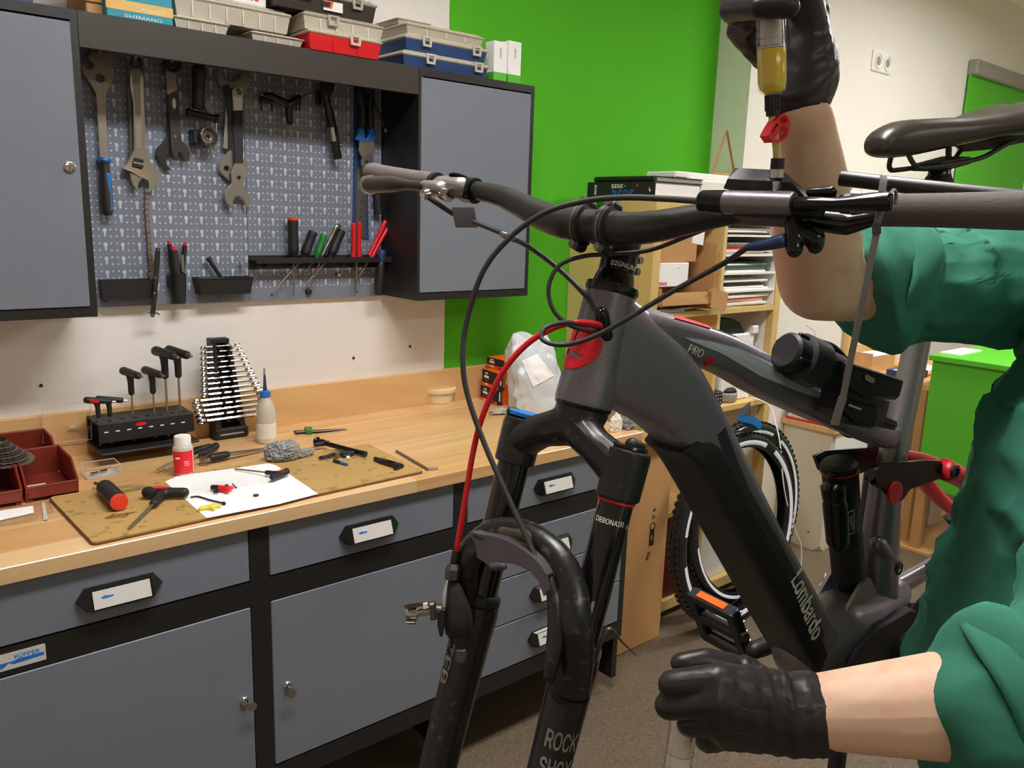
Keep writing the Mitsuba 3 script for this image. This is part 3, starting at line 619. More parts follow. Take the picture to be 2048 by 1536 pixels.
# orange boxes
def tube_box(o, ang, lx, ly, h, label, extra=True):
    t = thing('inner_tube_box', label, 'box'); ca, sa = math.cos(ang), math.sin(ang); M = frame(o, (ca, sa, 0), (-sa, ca, 0))
    part(t, 'carton', mv(box(.0, lx, 0, ly, 0, h, .001), M), 'orange', False)
    k = part(t, 'end_panel', mv(box(-.0006, .0002, .0005, ly-.0005, .0105, h-.0005), M), 'print_black', False)
    part(t, 'side_panel', mv(cat([box(0, .022, -.0006, .0002, .0005, h-.0005)]), M), 'print_black', False)
    fu, fv = -M[:3, 1], M[:3, 2]
    part(t, 'brand_print', cat([textc('CONTI', .0052, M[:3, 3]+M[:3, 1]*(ly*.28)+fv*.005-M[:3, 0]*.0002, fu, fv, .0005, True)]), 'print_black', False)
    part(t, 'brand_print', textc('TUBE', .0052, M[:3, 3]+M[:3, 1]*(ly*.72)+fv*.0055-M[:3, 0]*.0002, fu, fv, .0006, True), 'print_white', False)
    part(t, 'white_field', mv(box(-.0011, -.0004, ly*.58, ly*.86, h*.50, h*.66), M), 'print_white', False)
    part(t, 'small_print', textc('700C', .0055, M[:3, 3]+M[:3, 1]*(ly*.72)+fv*h*.80-M[:3, 0]*.0008, fu, fv, .0006, True), 'print_white', False)
    part(t, 'red_print', mv(box(-.0011, -.0004, ly*.58, ly*.82, h*.33, h*.37), M), 'print_red', False)
    part(t, 'edge_field', mv(box(.006, .011, -.0012, -.0005, h*.25, h*.85), M), 'print_white', False)
    part(t, 'edge_print', mv(box(.017, .0205, -.0012, -.0005, h*.1, h*.9), M), 'orange', False)
o = BP(994, 811.5); 
tube_box(o, -.10, .165, .098, .0500, 'orange and black inner tube box, the bottom one beside the grey bag')
tube_box(o+V(.001, -.002, .0506), -.12, .165, .098, .0520, 'orange and black inner tube box lying on another one beside the grey bag')
tube_box(o+V(.040, .012, .1036), -.02, .12, .098, .0340, 'orange and black inner tube box, topmost and partly behind the grey bag')
# grey mailing bag
def f_gbag(p, n, uv): return mikit.mix(lin(184, 188, 190), lin(206, 208, 209), FB(p.x*14, p.y*14, p.z*14))
mat('mail_bag', 0, .35, spec=.5, fn=f_gbag)
base = BP(1082, 832); cx, cy = 1.63, 1.80
secs = [(.0, .070, .045, 0, 0), (.010, .085, .055, 0, 0), (.07, .086, .058, -.004, .01), (.13, .080, .055, -.012, .02), (.185, .070, .045, -.018, .03), (.215, .062, .028, -.022, .035), (.232, .055, .012, -.024, .036)]
C = []; aa = np.linspace(0, 2*np.pi, 72, endpoint=False)
nn = spline(np.array(secs), 7)
for z, rx, ry, ox, oy in nn:
    w = meshkit.fbm(np.c_[np.cos(aa)*2.2+5, np.sin(aa)*2.2+5, np.full(72, z*16+2)], 4, 3)-.5
    cre = 1-np.minimum(1, np.abs(meshkit.noise(np.c_[np.cos(aa)*1.6+9, np.sin(aa)*1.6+z*22, np.full(72, z*12)], 8)-.5)*9)
    k = 1+.34*w-.10*cre
    ce, se = np.sign(np.cos(aa))*np.abs(np.cos(aa))**.7, np.sign(np.sin(aa))*np.abs(np.sin(aa))**.7
    C.append(np.c_[cx+ox+rx*k*ce*.98+ry*k*se*.25, cy+oy+ry*k*se-rx*k*ce*.28, np.full(72, BT+.001+z)+(.016*np.cos(aa*3+1)*min(1, max(0, z-.15)*12))])
t = thing('mailing_bag', 'crumpled light grey mailing bag with a white address label beside the orange boxes', 'bag')
part(t, 'bag', rings(C, 72), 'mail_bag', True)
q = [onD(1043, 722, 1.92), onD(1074, 708, 1.93), onD(1108, 752, 1.86), onD(1066, 774, 1.83)]
# address label: drape on the bag surface by ray casting along the viewing direction onto the real bag
bag = rings(C, 72)
def drape(mesh, quad, n, lift, thick=.0008):
    q = [ray(*p) for p in quad]; O, D = [], []
    for i in np.linspace(0, 1, n):
        for j in np.linspace(0, 1, n):
            D.append((q[0]*(1-j)+q[1]*j)*(1-i)+(q[3]*(1-j)+q[2]*j)*i); O.append(EYE)
    D = np.array(D); loc, ri, ti = mesh.ray.intersects_location(np.array(O), D, multiple_hits=False)
    dist = np.full(len(D), np.nan); dist[ri] = np.linalg.norm(loc-EYE, axis=1)/np.linalg.norm(D[ri], axis=1)
    dist[np.isnan(dist)] = np.nanmean(dist)
    g = dist.reshape(n, n)
    for _ in range(2):
        p = np.pad(g, 1, mode='edge'); g = np.minimum(g, (p[:-2, 1:-1]+p[2:, 1:-1]+p[1:-1, :-2]+p[1:-1, 2:]+4*g)/8)
    v = EYE+D*(g.reshape(-1)[:, None])
    nrm = np.cross(v[n-1]-v[0], v[-n]-v[0]); nrm /= np.linalg.norm(nrm); nrm = nrm if nrm@(EYE-v[0]) > 0 else -nrm
    f = []
    for i in range(n-1):
        for j in range(n-1):
            a = i*n+j; f += [(a, a+1, a+n+1), (a, a+n+1, a+n)]
    f = np.array(f); top = v+nrm*lift; bot = v-nrm*.004
    return trimesh.Trimesh(np.vstack([top, bot]), np.vstack([f, f[:, ::-1]+n*n]), process=False), nrm, v
lab, nrm, lv = drape(bag, [(1043, 722), (1074, 708), (1108, 752), (1066, 774)], 12, .0022)
k = part(t, 'address_label', lab, 'white_paper', True, 'white address label')
for i in range(4):
    a, b = lv[(8+i//1)*12+3] if 8+i < 12 else lv[-9], lv[(8+i)*12+10] if 8+i < 12 else lv[-2]
    part(k, 'print_line', tube([a+nrm*.0026, b+nrm*.0026], .0006, 5, 0), 'print_red' if i % 2 else 'grey_plastic', False)
# creased plastic and paper scraps
solo('plastic_wrap', blobmesh(BP(1010, 822, .004), (.055, .030, .010), 21, .9, 3, BT+.0005, 7, .2), 'frosted', 'crumpled clear wrapping in front of the orange boxes', 'wrapping', True)
solo('paper_scrap', blobmesh(BP(1231, 850, .018), (.022, .014, .034), 31, .8, 3, BT+.0005, 5, .2), 'cream_paper', 'upright crumpled cream paper at the right end of the worktop, behind the fork', 'paper', True)
solo('paper_scrap', blobmesh(BP(1257, 848, .014), (.028, .02, .026), 36, .9, 4, BT+.0005, 6, .28), 'rag', 'crumpled grey paper at the right end of the worktop, behind the fork', 'paper', True)
solo('brown_bag', blobmesh(V(1.90, 1.668, .728), (.040, .026, .026), 41, .7, 3, .7055, 6, .25), 'brown_black', 'crumpled dark brown bag on the cardboard box behind the worktop', 'bag', True)
# ---------------------------------------------------------------- tools on the perforated panels (outlines measured on the panel's own plane)
K = 600/2048.
def Z1c(p): return (p[0]*K, p[1]*K)
def Z2c(p): return (500+p[0]*K, p[1]*K)
def Z3c(p): return (p[0]*K, 400+p[1]*K)
def Z4c(p): return (500+p[0]*K, 400+p[1]*K)
def XZ(p, Y): q = onY(p[0], p[1], Y); return (q[0], q[2])
def pegP(p, Y, z=Z1c): q = z(p); return onY(q[0], q[1], Y)
def plate(pts, Y, th, z=Z1c, holes=(), bevel=.0012, circ=()):
    p = poly([XZ(z(q), Y) for q in pts])
    for h in holes: p = p.difference(poly([XZ(z(q), Y) for q in h]))
    for c, r in circ: p = p.difference(Point(*XZ(z(c), Y)).buffer(r, 8))
    return prism(p, th, frame((0, Y+th/2, 0), (1, 0, 0), (0, 0, 1)), bevel)
def hook(t, p, Y, z=Z1c, r=.0022):
    a = pegP(p, Y, z); b = V(a[0], PEG, a[2]+.004)
    part(t, 'hook', tube([b, V(a[0], PEG-.006, a[2]+.003), a+V(0, -.006, 0), a+V(0, -.010, .006)], r, 8, 4), 'steel')
PY = PEG-.016
# freewheel wrench with blue handle
t = thing('freewheel_wrench', 'long flat steel wrench with blue and black handle, leftmost on the panel', 'wrench')
part(t, 'blade', plate([(552, 455), (580, 440), (590, 470), (625, 475), (645, 440), (600, 400), (605, 365), (640, 350), (680, 352), (740, 360), (795, 395), (800, 425), (768, 440), (760, 480), (785, 500), (770, 545), (725, 635), (722, 720), (735, 1090), (682, 1090), (655, 640), (600, 545), (562, 500)], PY, .004, circ=(((682, 535), .0095),)), 'old_steel', False)
a, b = pegP((710, 1085), PY-.002), pegP((735, 1470), PY-.002); d = (b-a)/np.linalg.norm(b-a)
part(t, 'handle', tube([a-d*.002, a+d*.004, a+d*.010, a+d*.055, a+d*.085, b-d*.010, b], [.0150, .0175, .0125, .0150, .0160, .0150, .010], 20, 6, .8), 'brown_black', True)
part(t, 'collar', tube([a-d*.003, a+d*.003, a+d*.008], [.0172, .0185, .0150], 20, 0, .8), 'blue_plastic', 30)
part(t, 'blue_inlay', balls((a+d*.035+V(.003, -.0085, 0), .0065), (b-d*.014+V(.003, -.0082, 0), .0068)), 'blue_plastic', True, 'bright blue handle inlay')
hook(t, (672, 360), PY-.004)
# adjustable wrench
t = thing('adjustable_wrench', 'big chrome adjustable wrench hanging jaw down on the left panel', 'wrench')
Y = PY-.004
part(t, 'body', plate([(880, 430), (895, 398), (925, 388), (955, 400), (970, 440), (975, 640), (985, 900), (985, 1010), (1010, 1090), (1060, 1150), (1080, 1200), (1072, 1250), (1035, 1295), (1000, 1318), (1012, 1270), (1005, 1232), (975, 1218), (945, 1205), (905, 1180), (835, 1150), (870, 1115), (895, 1060), (912, 1020), (905, 700), (885, 600)], Y, .013, circ=(((925, 428), .0065),), bevel=.003), 'chrome', 25)
part(t, 'moving_jaw', plate([(885, 1178), (935, 1198), (975, 1218), (950, 1235), (940, 1260), (938, 1312), (905, 1265), (890, 1220)], Y+.001, .010, bevel=.002), 'steel', 25)
part(t, 'knurl', cyl(pegP((905, 1115), Y-.0065), pegP((975, 1128), Y-.0065), .0068, n=16), 'dark_steel')
k = part(t, 'recess', plate([(912, 1075), (982, 1090), (968, 1160), (900, 1140)], Y-.0062, .0012, bevel=0), 'black_metal', False)
part(t, 'groove', plate([(897, 470), (955, 470), (966, 1010), (930, 1010), (918, 700)], Y-.0065, .0008, bevel=0), 'old_steel', False)
hook(t, (920, 400), Y-.004)
# chain whip behind it
Y = PY+.004
t = thing('chain_whip', 'chain whip with a rusty chain and black handle hanging below the adjustable wrench', 'chain whip')
part(t, 'bar', plate([(865, 600), (890, 600), (905, 1150), (885, 1150), (880, 850)], Y, .004, bevel=.0006), 'dark_steel', False)
A = np.array([[1003, 1290], [1003, 1350], [1002, 1420], [1008, 1500], [1010, 1560]]); B3 = [(1010, 180), (1015, 240), (1020, 300), (1022, 360), (1030, 420), (1030, 470), (1028, 520), (1040, 560), (1040, 600)]
pts = [pegP(p, Y, Z1c) for p in A]+[pegP(p, Y, Z3c) for p in B3]; L = spline(pts, 12)
acc = np.r_[0, np.cumsum(np.linalg.norm(np.diff(L, axis=0), axis=1))]; nl = int(acc[-1]/.0127*2)
mat('rusty', (120, 92, 66), .55, metal=.5)
for i in range(nl):
    s = (i+.5)/nl*acc[-1]; j = min(np.searchsorted(acc, s), len(L)-2); c = L[j]; d = L[j+1]-L[j-1]; d /= np.linalg.norm(d); e = np.cross(V(0, 1, 0), d); w = .0034 if i % 2 else .0046
    part(t, 'chain_link', hullp([c+d*x*.0052+e*y*w+V(0, z*(.0025 if i % 2 else .0036), 0) for x in (-1, 1) for y in (-1, 1) for z in (-1, 1)]), 'rusty' if i % 2 else 'old_steel', False)
hb = [(1065, 325), (1092, 330), (1090, 420), (1075, 600), (1058, 770), (1050, 798), (1032, 798), (1028, 770), (1045, 600), (1052, 440)]
part(t, 'black_handle', plate(hb, Y-.026, .007, Z3c), 'black_plastic', False)
for p in ((1080, 340), (1048, 390), (1062, 530), (1055, 635), (1042, 785)):
    part(t, 'rivet', cyl(pegP(p, Y-.0295, Z3c), pegP(p, Y-.0312, Z3c), .0024, n=10), 'chrome')
part(t, 'hook_end', plate([(1002, 768), (1025, 765), (1050, 768), (1075, 765), (1092, 780), (1085, 787), (1065, 778), (1035, 780), (1012, 775)], Y-.024, .003, Z3c, bevel=0), 'old_steel', False)
# two dark cone wrenches
for pts, Y, lb, nm in (([(1098, 430), (1115, 405), (1150, 400), (1230, 410), (1238, 470), (1205, 490), (1200, 560), (1215, 620), (1222, 700), (1230, 880), (1240, 960), (1280, 1000), (1296, 1050), (1288, 1100), (1250, 1095), (1240, 1050), (1215, 1035), (1205, 1095), (1180, 1070), (1165, 1010), (1160, 900), (1145, 720), (1140, 560), (1120, 490)], PY-.004, 'dark brown pedal wrench with a steel top and oval sticker, front one of a pair', 'brown_black'),
                       ([(1085, 420), (1110, 410), (1125, 560), (1140, 800), (1135, 940), (1100, 985), (1070, 1010), (1062, 1060), (1095, 1125), (1130, 1165), (1168, 1160), (1140, 1125), (1130, 1075), (1165, 1040), (1160, 900), (1120, 640), (1090, 500)], PY+.005, 'dark pedal wrench hanging behind the brown one with the oval sticker', 'black_metal')):
    t = thing('pedal_wrench', lb, 'wrench'); part(t, 'body', plate(pts, Y, .006), nm, False)
    if nm == 'brown_black':
        part(t, 'steel_neck', plate([(1128, 485), (1205, 485), (1200, 560), (1212, 610), (1140, 650), (1136, 560)], Y-.0024, .0025, bevel=.0005), 'old_steel', False)
        q = XZ(Z1c((1185, 708)), Y); part(t, 'sticker', prism(affinity.translate(affinity.scale(Point(0, 0).buffer(1, 16), .0042, .012), *q), .001, frame((0, Y-.003, 0), (1, 0, 0), (0, 0, 1))), 'white_plastic', False)
        part(t, 'rivet', cyl(pegP((1197, 930), Y-.003), pegP((1197, 930), Y-.0042), .003, n=10), 'chrome')
        part(t, 'ring_head', bend_ring(.016, .005, pegP((1170, 440), Y), (0, -1, 0), 28, 10), 'black_metal')
        hook(t, (1165, 425), Y-.004)
# torque handle with crossbar
Y = PY-.012
t = thing('cassette_remover', 'dark handled tool with a crossbar and thin pin on the left panel', 'bicycle tool')
a, b = pegP((1360, 480), Y), pegP((1350, 740), Y); d = (b-a)/np.linalg.norm(b-a)
part(t, 'grip', tube([a-d*.012, a, a+d*.03, b], [.012, .0165, .0150, .0130], 18, 6), 'brown_black', True)
a2, b2 = pegP((1275, 765), Y-.003), pegP((1490, 812), Y-.003)
part(t, 'crossbar', cat([cyl(a2, b2, .0075, n=14), cyl(a2, a2+(b2-a2)*.08, .0095, n=14), cyl(a2+(b2-a2)*.9, b2, .0115, n=14)]), 'black_metal')
a3, b3 = pegP((1480, 775), Y-.006), pegP((1466, 1045), Y-.006)
part(t, 'pin', cat([cyl(a3, b3, .0022, n=10), balls((b3, .0036))]), 'steel')
part(t, 'pad', plate([(1405, 680), (1430, 690), (1458, 740), (1448, 770), (1415, 760), (1395, 720)], Y+.008, .004, bevel=.0005), 'grey_plastic', False)
hook(t, (1355, 455), PY)
t = thing('lockring_tool', 'round notched steel lockring tool hanging on the left panel', 'lockring tool')
c = pegP((1402, 938), PY-.016)
part(t, 'barrel', lathe([(.0225, 0), (.0235, .002), (.0235, .024), (.0205, .026), (.0190, .024), (.0150, .018), (.0085, .017), (.0085, .006), (0, .006)], c+V(0, .013, 0), (.25, -1, .05), 36), 'dark_steel')
u, v, d = basis((.25, -1, .05))
for i in range(12):
    q = c+V(0, .013, 0)+d*.0225+.0215*(math.cos(i*math.pi/6)*u+math.sin(i*math.pi/6)*v); part(t, 'tooth', balls((q, .0022), (q+d*.005, .0018)), 'chrome')
part(t, 'bore', lathe([(.0095, .0), (.0095, .011), (.0085, .012), (.007, .011), (.007, .001)], c+V(0, .013, 0)+d*.008, d, 6), 'old_steel')
part(t, 'side_block', box(c[0]-.030, c[0]-.012, c[1]-.002, PEG, c[2]-.016, c[2]+.016, .003), 'black_metal')
# bundle of flat spanners
t = thing('flat_spanner', 'flat steel spanner with a grey grip and open jaws, front of the hanging bundle', 'spanner'); Y = PY-.006
part(t, 'blade', plate([(1580, 620), (1600, 595), (1640, 590), (1660, 620), (1652, 760), (1655, 900), (1655, 1115), (1690, 1180), (1680, 1215), (1660, 1250), (1665, 1290), (1700, 1330), (1712, 1380), (1700, 1405), (1680, 1410), (1660, 1360), (1630, 1338), (1600, 1345), (1588, 1380), (1600, 1435), (1565, 1410), (1535, 1370), (1530, 1320), (1552, 1280), (1580, 1250), (1575, 1180), (1600, 1115), (1590, 900), (1590, 700)], Y, .004, circ=(((1632, 628), .0062), ((1628, 1215), .0055))), 'steel', False)
part(t, 'grip_sleeve', plate([(1588, 755), (1656, 755), (1658, 1115), (1600, 1115)], Y-.001, .006), 'dark_rubber', False)
hook(t, (1632, 618), Y-.003)
t = thing('flat_spanner', 'broad open-jaw steel spanner at the back of the hanging bundle', 'spanner'); Y = PY+.004
part(t, 'blade', plate([(1475, 500), (1485, 485), (1510, 482), (1530, 540), (1570, 560), (1620, 545), (1640, 520), (1645, 490), (1690, 490), (1705, 520), (1700, 580), (1670, 640), (1620, 680), (1580, 660), (1530, 620), (1490, 570)], Y, .004, bevel=.0008), 'old_steel', False)
t = thing('flat_spanner', 'narrow dark spanner shank at the left of the hanging bundle', 'spanner'); Y = PY-.001
part(t, 'blade', plate([(1520, 590), (1560, 575), (1580, 620), (1585, 800), (1585, 1020), (1560, 1020), (1555, 800), (1535, 640)], Y, .004, bevel=.0008), 'black_metal', False)
part(t, 'steel_shank', plate([(1545, 680), (1558, 680), (1555, 1020), (1520, 1010)], Y+.003, .003, bevel=.0004), 'steel', False)
t = thing('cone_spanner', 'round steel cone spanner head low behind the hanging bundle', 'spanner'); Y = PY+.003
part(t, 'blade', plate([(1565, 1020), (1582, 1020), (1590, 1060), (1660, 1075), (1695, 1110), (1690, 1170), (1650, 1240), (1560, 1232), (1520, 1195), (1492, 1155), (1505, 1100), (1540, 1060)], Y, .003, circ=(((1545, 1150), .007),)), 'old_steel', False)
# Y hex key
t = thing('y_hex_key', 'black three-arm Y hex key on a bracket in the middle of the panels', 'hex key'); Y = PY-.010
c = pegP((262, 715), Y, Z2c); arms = [pegP((105, 650), Y, Z2c), pegP((330, 670), Y, Z2c), pegP((272, 835), Y, Z2c)]
part(t, 'grip', flesh([[(c, .0105), (arms[0]*.75+c*.25+V(0, 0, .004), .0085)], [(arms[0]*.75+c*.25+V(0, 0, .004), .0085), (arms[0], .0065)], [(c, .0105), (arms[1], .0085)], [(c, .0105), (arms[2], .0078)]], .005, 6), 'black_gloss', True)
for q, e in ((arms[0], pegP((78, 645), Y, Z2c)), (arms[1], pegP((410, 635), Y+.006, Z2c)), (arms[2], pegP((281, 925), Y, Z2c))):
    part(t, 'bit', cyl(q, e, .0024, n=6), 'steel', False)
t = thing('hook_rail', 'small black double hook bracket behind the Y hex key', 'bracket')
for xs in ((75, 165), (315, 355)):
    q = cat([box(*[XZ(Z2c((xs[0], 640)), PY)[0], XZ(Z2c((xs[1], 640)), PY)[0]], PEG-.014, PEG-.001, XZ(Z2c((xs[0], 700)), PY)[1], XZ(Z2c((xs[0], 648)), PY)[1], .003)]+[box(XZ(Z2c((x-6, 700)), PY)[0], XZ(Z2c((x+6, 700)), PY)[0], PEG-.012, PEG-.008, XZ(Z2c((x, 755)), PY)[1], XZ(Z2c((x, 690)), PY)[1], .001) for x in (xs[0]+8, xs[1]-10)])
    part(t, 'prong_block', q, 'black_plastic')
# pump / chain tool
t = thing('hand_pump', 'slim black and chrome shock pump hanging aslant on the right panel', 'pump'); Y = PY-.014
a, b = pegP((515, 640), Y, Z2c), pegP((600, 1085), Y, Z2c); d = (b-a)/np.linalg.norm(b-a); L = np.linalg.norm(b-a)
part(t, 'barrel', cyl(a, a+d*L*.46, .0095, .0105, 20), 'black_gloss'); part(t, 'piston', cyl(a+d*L*.5, a+d*L*.74, .0082, n=20), 'chrome')
part(t, 'handle', lathe([(.009, L*.72), (.0115, L*.73), (.0115, L*.98), (.010, L), (0, L)], a, d, 20), 'black_gloss')
part(t, 'collar', lathe([(.010, L*.45), (.0135, L*.455), (.0135, L*.50), (.0085, L*.51)], a, d, 20), 'black_metal')
part(t, 'valve', cyl(a+d*L*.80, a+d*L*.80+V(.018, -.002, .004), .0045, n=12), 'dark_steel')
part(t, 'hose', tube([a+d*.01+V(.008, .004, 0), a+d*L*.4+V(.014, .004, 0), a+d*L*.8+V(.015, .002, 0)], .0032, 8, 4), 'black_plastic')
part(t, 'head', balls((a, .014), (pegP((540, 580), Y, Z2c), .015), (pegP((500, 575), Y, Z2c), .010)), 'black_plastic')
part(t, 'bracket', box(*sorted([XZ(Z2c((450, 0)), PY)[0], XZ(Z2c((492, 0)), PY)[0]]), PEG-.012, PEG-.001, XZ(Z2c((470, 715)), PY)[1], XZ(Z2c((470, 620)), PY)[1], .003), 'black_plastic')
# cable cutters with blue handles
t = thing('cable_cutter', 'cable cutter with black and blue handles hanging beside the steel rule', 'cutter'); Y = PY-.010
for s, x0, x1, x2 in ((-1, 745, 770, 760), (1, 830, 820, 830)):
    a, b, e = pegP((x0, 600), Y, Z2c), pegP((x1, 760), Y, Z2c), pegP((x2, 900), Y, Z2c)
    part(t, 'handle', tube([a, b, e], [.0085, .0095, .0085], 14, 6), 'black_plastic', True)
    part(t, 'blue_sleeve', balls((e-V(0, 0, -.004), .0095), (pegP((725 if s < 0 else 860, 945), Y, Z2c), .0035), (pegP((775 if s < 0 else 800, 960), Y, Z2c), .006)), 'logo_blue', True)
part(t, 'jaw_plate', plate([(745, 960), (775, 945), (800, 945), (845, 965), (850, 1010), (835, 1075), (800, 1090), (765, 1080), (742, 1030)], Y, .007, Z2c), 'old_steel', False)
part(t, 'jaw_tip', plate([(760, 1085), (795, 1065), (832, 1060), (838, 1100), (820, 1145), (775, 1152), (758, 1120)], Y-.002, .006, Z2c, circ=()), 'steel', False)
part(t, 'pivot', cyl(pegP((797, 1103), Y-.005, Z2c), pegP((797, 1103), Y-.009, Z2c), .0046, n=14), 'black_metal')
t = thing('bent_rod', 'thin dark rod with a pale tip hanging beside the cable cutter', 'rod')
part(t, 'rod', tube([pegP((810, 610), PY-.012, Z2c), pegP((845, 690), PY-.012, Z2c), pegP((890, 800), PY-.012, Z2c), pegP((925, 885), PY-.012, Z2c)], .0036, 10, 5), 'black_metal')
part(t, 'tip', tube([pegP((922, 878), PY-.012, Z2c), pegP((930, 900), PY-.012, Z2c)], .0042, 10, 0), 'old_steel')
hook(t, (815, 612), PY-.008, Z2c)
# steel rule on a blue backing
t = thing('steel_rule', 'vertical steel rule with a blue backing at the right edge of the panels', 'ruler'); Y = PEG-.004
part(t, 'blue_backing', prism([XZ(q, Y) for q in ((709, 170), (733, 176), (738, 480), (706, 465))], .003, frame((0, PEG-.0005, 0), (1, 0, 0), (0, 0, 1))), 'navy', False)
part(t, 'rule', prism([XZ(q, Y) for q in ((713, 335), (734, 333), (731, 478), (712, 470))], .0015, frame((0, PEG-.0038, 0), (1, 0, 0), (0, 0, 1))), 'steel', False)
for q in ((723, 383), (723, 402), (723, 418), (722, 434), (722, 452)):
    a = onY(q[0], q[1], PEG-.0055); part(t, 'hole', cyl(a, a+V(0, -.0006, 0), .0022, n=10), 'black_metal')
t = thing('black_tube', 'short matt black tube hanging at the right edge of the panels', 'tube')
a, b = onY(754, 383, PEG-.018), onY(757, 428, PEG-.018)
part(t, 'tube', lathe([(.011, 0), (.0125, .001), (.0125, np.linalg.norm(a-b)), (.010, np.linalg.norm(a-b)), (.010, .004), (0, .004)], b, a-b), 'black_plastic')
hook(t, (868, 1300), PEG-.016, Z2c)
# screwdriver rack
t = thing('screwdriver_rack', 'black perforated shelf rack holding screwdrivers on the right panel', 'tool rack')
x0, x1 = onY(497, 520, PEG)[0], onY(790, 520, PEG-.03)[0]-.012; zt = 1.286; y0 = PEG-.050
slots = [x0+.028+.0245*i for i in range(14)]
sl = sbox(x0, y0, x1, PEG-.001).difference(unary_union([Point(x, PEG-.028).buffer(.0085, 6) for x in slots]))
part(t, 'shelf', prism(sl, .004, T_(0, 0, zt-.012)), 'black_plastic', False)
part(t, 'front_edge', box(x0, x1, y0-.002, y0, zt-.018, zt-.003), 'black_plastic', False)
part(t, 'rear_flange', box(x0, x1, PEG-.003, PEG-.0002, zt-.035, zt), 'black_plastic', False)
for i, x in enumerate(slots[:-1]):
    if i % 3 == 0: part(t, 'gusset', prism([(PEG-.004, zt-.030), (PEG-.004, zt-.012), (y0, zt-.012), (y0, zt-.016)], .003, frame((x+.011, 0, 0), (0, 1, 0), (0, 0, 1))), 'black_plastic', False)
def driver(top, bot, tip, r, m, label, capm=None, shaft='steel'):
    t = thing('rack_screwdriver', label, 'screwdriver'); ym = PEG-.028
    A = onY(*Z4c(top), ym); B = onY(*Z4c(bot), ym); E = onY(*Z4c(tip), ym); d = (B-A)/np.linalg.norm(B-A); L = np.linalg.norm(B-A)
    part(t, 'grip', tube([A, A+d*.004, A+d*L*.35, A+d*L*.75, B-d*.008, B], [r*.75, r, r*.95, r*1.02, r*.7, r*.6], 18, 6), m, True)
    part(t, 'shaft', cyl(B-d*.004, E, .0024, n=10), shaft)
    if capm: part(t, 'end_cap', cyl(A-d*.003, A+d*.004, r*1.0, n=18), capm, 30, 'red end cap')
    return t
driver((292, 128), (298, 400), (298, 655), .0135, 'black_plastic', 'thick black screwdriver with a red end cap, leftmost in the rack', 'orange_cap')
driver((432, 215), (365, 400), (180, 600), .0125, 'black_plastic', 'black screwdriver leaning right, second from the left in the rack', None, 'old_steel')
driver((505, 235), (455, 400), (375, 490), .0090, 'green_plastic', 'dark green screwdriver leaning right, third in the rack', None, 'old_steel')
driver((625, 205), (545, 395), (385, 570), .0125, 'black_plastic', 'black screwdriver leaning right behind the chrome one in the rack')
t = thing('chrome_awl', 'chrome bent-ended tool leaning between the black screwdrivers in the rack', 'tool'); ym = PEG-.045
part(t, 'body', tube([onY(*Z4c(q), ym) for q in ((620, 185), (590, 180), (560, 240), (525, 310), (488, 385))], [.004, .007, .0055, .0050, .0042], 12, 6), 'chrome', True)
part(t, 'shaft', cyl(onY(*Z4c((488, 385)), ym), onY(*Z4c((425, 578)), ym+.012), .0024, n=8), 'old_steel')
def pliers(top_l, top_r, bot, tip, label, closed):
    t = thing('pliers', label, 'pliers'); ym = PEG-.028
    for i, q in enumerate((top_l, top_r)):
        A = onY(*Z4c(q), ym+(0 if not closed else (.006 if i else -.006))); B = onY(*Z4c(bot[i]), ym); M = A*.5+B*.5+V(.001 if i == 0 else -.001, 0, 0)
        part(t, 'handle', tube([A, A*.9+B*.1, M, B*.92+A*.08, B], [.005, .0066, .0062, .0075, .0085], 14, 5), 'red_plastic', True)
    B = (onY(*Z4c(bot[0]), ym)+onY(*Z4c(bot[1]), ym))/2; E = onY(*Z4c(tip), ym)
    part(t, 'jaws', tube([B+(B-E)*.02, B*.5+E*.5, E], [.0085, .0062, .002], 10, 3, .6), 'old_steel')
pliers((708, 155), (748, 150), ((705, 395), (745, 395)), (718, 650), 'pliers with red handles standing upright in the rack', False)
pliers((925, 140), (945, 180), ((815, 380), (830, 392)), (740, 525), 'pliers with red handles leaning right at the end of the rack', True)
t = thing('file', 'file with black handle and blue collar hanging at the right end of the rack', 'file'); ym = PEG-.045
a, b = onY(*Z4c((900, 350)), ym), onY(*Z4c((878, 650)), ym); d = (b-a)/np.linalg.norm(b-a); L = np.linalg.norm(b-a)
part(t, 'handle', tube([a+d*L*.22, a+d*L*.35, a+d*L*.7, b-d*.008, b], [.008, .0118, .0138, .0122, .009], 18, 6), 'black_plastic', True)
part(t, 'collar', tube([a-d*.004, a+d*L*.12, a+d*L*.24], [.0105, .0112, .0082], 18, 4), 'navy', True)
part(t, 'hanger', tube([a+d*.01, V(a[0]+.012, PEG, a[2]+.006)], .0022, 6, 0), 'steel')
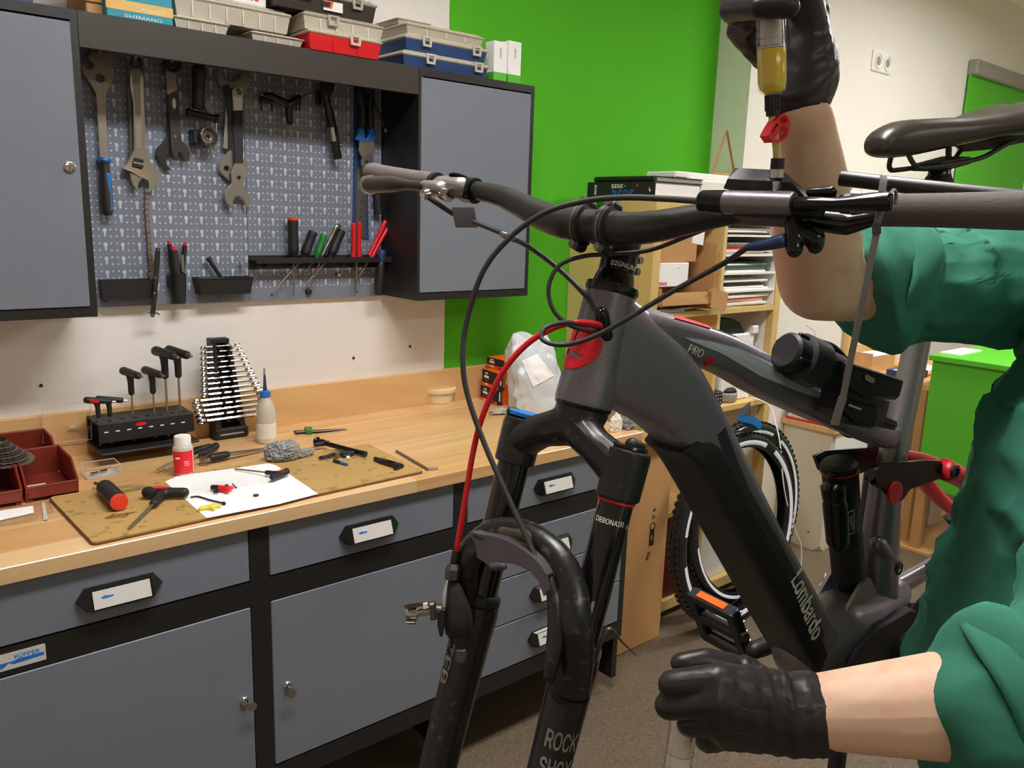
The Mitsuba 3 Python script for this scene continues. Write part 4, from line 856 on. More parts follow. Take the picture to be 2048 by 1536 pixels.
# cup with markers, trays, knobs
t = thing('tool_cup', 'round black cup holding three markers on the left panel', 'cup'); ym = PEG-.022
a, b = onY(*Z3c((1218, 500)), ym), onY(*Z3c((1222, 705)), ym); h = a[2]-b[2]
part(t, 'cup', lathe([(0, 0), (.0150, 0), (.0160, .002), (.0175, h), (.0155, h), (.0145, .004), (0, .004)], b, (a-b)), 'black_plastic', 30)
part(t, 'bracket', box(b[0]-.020, b[0]-.010, ym, PEG-.0003, b[2]+h*.55, b[2]+h*.95, .002), 'black_plastic')
for (p, q, r, m, lb) in (((1158, 285), (1195, 560), .0058, 'black_plastic', 'black marker with a red end, left of three in the cup'), ((1180, 325), (1212, 560), .0085, 'dark_rubber', 'fat dark marker with a dull red end, middle of three in the cup'), ((1268, 295), (1238, 560), .0058, 'black_plastic', 'black marker with a red end, right of three in the cup')):
    k = thing('marker', lb, 'marker'); oy = -.005 if 'fat' in lb else .003
    A, B = onY(*Z3c(p), ym)+V(0, oy, 0), onY(*Z3c(q), ym)+V(0, oy, 0); d = (B-A)/np.linalg.norm(B-A)
    part(k, 'barrel', cyl(A+d*.006, B, r, n=14), m); part(k, 'red_end', cyl(A-d*.002, A+d*.007, r*.8, n=14), 'red_bright')
t = thing('marker_clip', 'brown metal strip clipped in the marker cup', 'clip')
part(t, 'strip', plate([(1235, 370), (1255, 375), (1258, 495), (1240, 490)], ym-.012, .002, Z3c, bevel=0), 'old_steel', False)
def tray(px0, px1, zt, zb, dp, label, taper):
    t = thing('panel_tray', label, 'tray'); xa, xb = onY(px0, 500, PEG)[0], onY(px1, 500, PEG)[0]; w = .002; tp = taper
    def shell(x0, x1, y0, h0, h1, k): return hullp([(x0+k*tp, y0+k*tp*.8, h0), (x1-k*tp, y0+k*tp*.8, h0), (x0+k*tp, PEG-.0005, h0), (x1-k*tp, PEG-.0005, h0), (x0, y0, h1), (x1, y0, h1), (x0, PEG-.0005, h1), (x1, PEG-.0005, h1)])
    outer = mf(shell(xa, xb, PEG-dp, zb, zt, 1)); inner = mf(shell(xa+w, xb-w, PEG-dp+w, zb+.003, zt+.01, 1)).translate((0, -.0, 0))
    part(t, 'tray_body', tm(outer-inner.translate((0, -w*.5, 0))), 'black_plastic', False); return t, xa, xb
za = onY(400, 557, PEG-.045)[2]; zb_ = onY(430, 590, PEG-.045)[2]
t, xa, xb = tray(382, 491, za, zb_, .045, 'black tray with a green pad inside below the left panel', .006)
part(t, 'rim', prism(sbox(xa-.0015, PEG-.047, xb+.0015, PEG-.0005).difference(sbox(xa+.002, PEG-.043, xb-.002, PEG-.0025)), .003, T_(0, 0, za-.0025)), 'black_plastic', False)
solo('green_pad', box(xa+.012, xa+.070, PEG-.040, PEG-.008, zb_+.0035, za-.0005, .002), 'green_plastic', 'green pad lying in the small black panel tray', 'pad')
a, b = onY(*Z3c((1420, 395)), PEG-.02), onY(*Z3c((1535, 535)), PEG-.02)
solo('black_bit_holder', cat([cyl(a, b+V(0, 0, -.012), .0052, n=12), cyl(a, a+(b-a)*.14, .0066, n=12)]), 'black_plastic', 'black stick standing aslant in the small panel tray', 'stick')
za2 = onY(250, 560, PEG-.03)[2]; zb2 = onY(250, 598, PEG-.03)[2]
tray(192, 303, za2, zb2, .030, 'plain dark tray at the lower left of the left panel', .001)
t = thing('wire_hook', 'thin steel wire hook at the lower right of the left panel', 'hook')
part(t, 'wire', tube([onY(*Z3c(q), PEG-.012) for q in ((1632, 415), (1640, 440), (1648, 470), (1650, 495))], .0016, 8, 4), 'steel'); part(t, 'pin', tube([V(onY(*Z3c((1640, 445)), PEG)[0], PEG, onY(*Z3c((1640, 445)), PEG)[2]), onY(*Z3c((1640, 445)), PEG-.012)], .0016, 6, 0), 'steel')
q = onY(615.5, 583, PEG); solo('round_stud', lathe([(.008, 0), (.0085, .002), (.0075, .010), (.004, .012), (0, .012)], q, (0, -1, 0), 20), 'black_plastic', 'round black knob on the lower edge of the right panel', 'stud')
q = onY(672, 548, PEG); t = thing('panel_pin', 'ball-headed steel pin below the screwdriver rack', 'pin'); part(t, 'ball', balls((q+V(.002, -.014, 0), .0062)), 'chrome', True); part(t, 'shank', cyl(q, q+V(0, -.012, 0), .003, n=10), 'black_metal')
# ---------------------------------------------------------------- boxes on top of the cabinets
TZ = Z1
def solid(o, u, lx, ly, h, r=.002):      # box standing at corner o (front left bottom), front edge along u
    u = np.asarray(u, float); u[2] = 0; u /= np.linalg.norm(u); m = frame(o, u, np.cross(UZ, u)); return mv(box(0, lx, 0, ly, 0, h, r), m), m
mat('teal', (40, 140, 160), .6); mat('box_yellow', (216, 176, 96), .6); mat('clear_org', (190, 182, 164), .22, spec=.6)
mat('smoke_lid', (170, 162, 148), .22, spec=.6); mat('blue_org', (40, 66, 112), .35)
def zt(x, y, Y=1.90): return onY(x, y, Y)
# brown carton with teal and yellow carton
t = thing('carton', 'teal carton with a yellow stripe on top of the beam', 'carton')
a, b = zt(215, 35, 1.895), zt(348, 50, 1.895); L = b[0]-a[0]
part(t, 'carton_body', box(a[0], b[0], 1.90, 2.08, TZ, TZ+.19, .002), 'teal', False)
z = lambda y: zt(280, y, 1.899)[2]
part(t, 'yellow_stripe', box(a[0]-.0006, b[0]+.0006, 1.8992, 1.90, z(26), z(6)), 'box_yellow', False)
part(t, 'white_print', textc('SHIMANO', .0075, ((a[0]+b[0])/2+.02, 1.899, z(20)), (1, 0, 0), (0, 0, 1), .0006, False, .055), 'cream_paper', False)
part(t, 'white_print', textc('SHIMANO', .0065, ((a[0]+b[0])/2+.005, 1.8994, z(36)), (1, 0, 0), (0, 0, 1), .0006, False, .075), 'print_white', False)
t = thing('carton', 'brown carton behind the teal one, above the left wall cabinet', 'carton')
a = zt(172, 10, 1.93); part(t, 'carton_body', box(a[0], a[0]+.035, 1.93, 2.08, TZ, TZ+.14, .002), 'cardboard', False)
part(t, 'flap', box(a[0]-.03, a[0]+.03, 1.925, 1.929, TZ+.027, TZ+.14, .001), 'cardboard', False)
a = zt(0, 0, 1.96); solo('blue_carton', box(a[0]-.02, a[0]+.055, 1.95, 2.08, TZ, TZ+.10, .002), 'navy', 'dark blue carton on top of the left wall cabinet', 'carton')
def organizer(o, u, lx, ly, h, base, lid, hl, label, latches=(.28, .72), div=4, clear_h=None):
    t = thing('parts_organizer', label, 'storage box'); m = frame(o, u, np.cross(UZ, np.asarray(u, float)))
    q = hullp([(x, y, z) for x, y, z in ((.006, .006, 0), (lx-.006, .006, 0), (.006, ly-.006, 0), (lx-.006, ly-.006, 0), (0, 0, h-hl), (lx, 0, h-hl), (0, ly, h-hl), (lx, ly, h-hl))])
    part(t, 'base', mv(q, m), base, False)
    k = part(t, 'lid', mv(cat([box(-.004, lx+.004, -.004, ly+.004, h-hl, h-hl*.45, .003), box(.006, lx-.006, .006, ly-.006, h-hl*.45, h, .004)]), m), lid, False)
    for f in latches:
        c = lx*f; w = .016
        fr = Polygon([(c-w, h-.002), (c+w, h-.002), (c+w*.8, h-hl-.014), (c-w*.8, h-hl-.014)]).difference(Polygon([(c-w*.5, h-hl*.55), (c+w*.5, h-hl*.55), (c+w*.45, h-hl-.008), (c-w*.45, h-hl-.008)]))
        part(k, 'latch', mv(prism(fr, .006, frame((0, -.001, 0), (1, 0, 0), (0, 0, 1)), .001), m), lid, False)
    for i in range(div): part(t, 'divider', mv(box(lx*(i+1)/(div+1)-.001, lx*(i+1)/(div+1)+.001, -.0012, .001, .004, h-hl-.002), m), 'cream_paper' if 'clear' in base else base, False)
    return t, m
U = V(1, 0, 0)
a = zt(352, 52, 1.90)
organizer(V(a[0]+.002, 1.915, TZ), U, .118, .14, .030, 'clear_org', 'clear_org', .008, 'low clear parts box under the stacked clear boxes, left one', (), 3)
a = zt(508, 78, 1.90)
organizer(V(a[0], 1.912, TZ), U, .125, .14, .024, 'clear_org', 'clear_org', .007, 'low clear parts box beside the red organizer', (), 3)
a = zt(352, 40, 1.92)
organizer(V(a[0], 1.925, TZ+.0308), U, .265, .14, .050, 'clear_org', 'clear_org', .014, 'wide clear parts organizer full of small parts, under the white and red box', (), 6)
t = thing('carton', 'white and red carton on the clear organizers', 'carton'); a, b = zt(348, 14, 1.92), zt(540, 26, 1.92)
m0, mm = solid(V(a[0], 1.925, TZ+.0815), V(1, .06, 0), b[0]-a[0], .13, .05); part(t, 'carton_body', m0, 'white_paper', False)
part(t, 'red_end', mv(box(-.0008, .0, .001, .129, .001, .049), mm), 'print_red', False); part(t, 'red_print', textc('TUBELESS', .014, mm[:3, 3]+mm[:3, 0]*.15+UZ*.018-mm[:3, 1]*.0005, mm[:3, 0], UZ, .0008, True), 'print_red', False)
a, b = zt(615, 100, 1.895), zt(758, 118, 1.895)
t, m = organizer(V(a[0], 1.885, TZ), U, b[0]-a[0], .17, .046, 'red_plastic', 'clear_org', .010, 'red parts organizer with a clear lid at the front of the beam', (.62,), 2)
organizer(V(a[0]-.006, 1.90, TZ+.0465), V(1, .0, 0), .215, .16, .040, 'clear_org', 'smoke_lid', .012, 'clear parts organizer lying on the red one', (.35,), 4)
a, b = zt(560, 55, 1.90), zt(775, 60, 1.90)
t, m = organizer(V(a[0]-.01, 1.905, TZ+.087), V(1, .02, 0), .270, .17, .052, 'brown_black', 'smoke_lid', .014, 'dark brown parts organizer with a grey lid, topmost of its stack', (.30, .80), 0)
q = prism(sbox(-.026, -.011, .026, .011), .0008, frame(m[:3, 3]+m[:3, 0]*.150+UZ*.020-m[:3, 1]*.0005, m[:3, 0], UZ)); k = part(t, 'sticker', q, 'print_white', False, 'orange and white sticker')
part(k, 'orange_field', prism([(-.026, -.006), (-.004, -.006), (.002, .011), (-.026, .011)], .0006, frame(m[:3, 3]+m[:3, 0]*.150+UZ*.020-m[:3, 1]*.0011, m[:3, 0], UZ)), 'orange', False)
part(k, 'dark_field', prism([(-.026, -.004), (-.010, -.004), (-.006, .008), (-.026, .008)], .0006, frame(m[:3, 3]+m[:3, 0]*.150+UZ*.020-m[:3, 1]*.0016, m[:3, 0], UZ)), 'print_black', False)
a, b = zt(762, 118, 1.90), zt(985, 150, 1.90)
organizer(V(1.205, 1.900, TZ), U, .275, .18, .040, 'blue_org', 'clear_org', .014, 'blue parts organizer with clear trim, the lower of two beside the small cartons', (.30, .88), 0)
organizer(V(1.215, 1.905, TZ+.0405), U, .265, .17, .042, 'blue_org', 'clear_org', .014, 'blue parts organizer with clear trim, lying on another blue one', (.24, .86), 0)
organizer(V(1.222, 1.912, TZ+.083), U, .250, .15, .030, 'clear_org', 'clear_org', .012, 'clear parts organizer with red and black parts on the blue ones', (), 3)
organizer(V(1.222, 1.955, TZ+.1135), U, .100, .11, .014, 'clear_org', 'smoke_lid', .005, 'flat clear box on top at the left of the clear organizer', (), 0)
for i, (x0, y0, x1, y1) in enumerate(((987, 155, 1013, 158), (1016, 158, 1041, 160))):
    t = thing('small_carton', 'small white and green carton on the right wall cabinet, the %s of two' % ('left' if i == 0 else 'right'), 'carton')
    a, b = zt(x0, y0, 1.90), zt(x1, y1, 1.90); h = zt(x0, 80, 1.90)[2]-TZ
    part(t, 'upper_body', box(a[0], b[0], 1.90, 1.94, TZ+.022, TZ+h, .001), 'white_paper', False); part(t, 'green_foot', box(a[0], b[0], 1.90, 1.94, TZ, TZ+.0218, .001), 'green_board', False)
    part(t, 'print_lines', textc('SIGMA', .006, ((a[0]+b[0])/2, 1.8995, TZ+h*.7), (0, 0, -1), (1, 0, 0), .0005), 'grey_plastic', False)
# ---------------------------------------------------------------- bookcase and the corner behind the bicycle
KX0, KX1, KY = 2.012, 2.757, 1.712
t = thing('bookcase', 'birch cube bookcase with two columns standing against the green wall', 'bookcase')
part(t, 'side_panel', box(KX0, KX0+.038, KY, 2.092, 0, 1.437, .001), 'birch', False); part(t, 'side_panel', box(KX1-.038, KX1, KY, 1.935, 0, 1.437, .001), 'birch', False)
part(t, 'top_panel', box(KX0, KX1, KY, 1.935, 1.437, 1.475, .001), 'birch', False)
part(t, 'divider', box(2.376, 2.393, KY+.001, 1.93, .07, 1.437), 'birch', False)
for z0, z1 in ((.03, .068), (.387, .404), (.736, .754), (1.095, 1.113)): part(t, 'shelf', box(KX0+.038, KX1-.038, KY+.001, 1.93, z0, z1), 'birch', False)
part(t, 'back_panel', box(KX0+.038, KX1-.038, 1.93, 1.934, .068, 1.437), 'white_plastic', False)
part(t, 'side_liner', box(KX1-.0395, KX1-.038, KY+.03, 1.93, .07, 1.437), 'white_plastic', False)
# letter tray insert with papers
t = thing('letter_tray', 'white letter tray insert full of papers in the upper right cube', 'letter tray')
xa, xb = 2.394, KX1-.0405; zs = [onY(1500, y, KY)[2] for y in (470, 509, 545, 580)]
part(t, 'side', box(xa, xa+.004, KY+.004, 1.92, 1.114, 1.43), 'white_plastic', False); part(t, 'side', box(xb-.004, xb, KY+.004, 1.92, 1.114, 1.43), 'white_plastic', False)
for z in zs: part(t, 'shelf', box(xa+.004, xb-.004, KY+.003, 1.92, z-.007, z), 'white_plastic', False)
cols = ['white_paper', 'cream_paper', 'grey_plastic', 'print_black', 'white_paper', 'green_plastic', 'white_paper', 'cream_paper', 'print_red', 'white_paper']
nlab = ['uppermost', 'second', 'third', 'fourth', 'lowest']
mat('dark_green', (24, 84, 58), .6)
for i, (z, n, mx) in enumerate(((zs[0], 3, .020), (zs[1], 5, .042), (zs[2], 5, .040), (zs[3], 5, .034), (1.1135, 5, .040))):
    h = z+.0004; seqs = [['print_black', 'cream_paper', 'grey_plastic'], ['white_paper', 'cream_paper', 'print_red', 'white_paper', 'grey_plastic'], ['white_paper', 'grey_plastic', 'dark_green', 'white_paper', 'print_black'], ['white_paper', 'white_paper', 'print_black', 'cream_paper', 'white_paper'], ['grey_plastic', 'cream_paper', 'white_paper', 'orange', 'white_paper']][i]
    for j, m in enumerate(seqs):
        th = mx/len(seqs)*rng.uniform(.7, 1.2); x0 = xa+.012+rng.uniform(0, .03); x1 = xb-.012-rng.uniform(0, .05); a = rng.uniform(-.04, .04)
        q = box(-(x1-x0)/2, (x1-x0)/2, -.13, .13, 0, th, .0008); R = T_((x0+x1)/2, KY+.012+.13+rng.uniform(0, .02), h); R[:2, :2] = [[math.cos(a), -math.sin(a)], [math.sin(a), math.cos(a)]]
        pl = ['bottom', 'second', 'third', 'fourth', 'top'][j] if j < len(seqs)-1 else 'top'
        solo('paper_stack', mv(q, R), m, '%s %s sheaf in the %s compartment of the letter tray' % ({'print_black': 'black', 'cream_paper': 'cream', 'grey_plastic': 'grey', 'white_paper': 'white', 'print_red': 'red', 'dark_green': 'dark green', 'orange': 'orange'}[m], pl, nlab[i]), 'papers', False)
        h += th+.0005
solo('green_ball', balls(((xa+.028, KY+.03, zs[0]+.046), .014), ((xa+.045, KY+.03, zs[0]+.040), .010)), 'green_paint', 'small bright green item at the left of the uppermost tray compartment', 'item', True)
# cartons in the upper left cube
def XZq(pts, Y): return [XZ(p, Y) for p in pts]
t = thing('carton', 'brown carton with a white label in the upper left cube, topmost of the stack', 'carton')
part(t, 'carton_body', box(2.052, 2.270, 1.742, 1.92, 1.275, 1.40, .002), 'cardboard', False)
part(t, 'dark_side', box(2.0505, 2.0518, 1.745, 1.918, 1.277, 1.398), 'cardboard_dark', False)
q = XZq([(1387, 459), (1410, 463), (1406, 491), (1384, 486)], 1.741); part(t, 'paper_label', prism(q, .001, frame((0, 1.742, 0), (1, 0, 0), (0, 0, 1))), 'white_paper', False)
solo('white_carton', box(2.053, 2.225, 1.735, 1.90, 1.196, 1.274, .002), 'white_paper', 'white carton squeezed below the topmost brown carton in the upper left cube', 'carton', False)
part('white_carton', 'red_print', textc('BOSCH', .010, (2.092, 1.7345, 1.207), (1, 0, 0), (0, 0, 1), .0006, True), 'print_red', False)
part('white_carton', 'small_print', box(2.165, 2.175, 1.7342, 1.7348, 1.255, 1.257), 'grey_plastic', False)
t = thing('open_carton', 'open brown carton with flaps hanging out of the upper left cube', 'carton')
part(t, 'bottom', box(2.055, 2.33, 1.70, 1.91, 1.135, 1.140), 'cardboard_dark', False); part(t, 'back', box(2.055, 2.33, 1.905, 1.91, 1.14, 1.19), 'cardboard', False)
part(t, 'front_flap', hullp([(2.056, 1.695, 1.140), (2.30, 1.680, 1.140), (2.056, 1.698, 1.180), (2.27, 1.690, 1.180), (2.056, 1.700, 1.140), (2.30, 1.685, 1.140), (2.056, 1.703, 1.180), (2.27, 1.695, 1.180)]), 'cardboard', False)
part(t, 'side_wall', box(2.325, 2.33, 1.70, 1.905, 1.14, 1.34), 'cardboard', False)
part(t, 'left_wall', box(2.055, 2.058, 1.705, 1.905, 1.14, 1.195), 'cardboard', False)
q = [onY(x, y, 1.675) for x, y in ((1425, 576), (1457, 586), (1451, 622), (1421, 615))]; 
part(t, 'end_flap', prism([(p[0], p[2]) for p in q], .004, frame((0, 1.678, 0), (1, 0, 0), (0, 0, 1))), 'cardboard', False)
q = [onY(x, y, 1.69) for x, y in ((1403, 597), (1425, 575), (1421, 615), (1412, 610))]; part(t, 'corner_flap', prism([(p[0], p[2]) for p in q], .004, frame((0, 1.690, 0), (1, 0, 0), (0, 0, 1))), 'cardboard', False)
solo('loose_papers', cat([box(2.053, 2.20, 1.72, 1.90, 1.1135, 1.119), box(2.06, 2.25, 1.725, 1.90, 1.1195, 1.125)]), 'cream_paper', 'loose papers under the open carton in the upper left cube', 'papers', False, kind=None)
solo('black_cable', tube([(2.08, 1.722, 1.130), (2.14, 1.715, 1.128), (2.19, 1.722, 1.129), (2.24, 1.74, 1.128)], .003, 8), 'black_plastic', 'black cable on the papers under the open carton', 'cable', True)
# row 2 right: black set-top, white router; row 2 speaker on shelf
t = thing('desk_telephone', 'black hooded device on a white base in the middle right cube', 'device')
q = [onY(x, y, 1.76) for x, y in ((1441, 637), (1465, 637), (1482, 645), (1492, 668), (1441, 668))]
part(t, 'hood', prism([(p[0], p[2]) for p in q], .10, frame((0, 1.86, 0), (1, 0, 0), (0, 0, 1)), .004), 'black_plastic', False)
q0 = onY(1441, 690, 1.76); q1 = onY(1512, 690, 1.76); zb = onY(1470, 668, 1.76)[2]
part(t, 'white_base', box(q0[0]+.012, q1[0]-.02, 1.755, 1.87, .7545, zb, .006), 'white_plastic', False)
part(t, 'white_knob', box(q1[0]-.05, q1[0]-.012, 1.745, 1.79, zb-.005, zb+.026, .004), 'white_plastic', False)
t = thing('smart_speaker', 'round light grey speaker with a dark top on the bookcase shelf', 'speaker')
o = onY(1483, 783, 1.80); o[2] = .7545; o[1] = 1.775; o[0] = 2.545
part(t, 'body', lathe([(0, 0), (.040, .001), (.046, .010), (.047, .030), (.044, .038)], o, n=32), 'grey_plastic', True); part(t, 'top_dome', lathe([(.044, .038), (.040, .047), (.026, .054), (0, .056)], o, n=32), 'dark_rubber', True)
solo('patterned_box', box(2.432, 2.480, 1.735, 1.80, .7545, .806, .004), 'black_plastic', 'small black patterned box beside the round grey speaker', 'box', False)
for i in range(9): part('patterned_box', 'white_dot', balls(((2.438+.0045*(i % 3)*3, 1.7348, .766+.014*(i//3)), .0022)), 'white_plastic', False)
pts = [(2.60, 1.745, .775), onY(1535, 808, 1.68), onY(1552, 850, 1.62), onY(1561, 895, 1.57), onY(1566, 960, 1.545), onY(1575, 1010, 1.545), onY(1590, 1060, 1.54), onY(1603, 1100, 1.535), onY(1606, 1112, 1.53)+V(.02, 0, -.2), V(2.95, 1.52, .004), V(3.05, 1.56, .004)]
solo('white_cable', tube(pts, .0024, 8, 8), 'white_plastic', 'thin white cable hanging from the speaker in front of the tyres', 'cable', True)
# lower row: dark red crate
mat('dark_red', (92, 14, 18), .5)
t = thing('red_crate', 'dark red crate in the bottom left cube behind the tyres', 'crate')
part(t, 'front', box(2.055, 2.37, 1.73, 1.738, .070, .375, .002), 'dark_red', False); part(t, 'body', cat([box(2.055, 2.062, 1.738, 1.92, .070, .375), box(2.363, 2.37, 1.738, 1.92, .070, .375), box(2.062, 2.363, 1.738, 1.92, .070, .076)]), 'dark_red', False)
solo('white_folder', box(2.42, 2.60, 1.74, 1.92, .0685, .30, .003), 'white_plastic', 'white folder box in the bottom right cube behind the tyres', 'box', False)
# on top: catalogue, notebook, printer, triangle
z0 = 1.4755
t = thing('catalogue', 'thick black catalogue with white pages lying on the bookcase', 'book')
part(t, 'pages', box(2.022, 2.245, 1.732, 2.02, z0+.002, z0+.050), 'white_paper', False)
part(t, 'cover', cat([box(2.018, 2.248, 1.728, 2.024, z0, z0+.002), box(2.018, 2.248, 1.728, 2.024, z0+.050, z0+.052), box(2.018, 2.021, 1.728, 2.024, z0+.002, z0+.050)]), 'print_black', False)
u, v = V(0, 1, 0), V(0, 0, -1)
part(t, 'spine_print', textc('2024', .0195, (2.0178, 1.862, z0+.0165), u, v, .0008, True, .095), 'logo_blue', False); part(t, 'spine_print', textc('-2025', .0115, (2.0178, 1.882, z0+.038), u, v, .0008, True, .062), 'print_white', False)
part(t, 'spine_print', textc('BIKES', .008, (2.0178, 1.985, z0+.026), V(0, 0, -1), V(0, -1, 0), .0008, True), 'print_white', False)
part(t, 'spine_mark', prism([(-.006, -.004), (.006, -.002), (.006, .004), (.001, .002)], .0008, frame((2.0178, 1.748, z0+.028), V(0, 0, -1), V(0, -1, 0))), 'print_white', False)
part(t, 'spine_mark', prism(sbox(-.003, -.003, .003, .003), .0008, frame((2.0178, 1.802, z0+.040), u, v)), 'orange_cap', False)
t = thing('notebook', 'black bound notebook lying on the thick black catalogue', 'book')
part(t, 'pages', box(2.030, 2.262, 1.738, 1.99, z0+.0545, z0+.067), 'grey_plastic', False); part(t, 'cover', cat([box(2.024, 2.266, 1.735, 1.995, z0+.0522, z0+.0545, .0008), box(2.024, 2.266, 1.735, 1.995, z0+.067, z0+.0695, .0008), tube([(2.026, 1.735, z0+.0608), (2.026, 1.995, z0+.0608)], .0085, 12, 0)]), 'black_plastic', False)
t = thing('printer', 'flat white printer on the bookcase behind the catalogue', 'printer')
part(t, 'body', box(2.262, 2.62, 1.745, 2.05 if 0 else 1.93, z0, z0+.072, .008), 'white_plastic', 30); part(t, 'lid', box(2.20, 2.625, 1.80, 1.93, z0+.0725, z0+.096, .006), 'white_plastic', 30)
part(t, 'paper_slot', box(2.28, 2.44, 1.7445, 1.746, z0+.030, z0+.033), 'grey_plastic', False)
t = thing('triangle_frame', 'wooden triangle ornament standing on the white printer', 'ornament'); Y = 1.86
pq = [onY(x, y, Y) for x, y in ((1455, 240), (1427, 328), (1471, 332))]; zb = z0+.0962; off = zb-min(p[2] for p in pq)+.006
pq = [p+V(0, 0, off) for p in pq]
for a, b in ((0, 1), (0, 2), (1, 2)): part(t, 'wooden_bar', tube([pq[a], pq[b]], .005, 4, 0), 'cardboard_dark' if (a, b) == (0, 2) else 'cardboard', False)
# flat carton standing between bench and bookcase
t = thing('flat_carton', 'tall flat brown carton standing between the workbench and the bookcase', 'carton')
part(t, 'carton_body', box(1.752, 2.088, 1.636, 1.700, .001, .705, .002), 'cardboard', False)
part(t, 'top_flap', hullp([(1.755, 1.640, .704), (2.085, 1.640, .704), (1.755, 1.640, .706), (2.085, 1.640, .706), (1.77, 1.60, .730), (2.07, 1.60, .730), (1.77, 1.60, .732), (2.07, 1.60, .732)]), 'cardboard', False)
def onbox(x, y): p = onY(x, y, 1.6355); return p
for s, x, y in (('PAP', 1303, 1075),):
    p = onbox(x, y); part(t, 'recycling_print', prism(sbox(-.028, -.011, .028, .011).difference(sbox(-.010, -.004, .010, .004)), .0008, frame(p, (0, 0, 1), (-1, 0, 0))), 'print_black', False)
p = onbox(1305, 1052); part(t, 'recycling_print', bend_ring(.012, .0014, p, (0, -1, 0), 20, 6), 'print_black', False)
p = onbox(1307, 1034); part(t, 'recycling_print', bend_ring(.009, .0014, p, (0, -1, 0), 3, 6), 'print_black', False)
p = onbox(1297, 1108); part(t, 'recycling_print', cat([bend_ring(.006, .0014, p, (0, -1, 0), 12, 6), bend_ring(.005, .0014, p+V(-.006, 0, -.014), (0, -1, 0), 12, 6)]), 'print_black', False)
p = onbox(1308, 1020); part(t, 'recycling_print', prism([(-.006, -.006), (.006, -.006), (0, .006)], .0008, frame(p, (0, 0, 1), (-1, 0, 0))), 'print_black', False)
# tyres
mat('tyre', (22, 23, 28), .22, spec=.6); mat('reflective', (238, 240, 250), .5)
def tyre(c, nrm, R, w, label, sides, bw):
    t = thing('bicycle_tyre', label, 'tyre'); u, v, d = basis(nrm)
    r = w/2; pr = []
    for a in np.linspace(-2.45, 2.45, 17): pr.append((R-r+r*math.cos(a), r*math.sin(a)))
    pr += [(R-r+(r-.004)*math.cos(a), (r-.004)*math.sin(a)) for a in np.linspace(2.45, -2.45, 17)]
    m = trimesh.creation.revolve(np.array(pr+[pr[0]]), sections=72); part(t, 'casing', mv(m, frame(c, u, v)), 'tyre', 40)
    for s in sides:
        for a0, a1 in ((.15, 2.0), (2.2, 4.1), (4.3, 6.1)):
            A = np.linspace(a0, a1, 26); C = []
            for a in A:
                e = math.cos(a)*u+math.sin(a)*v; rr = R-r
                f = lambda b, k: np.asarray(c)+e*(rr+(r+k)*math.cos(b))+d*s*(r+k)*math.sin(b)
                C.append([f(bw[1], .0007), f((bw[0]+bw[1])/2, .0007), f(bw[0], .0007), f(bw[0], -.001), f((bw[0]+bw[1])/2, -.001), f(bw[1], -.001)])
            part(t, 'reflective_band', rings(C, 6), 'reflective', False)
    n = 84
    for k in range(1): 
        kn = [hullp([np.asarray(c)+(math.cos(a)*u+math.sin(a)*v)*(R+q)+d*(o+s*.006)+np.cross(d, math.cos(a)*u+math.sin(a)*v)*p*.007 for q in (-.004, .0006) for s in (-1, 1) for p in (-1, 1)]) for a in np.linspace(0, 2*np.pi, n, endpoint=False) for o in ((-.014, .014) if 1 else ())]
        q = part(t, 'tread_knobs', cat(kn), 'tyre', False); labels[q] = {'kind': 'stuff', 'label': 'tread blocks'}
    return t
tyre(V(2.375, 1.565, .354), (0, 1, -.06), .347, .060, 'black bicycle tyre with white reflective bands leaning on the bookcase, the front one', (-1,), (1.45, 2.0))
tyre(V(2.535, 1.640, .354), (0, 1, -.06), .347, .060, 'black bicycle tyre with white reflective bands leaning on the bookcase, the rear one', (-1,), (1.62, 2.0))
q = onY(1497, 845, 1.575)
t = thing('tyre_tag', 'blue and white clip tag with black tail on top of the front tyre', 'tag')
part(t, 'blue_strap', hullp([q+V(x, y, z) for x, y, z in ((-.030, -.036, .006), (.022, -.036, -.022), (-.018, -.036, .030), (.030, -.036, .0), (-.030, .03, .006), (.022, .03, -.022), (-.018, .03, .030), (.030, .03, .0))]), 'blue_plastic', False)
part(t, 'black_tail', hullp([q+V(-.02, -.01, .025), q+V(.005, .0, .022), q+V(.000, .0, .075), q+V(-.03, .02, .045)]), 'black_plastic', False)
# low white cabinet with wooden top
mat('cab_white', (206, 196, 176), .6)
t = thing('low_cabinet', 'low off-white cabinet with a wooden top beyond the tyres', 'cabinet')
CX = 3.24
part(t, 'body', hullp([(CX, 1.70, .03), (CX, 1.93, .0), (3.62, 1.73, .0), (3.62, 1.93, .0), (CX+.03, 1.70, .0), (CX, 1.73, .0), (3.62, 1.73, .40), (CX, 1.70, .40), (CX, 1.93, .54), (3.62, 1.93, .54), (3.62, 1.70, .54), (CX, 1.70, .54)]), 'cab_white', False)
part(t, 'drawer_front', box(CX+.02, 3.60, 1.692, 1.699, .43, .53, .002), 'white_plastic', False)
part(t, 'wooden_top', box(CX-.02, 3.64, 1.68, 1.935, .541, .566, .002), 'plywood', False)
part(t, 'screw', cyl((3.2405, 1.76, .075), (3.239, 1.76, .075), .004, n=10), 'dark_steel')
ct = .5665
def CP(x, y): return onZ(x, y, ct)
solo('red_folder', prism([(3.225, 1.69), (3.50, 1.69), (3.50, 1.92), (3.225, 1.92)], .006, T_(0, 0, ct)), 'red_plastic', 'red folder at the bottom of the pile on the low cabinet', 'folder', False)
solo('magazine', box(3.24, 3.48, 1.72, 1.92, ct+.0065, ct+.020, .001), 'cream_paper', 'cream magazine on the red folder on the low cabinet', 'magazine', False)
solo('green_folder', box(3.25, 3.50, 1.74, 1.93, ct+.0205, ct+.028, .001), 'dark_green', 'dark green folder on the cream magazine on the low cabinet', 'folder', False)
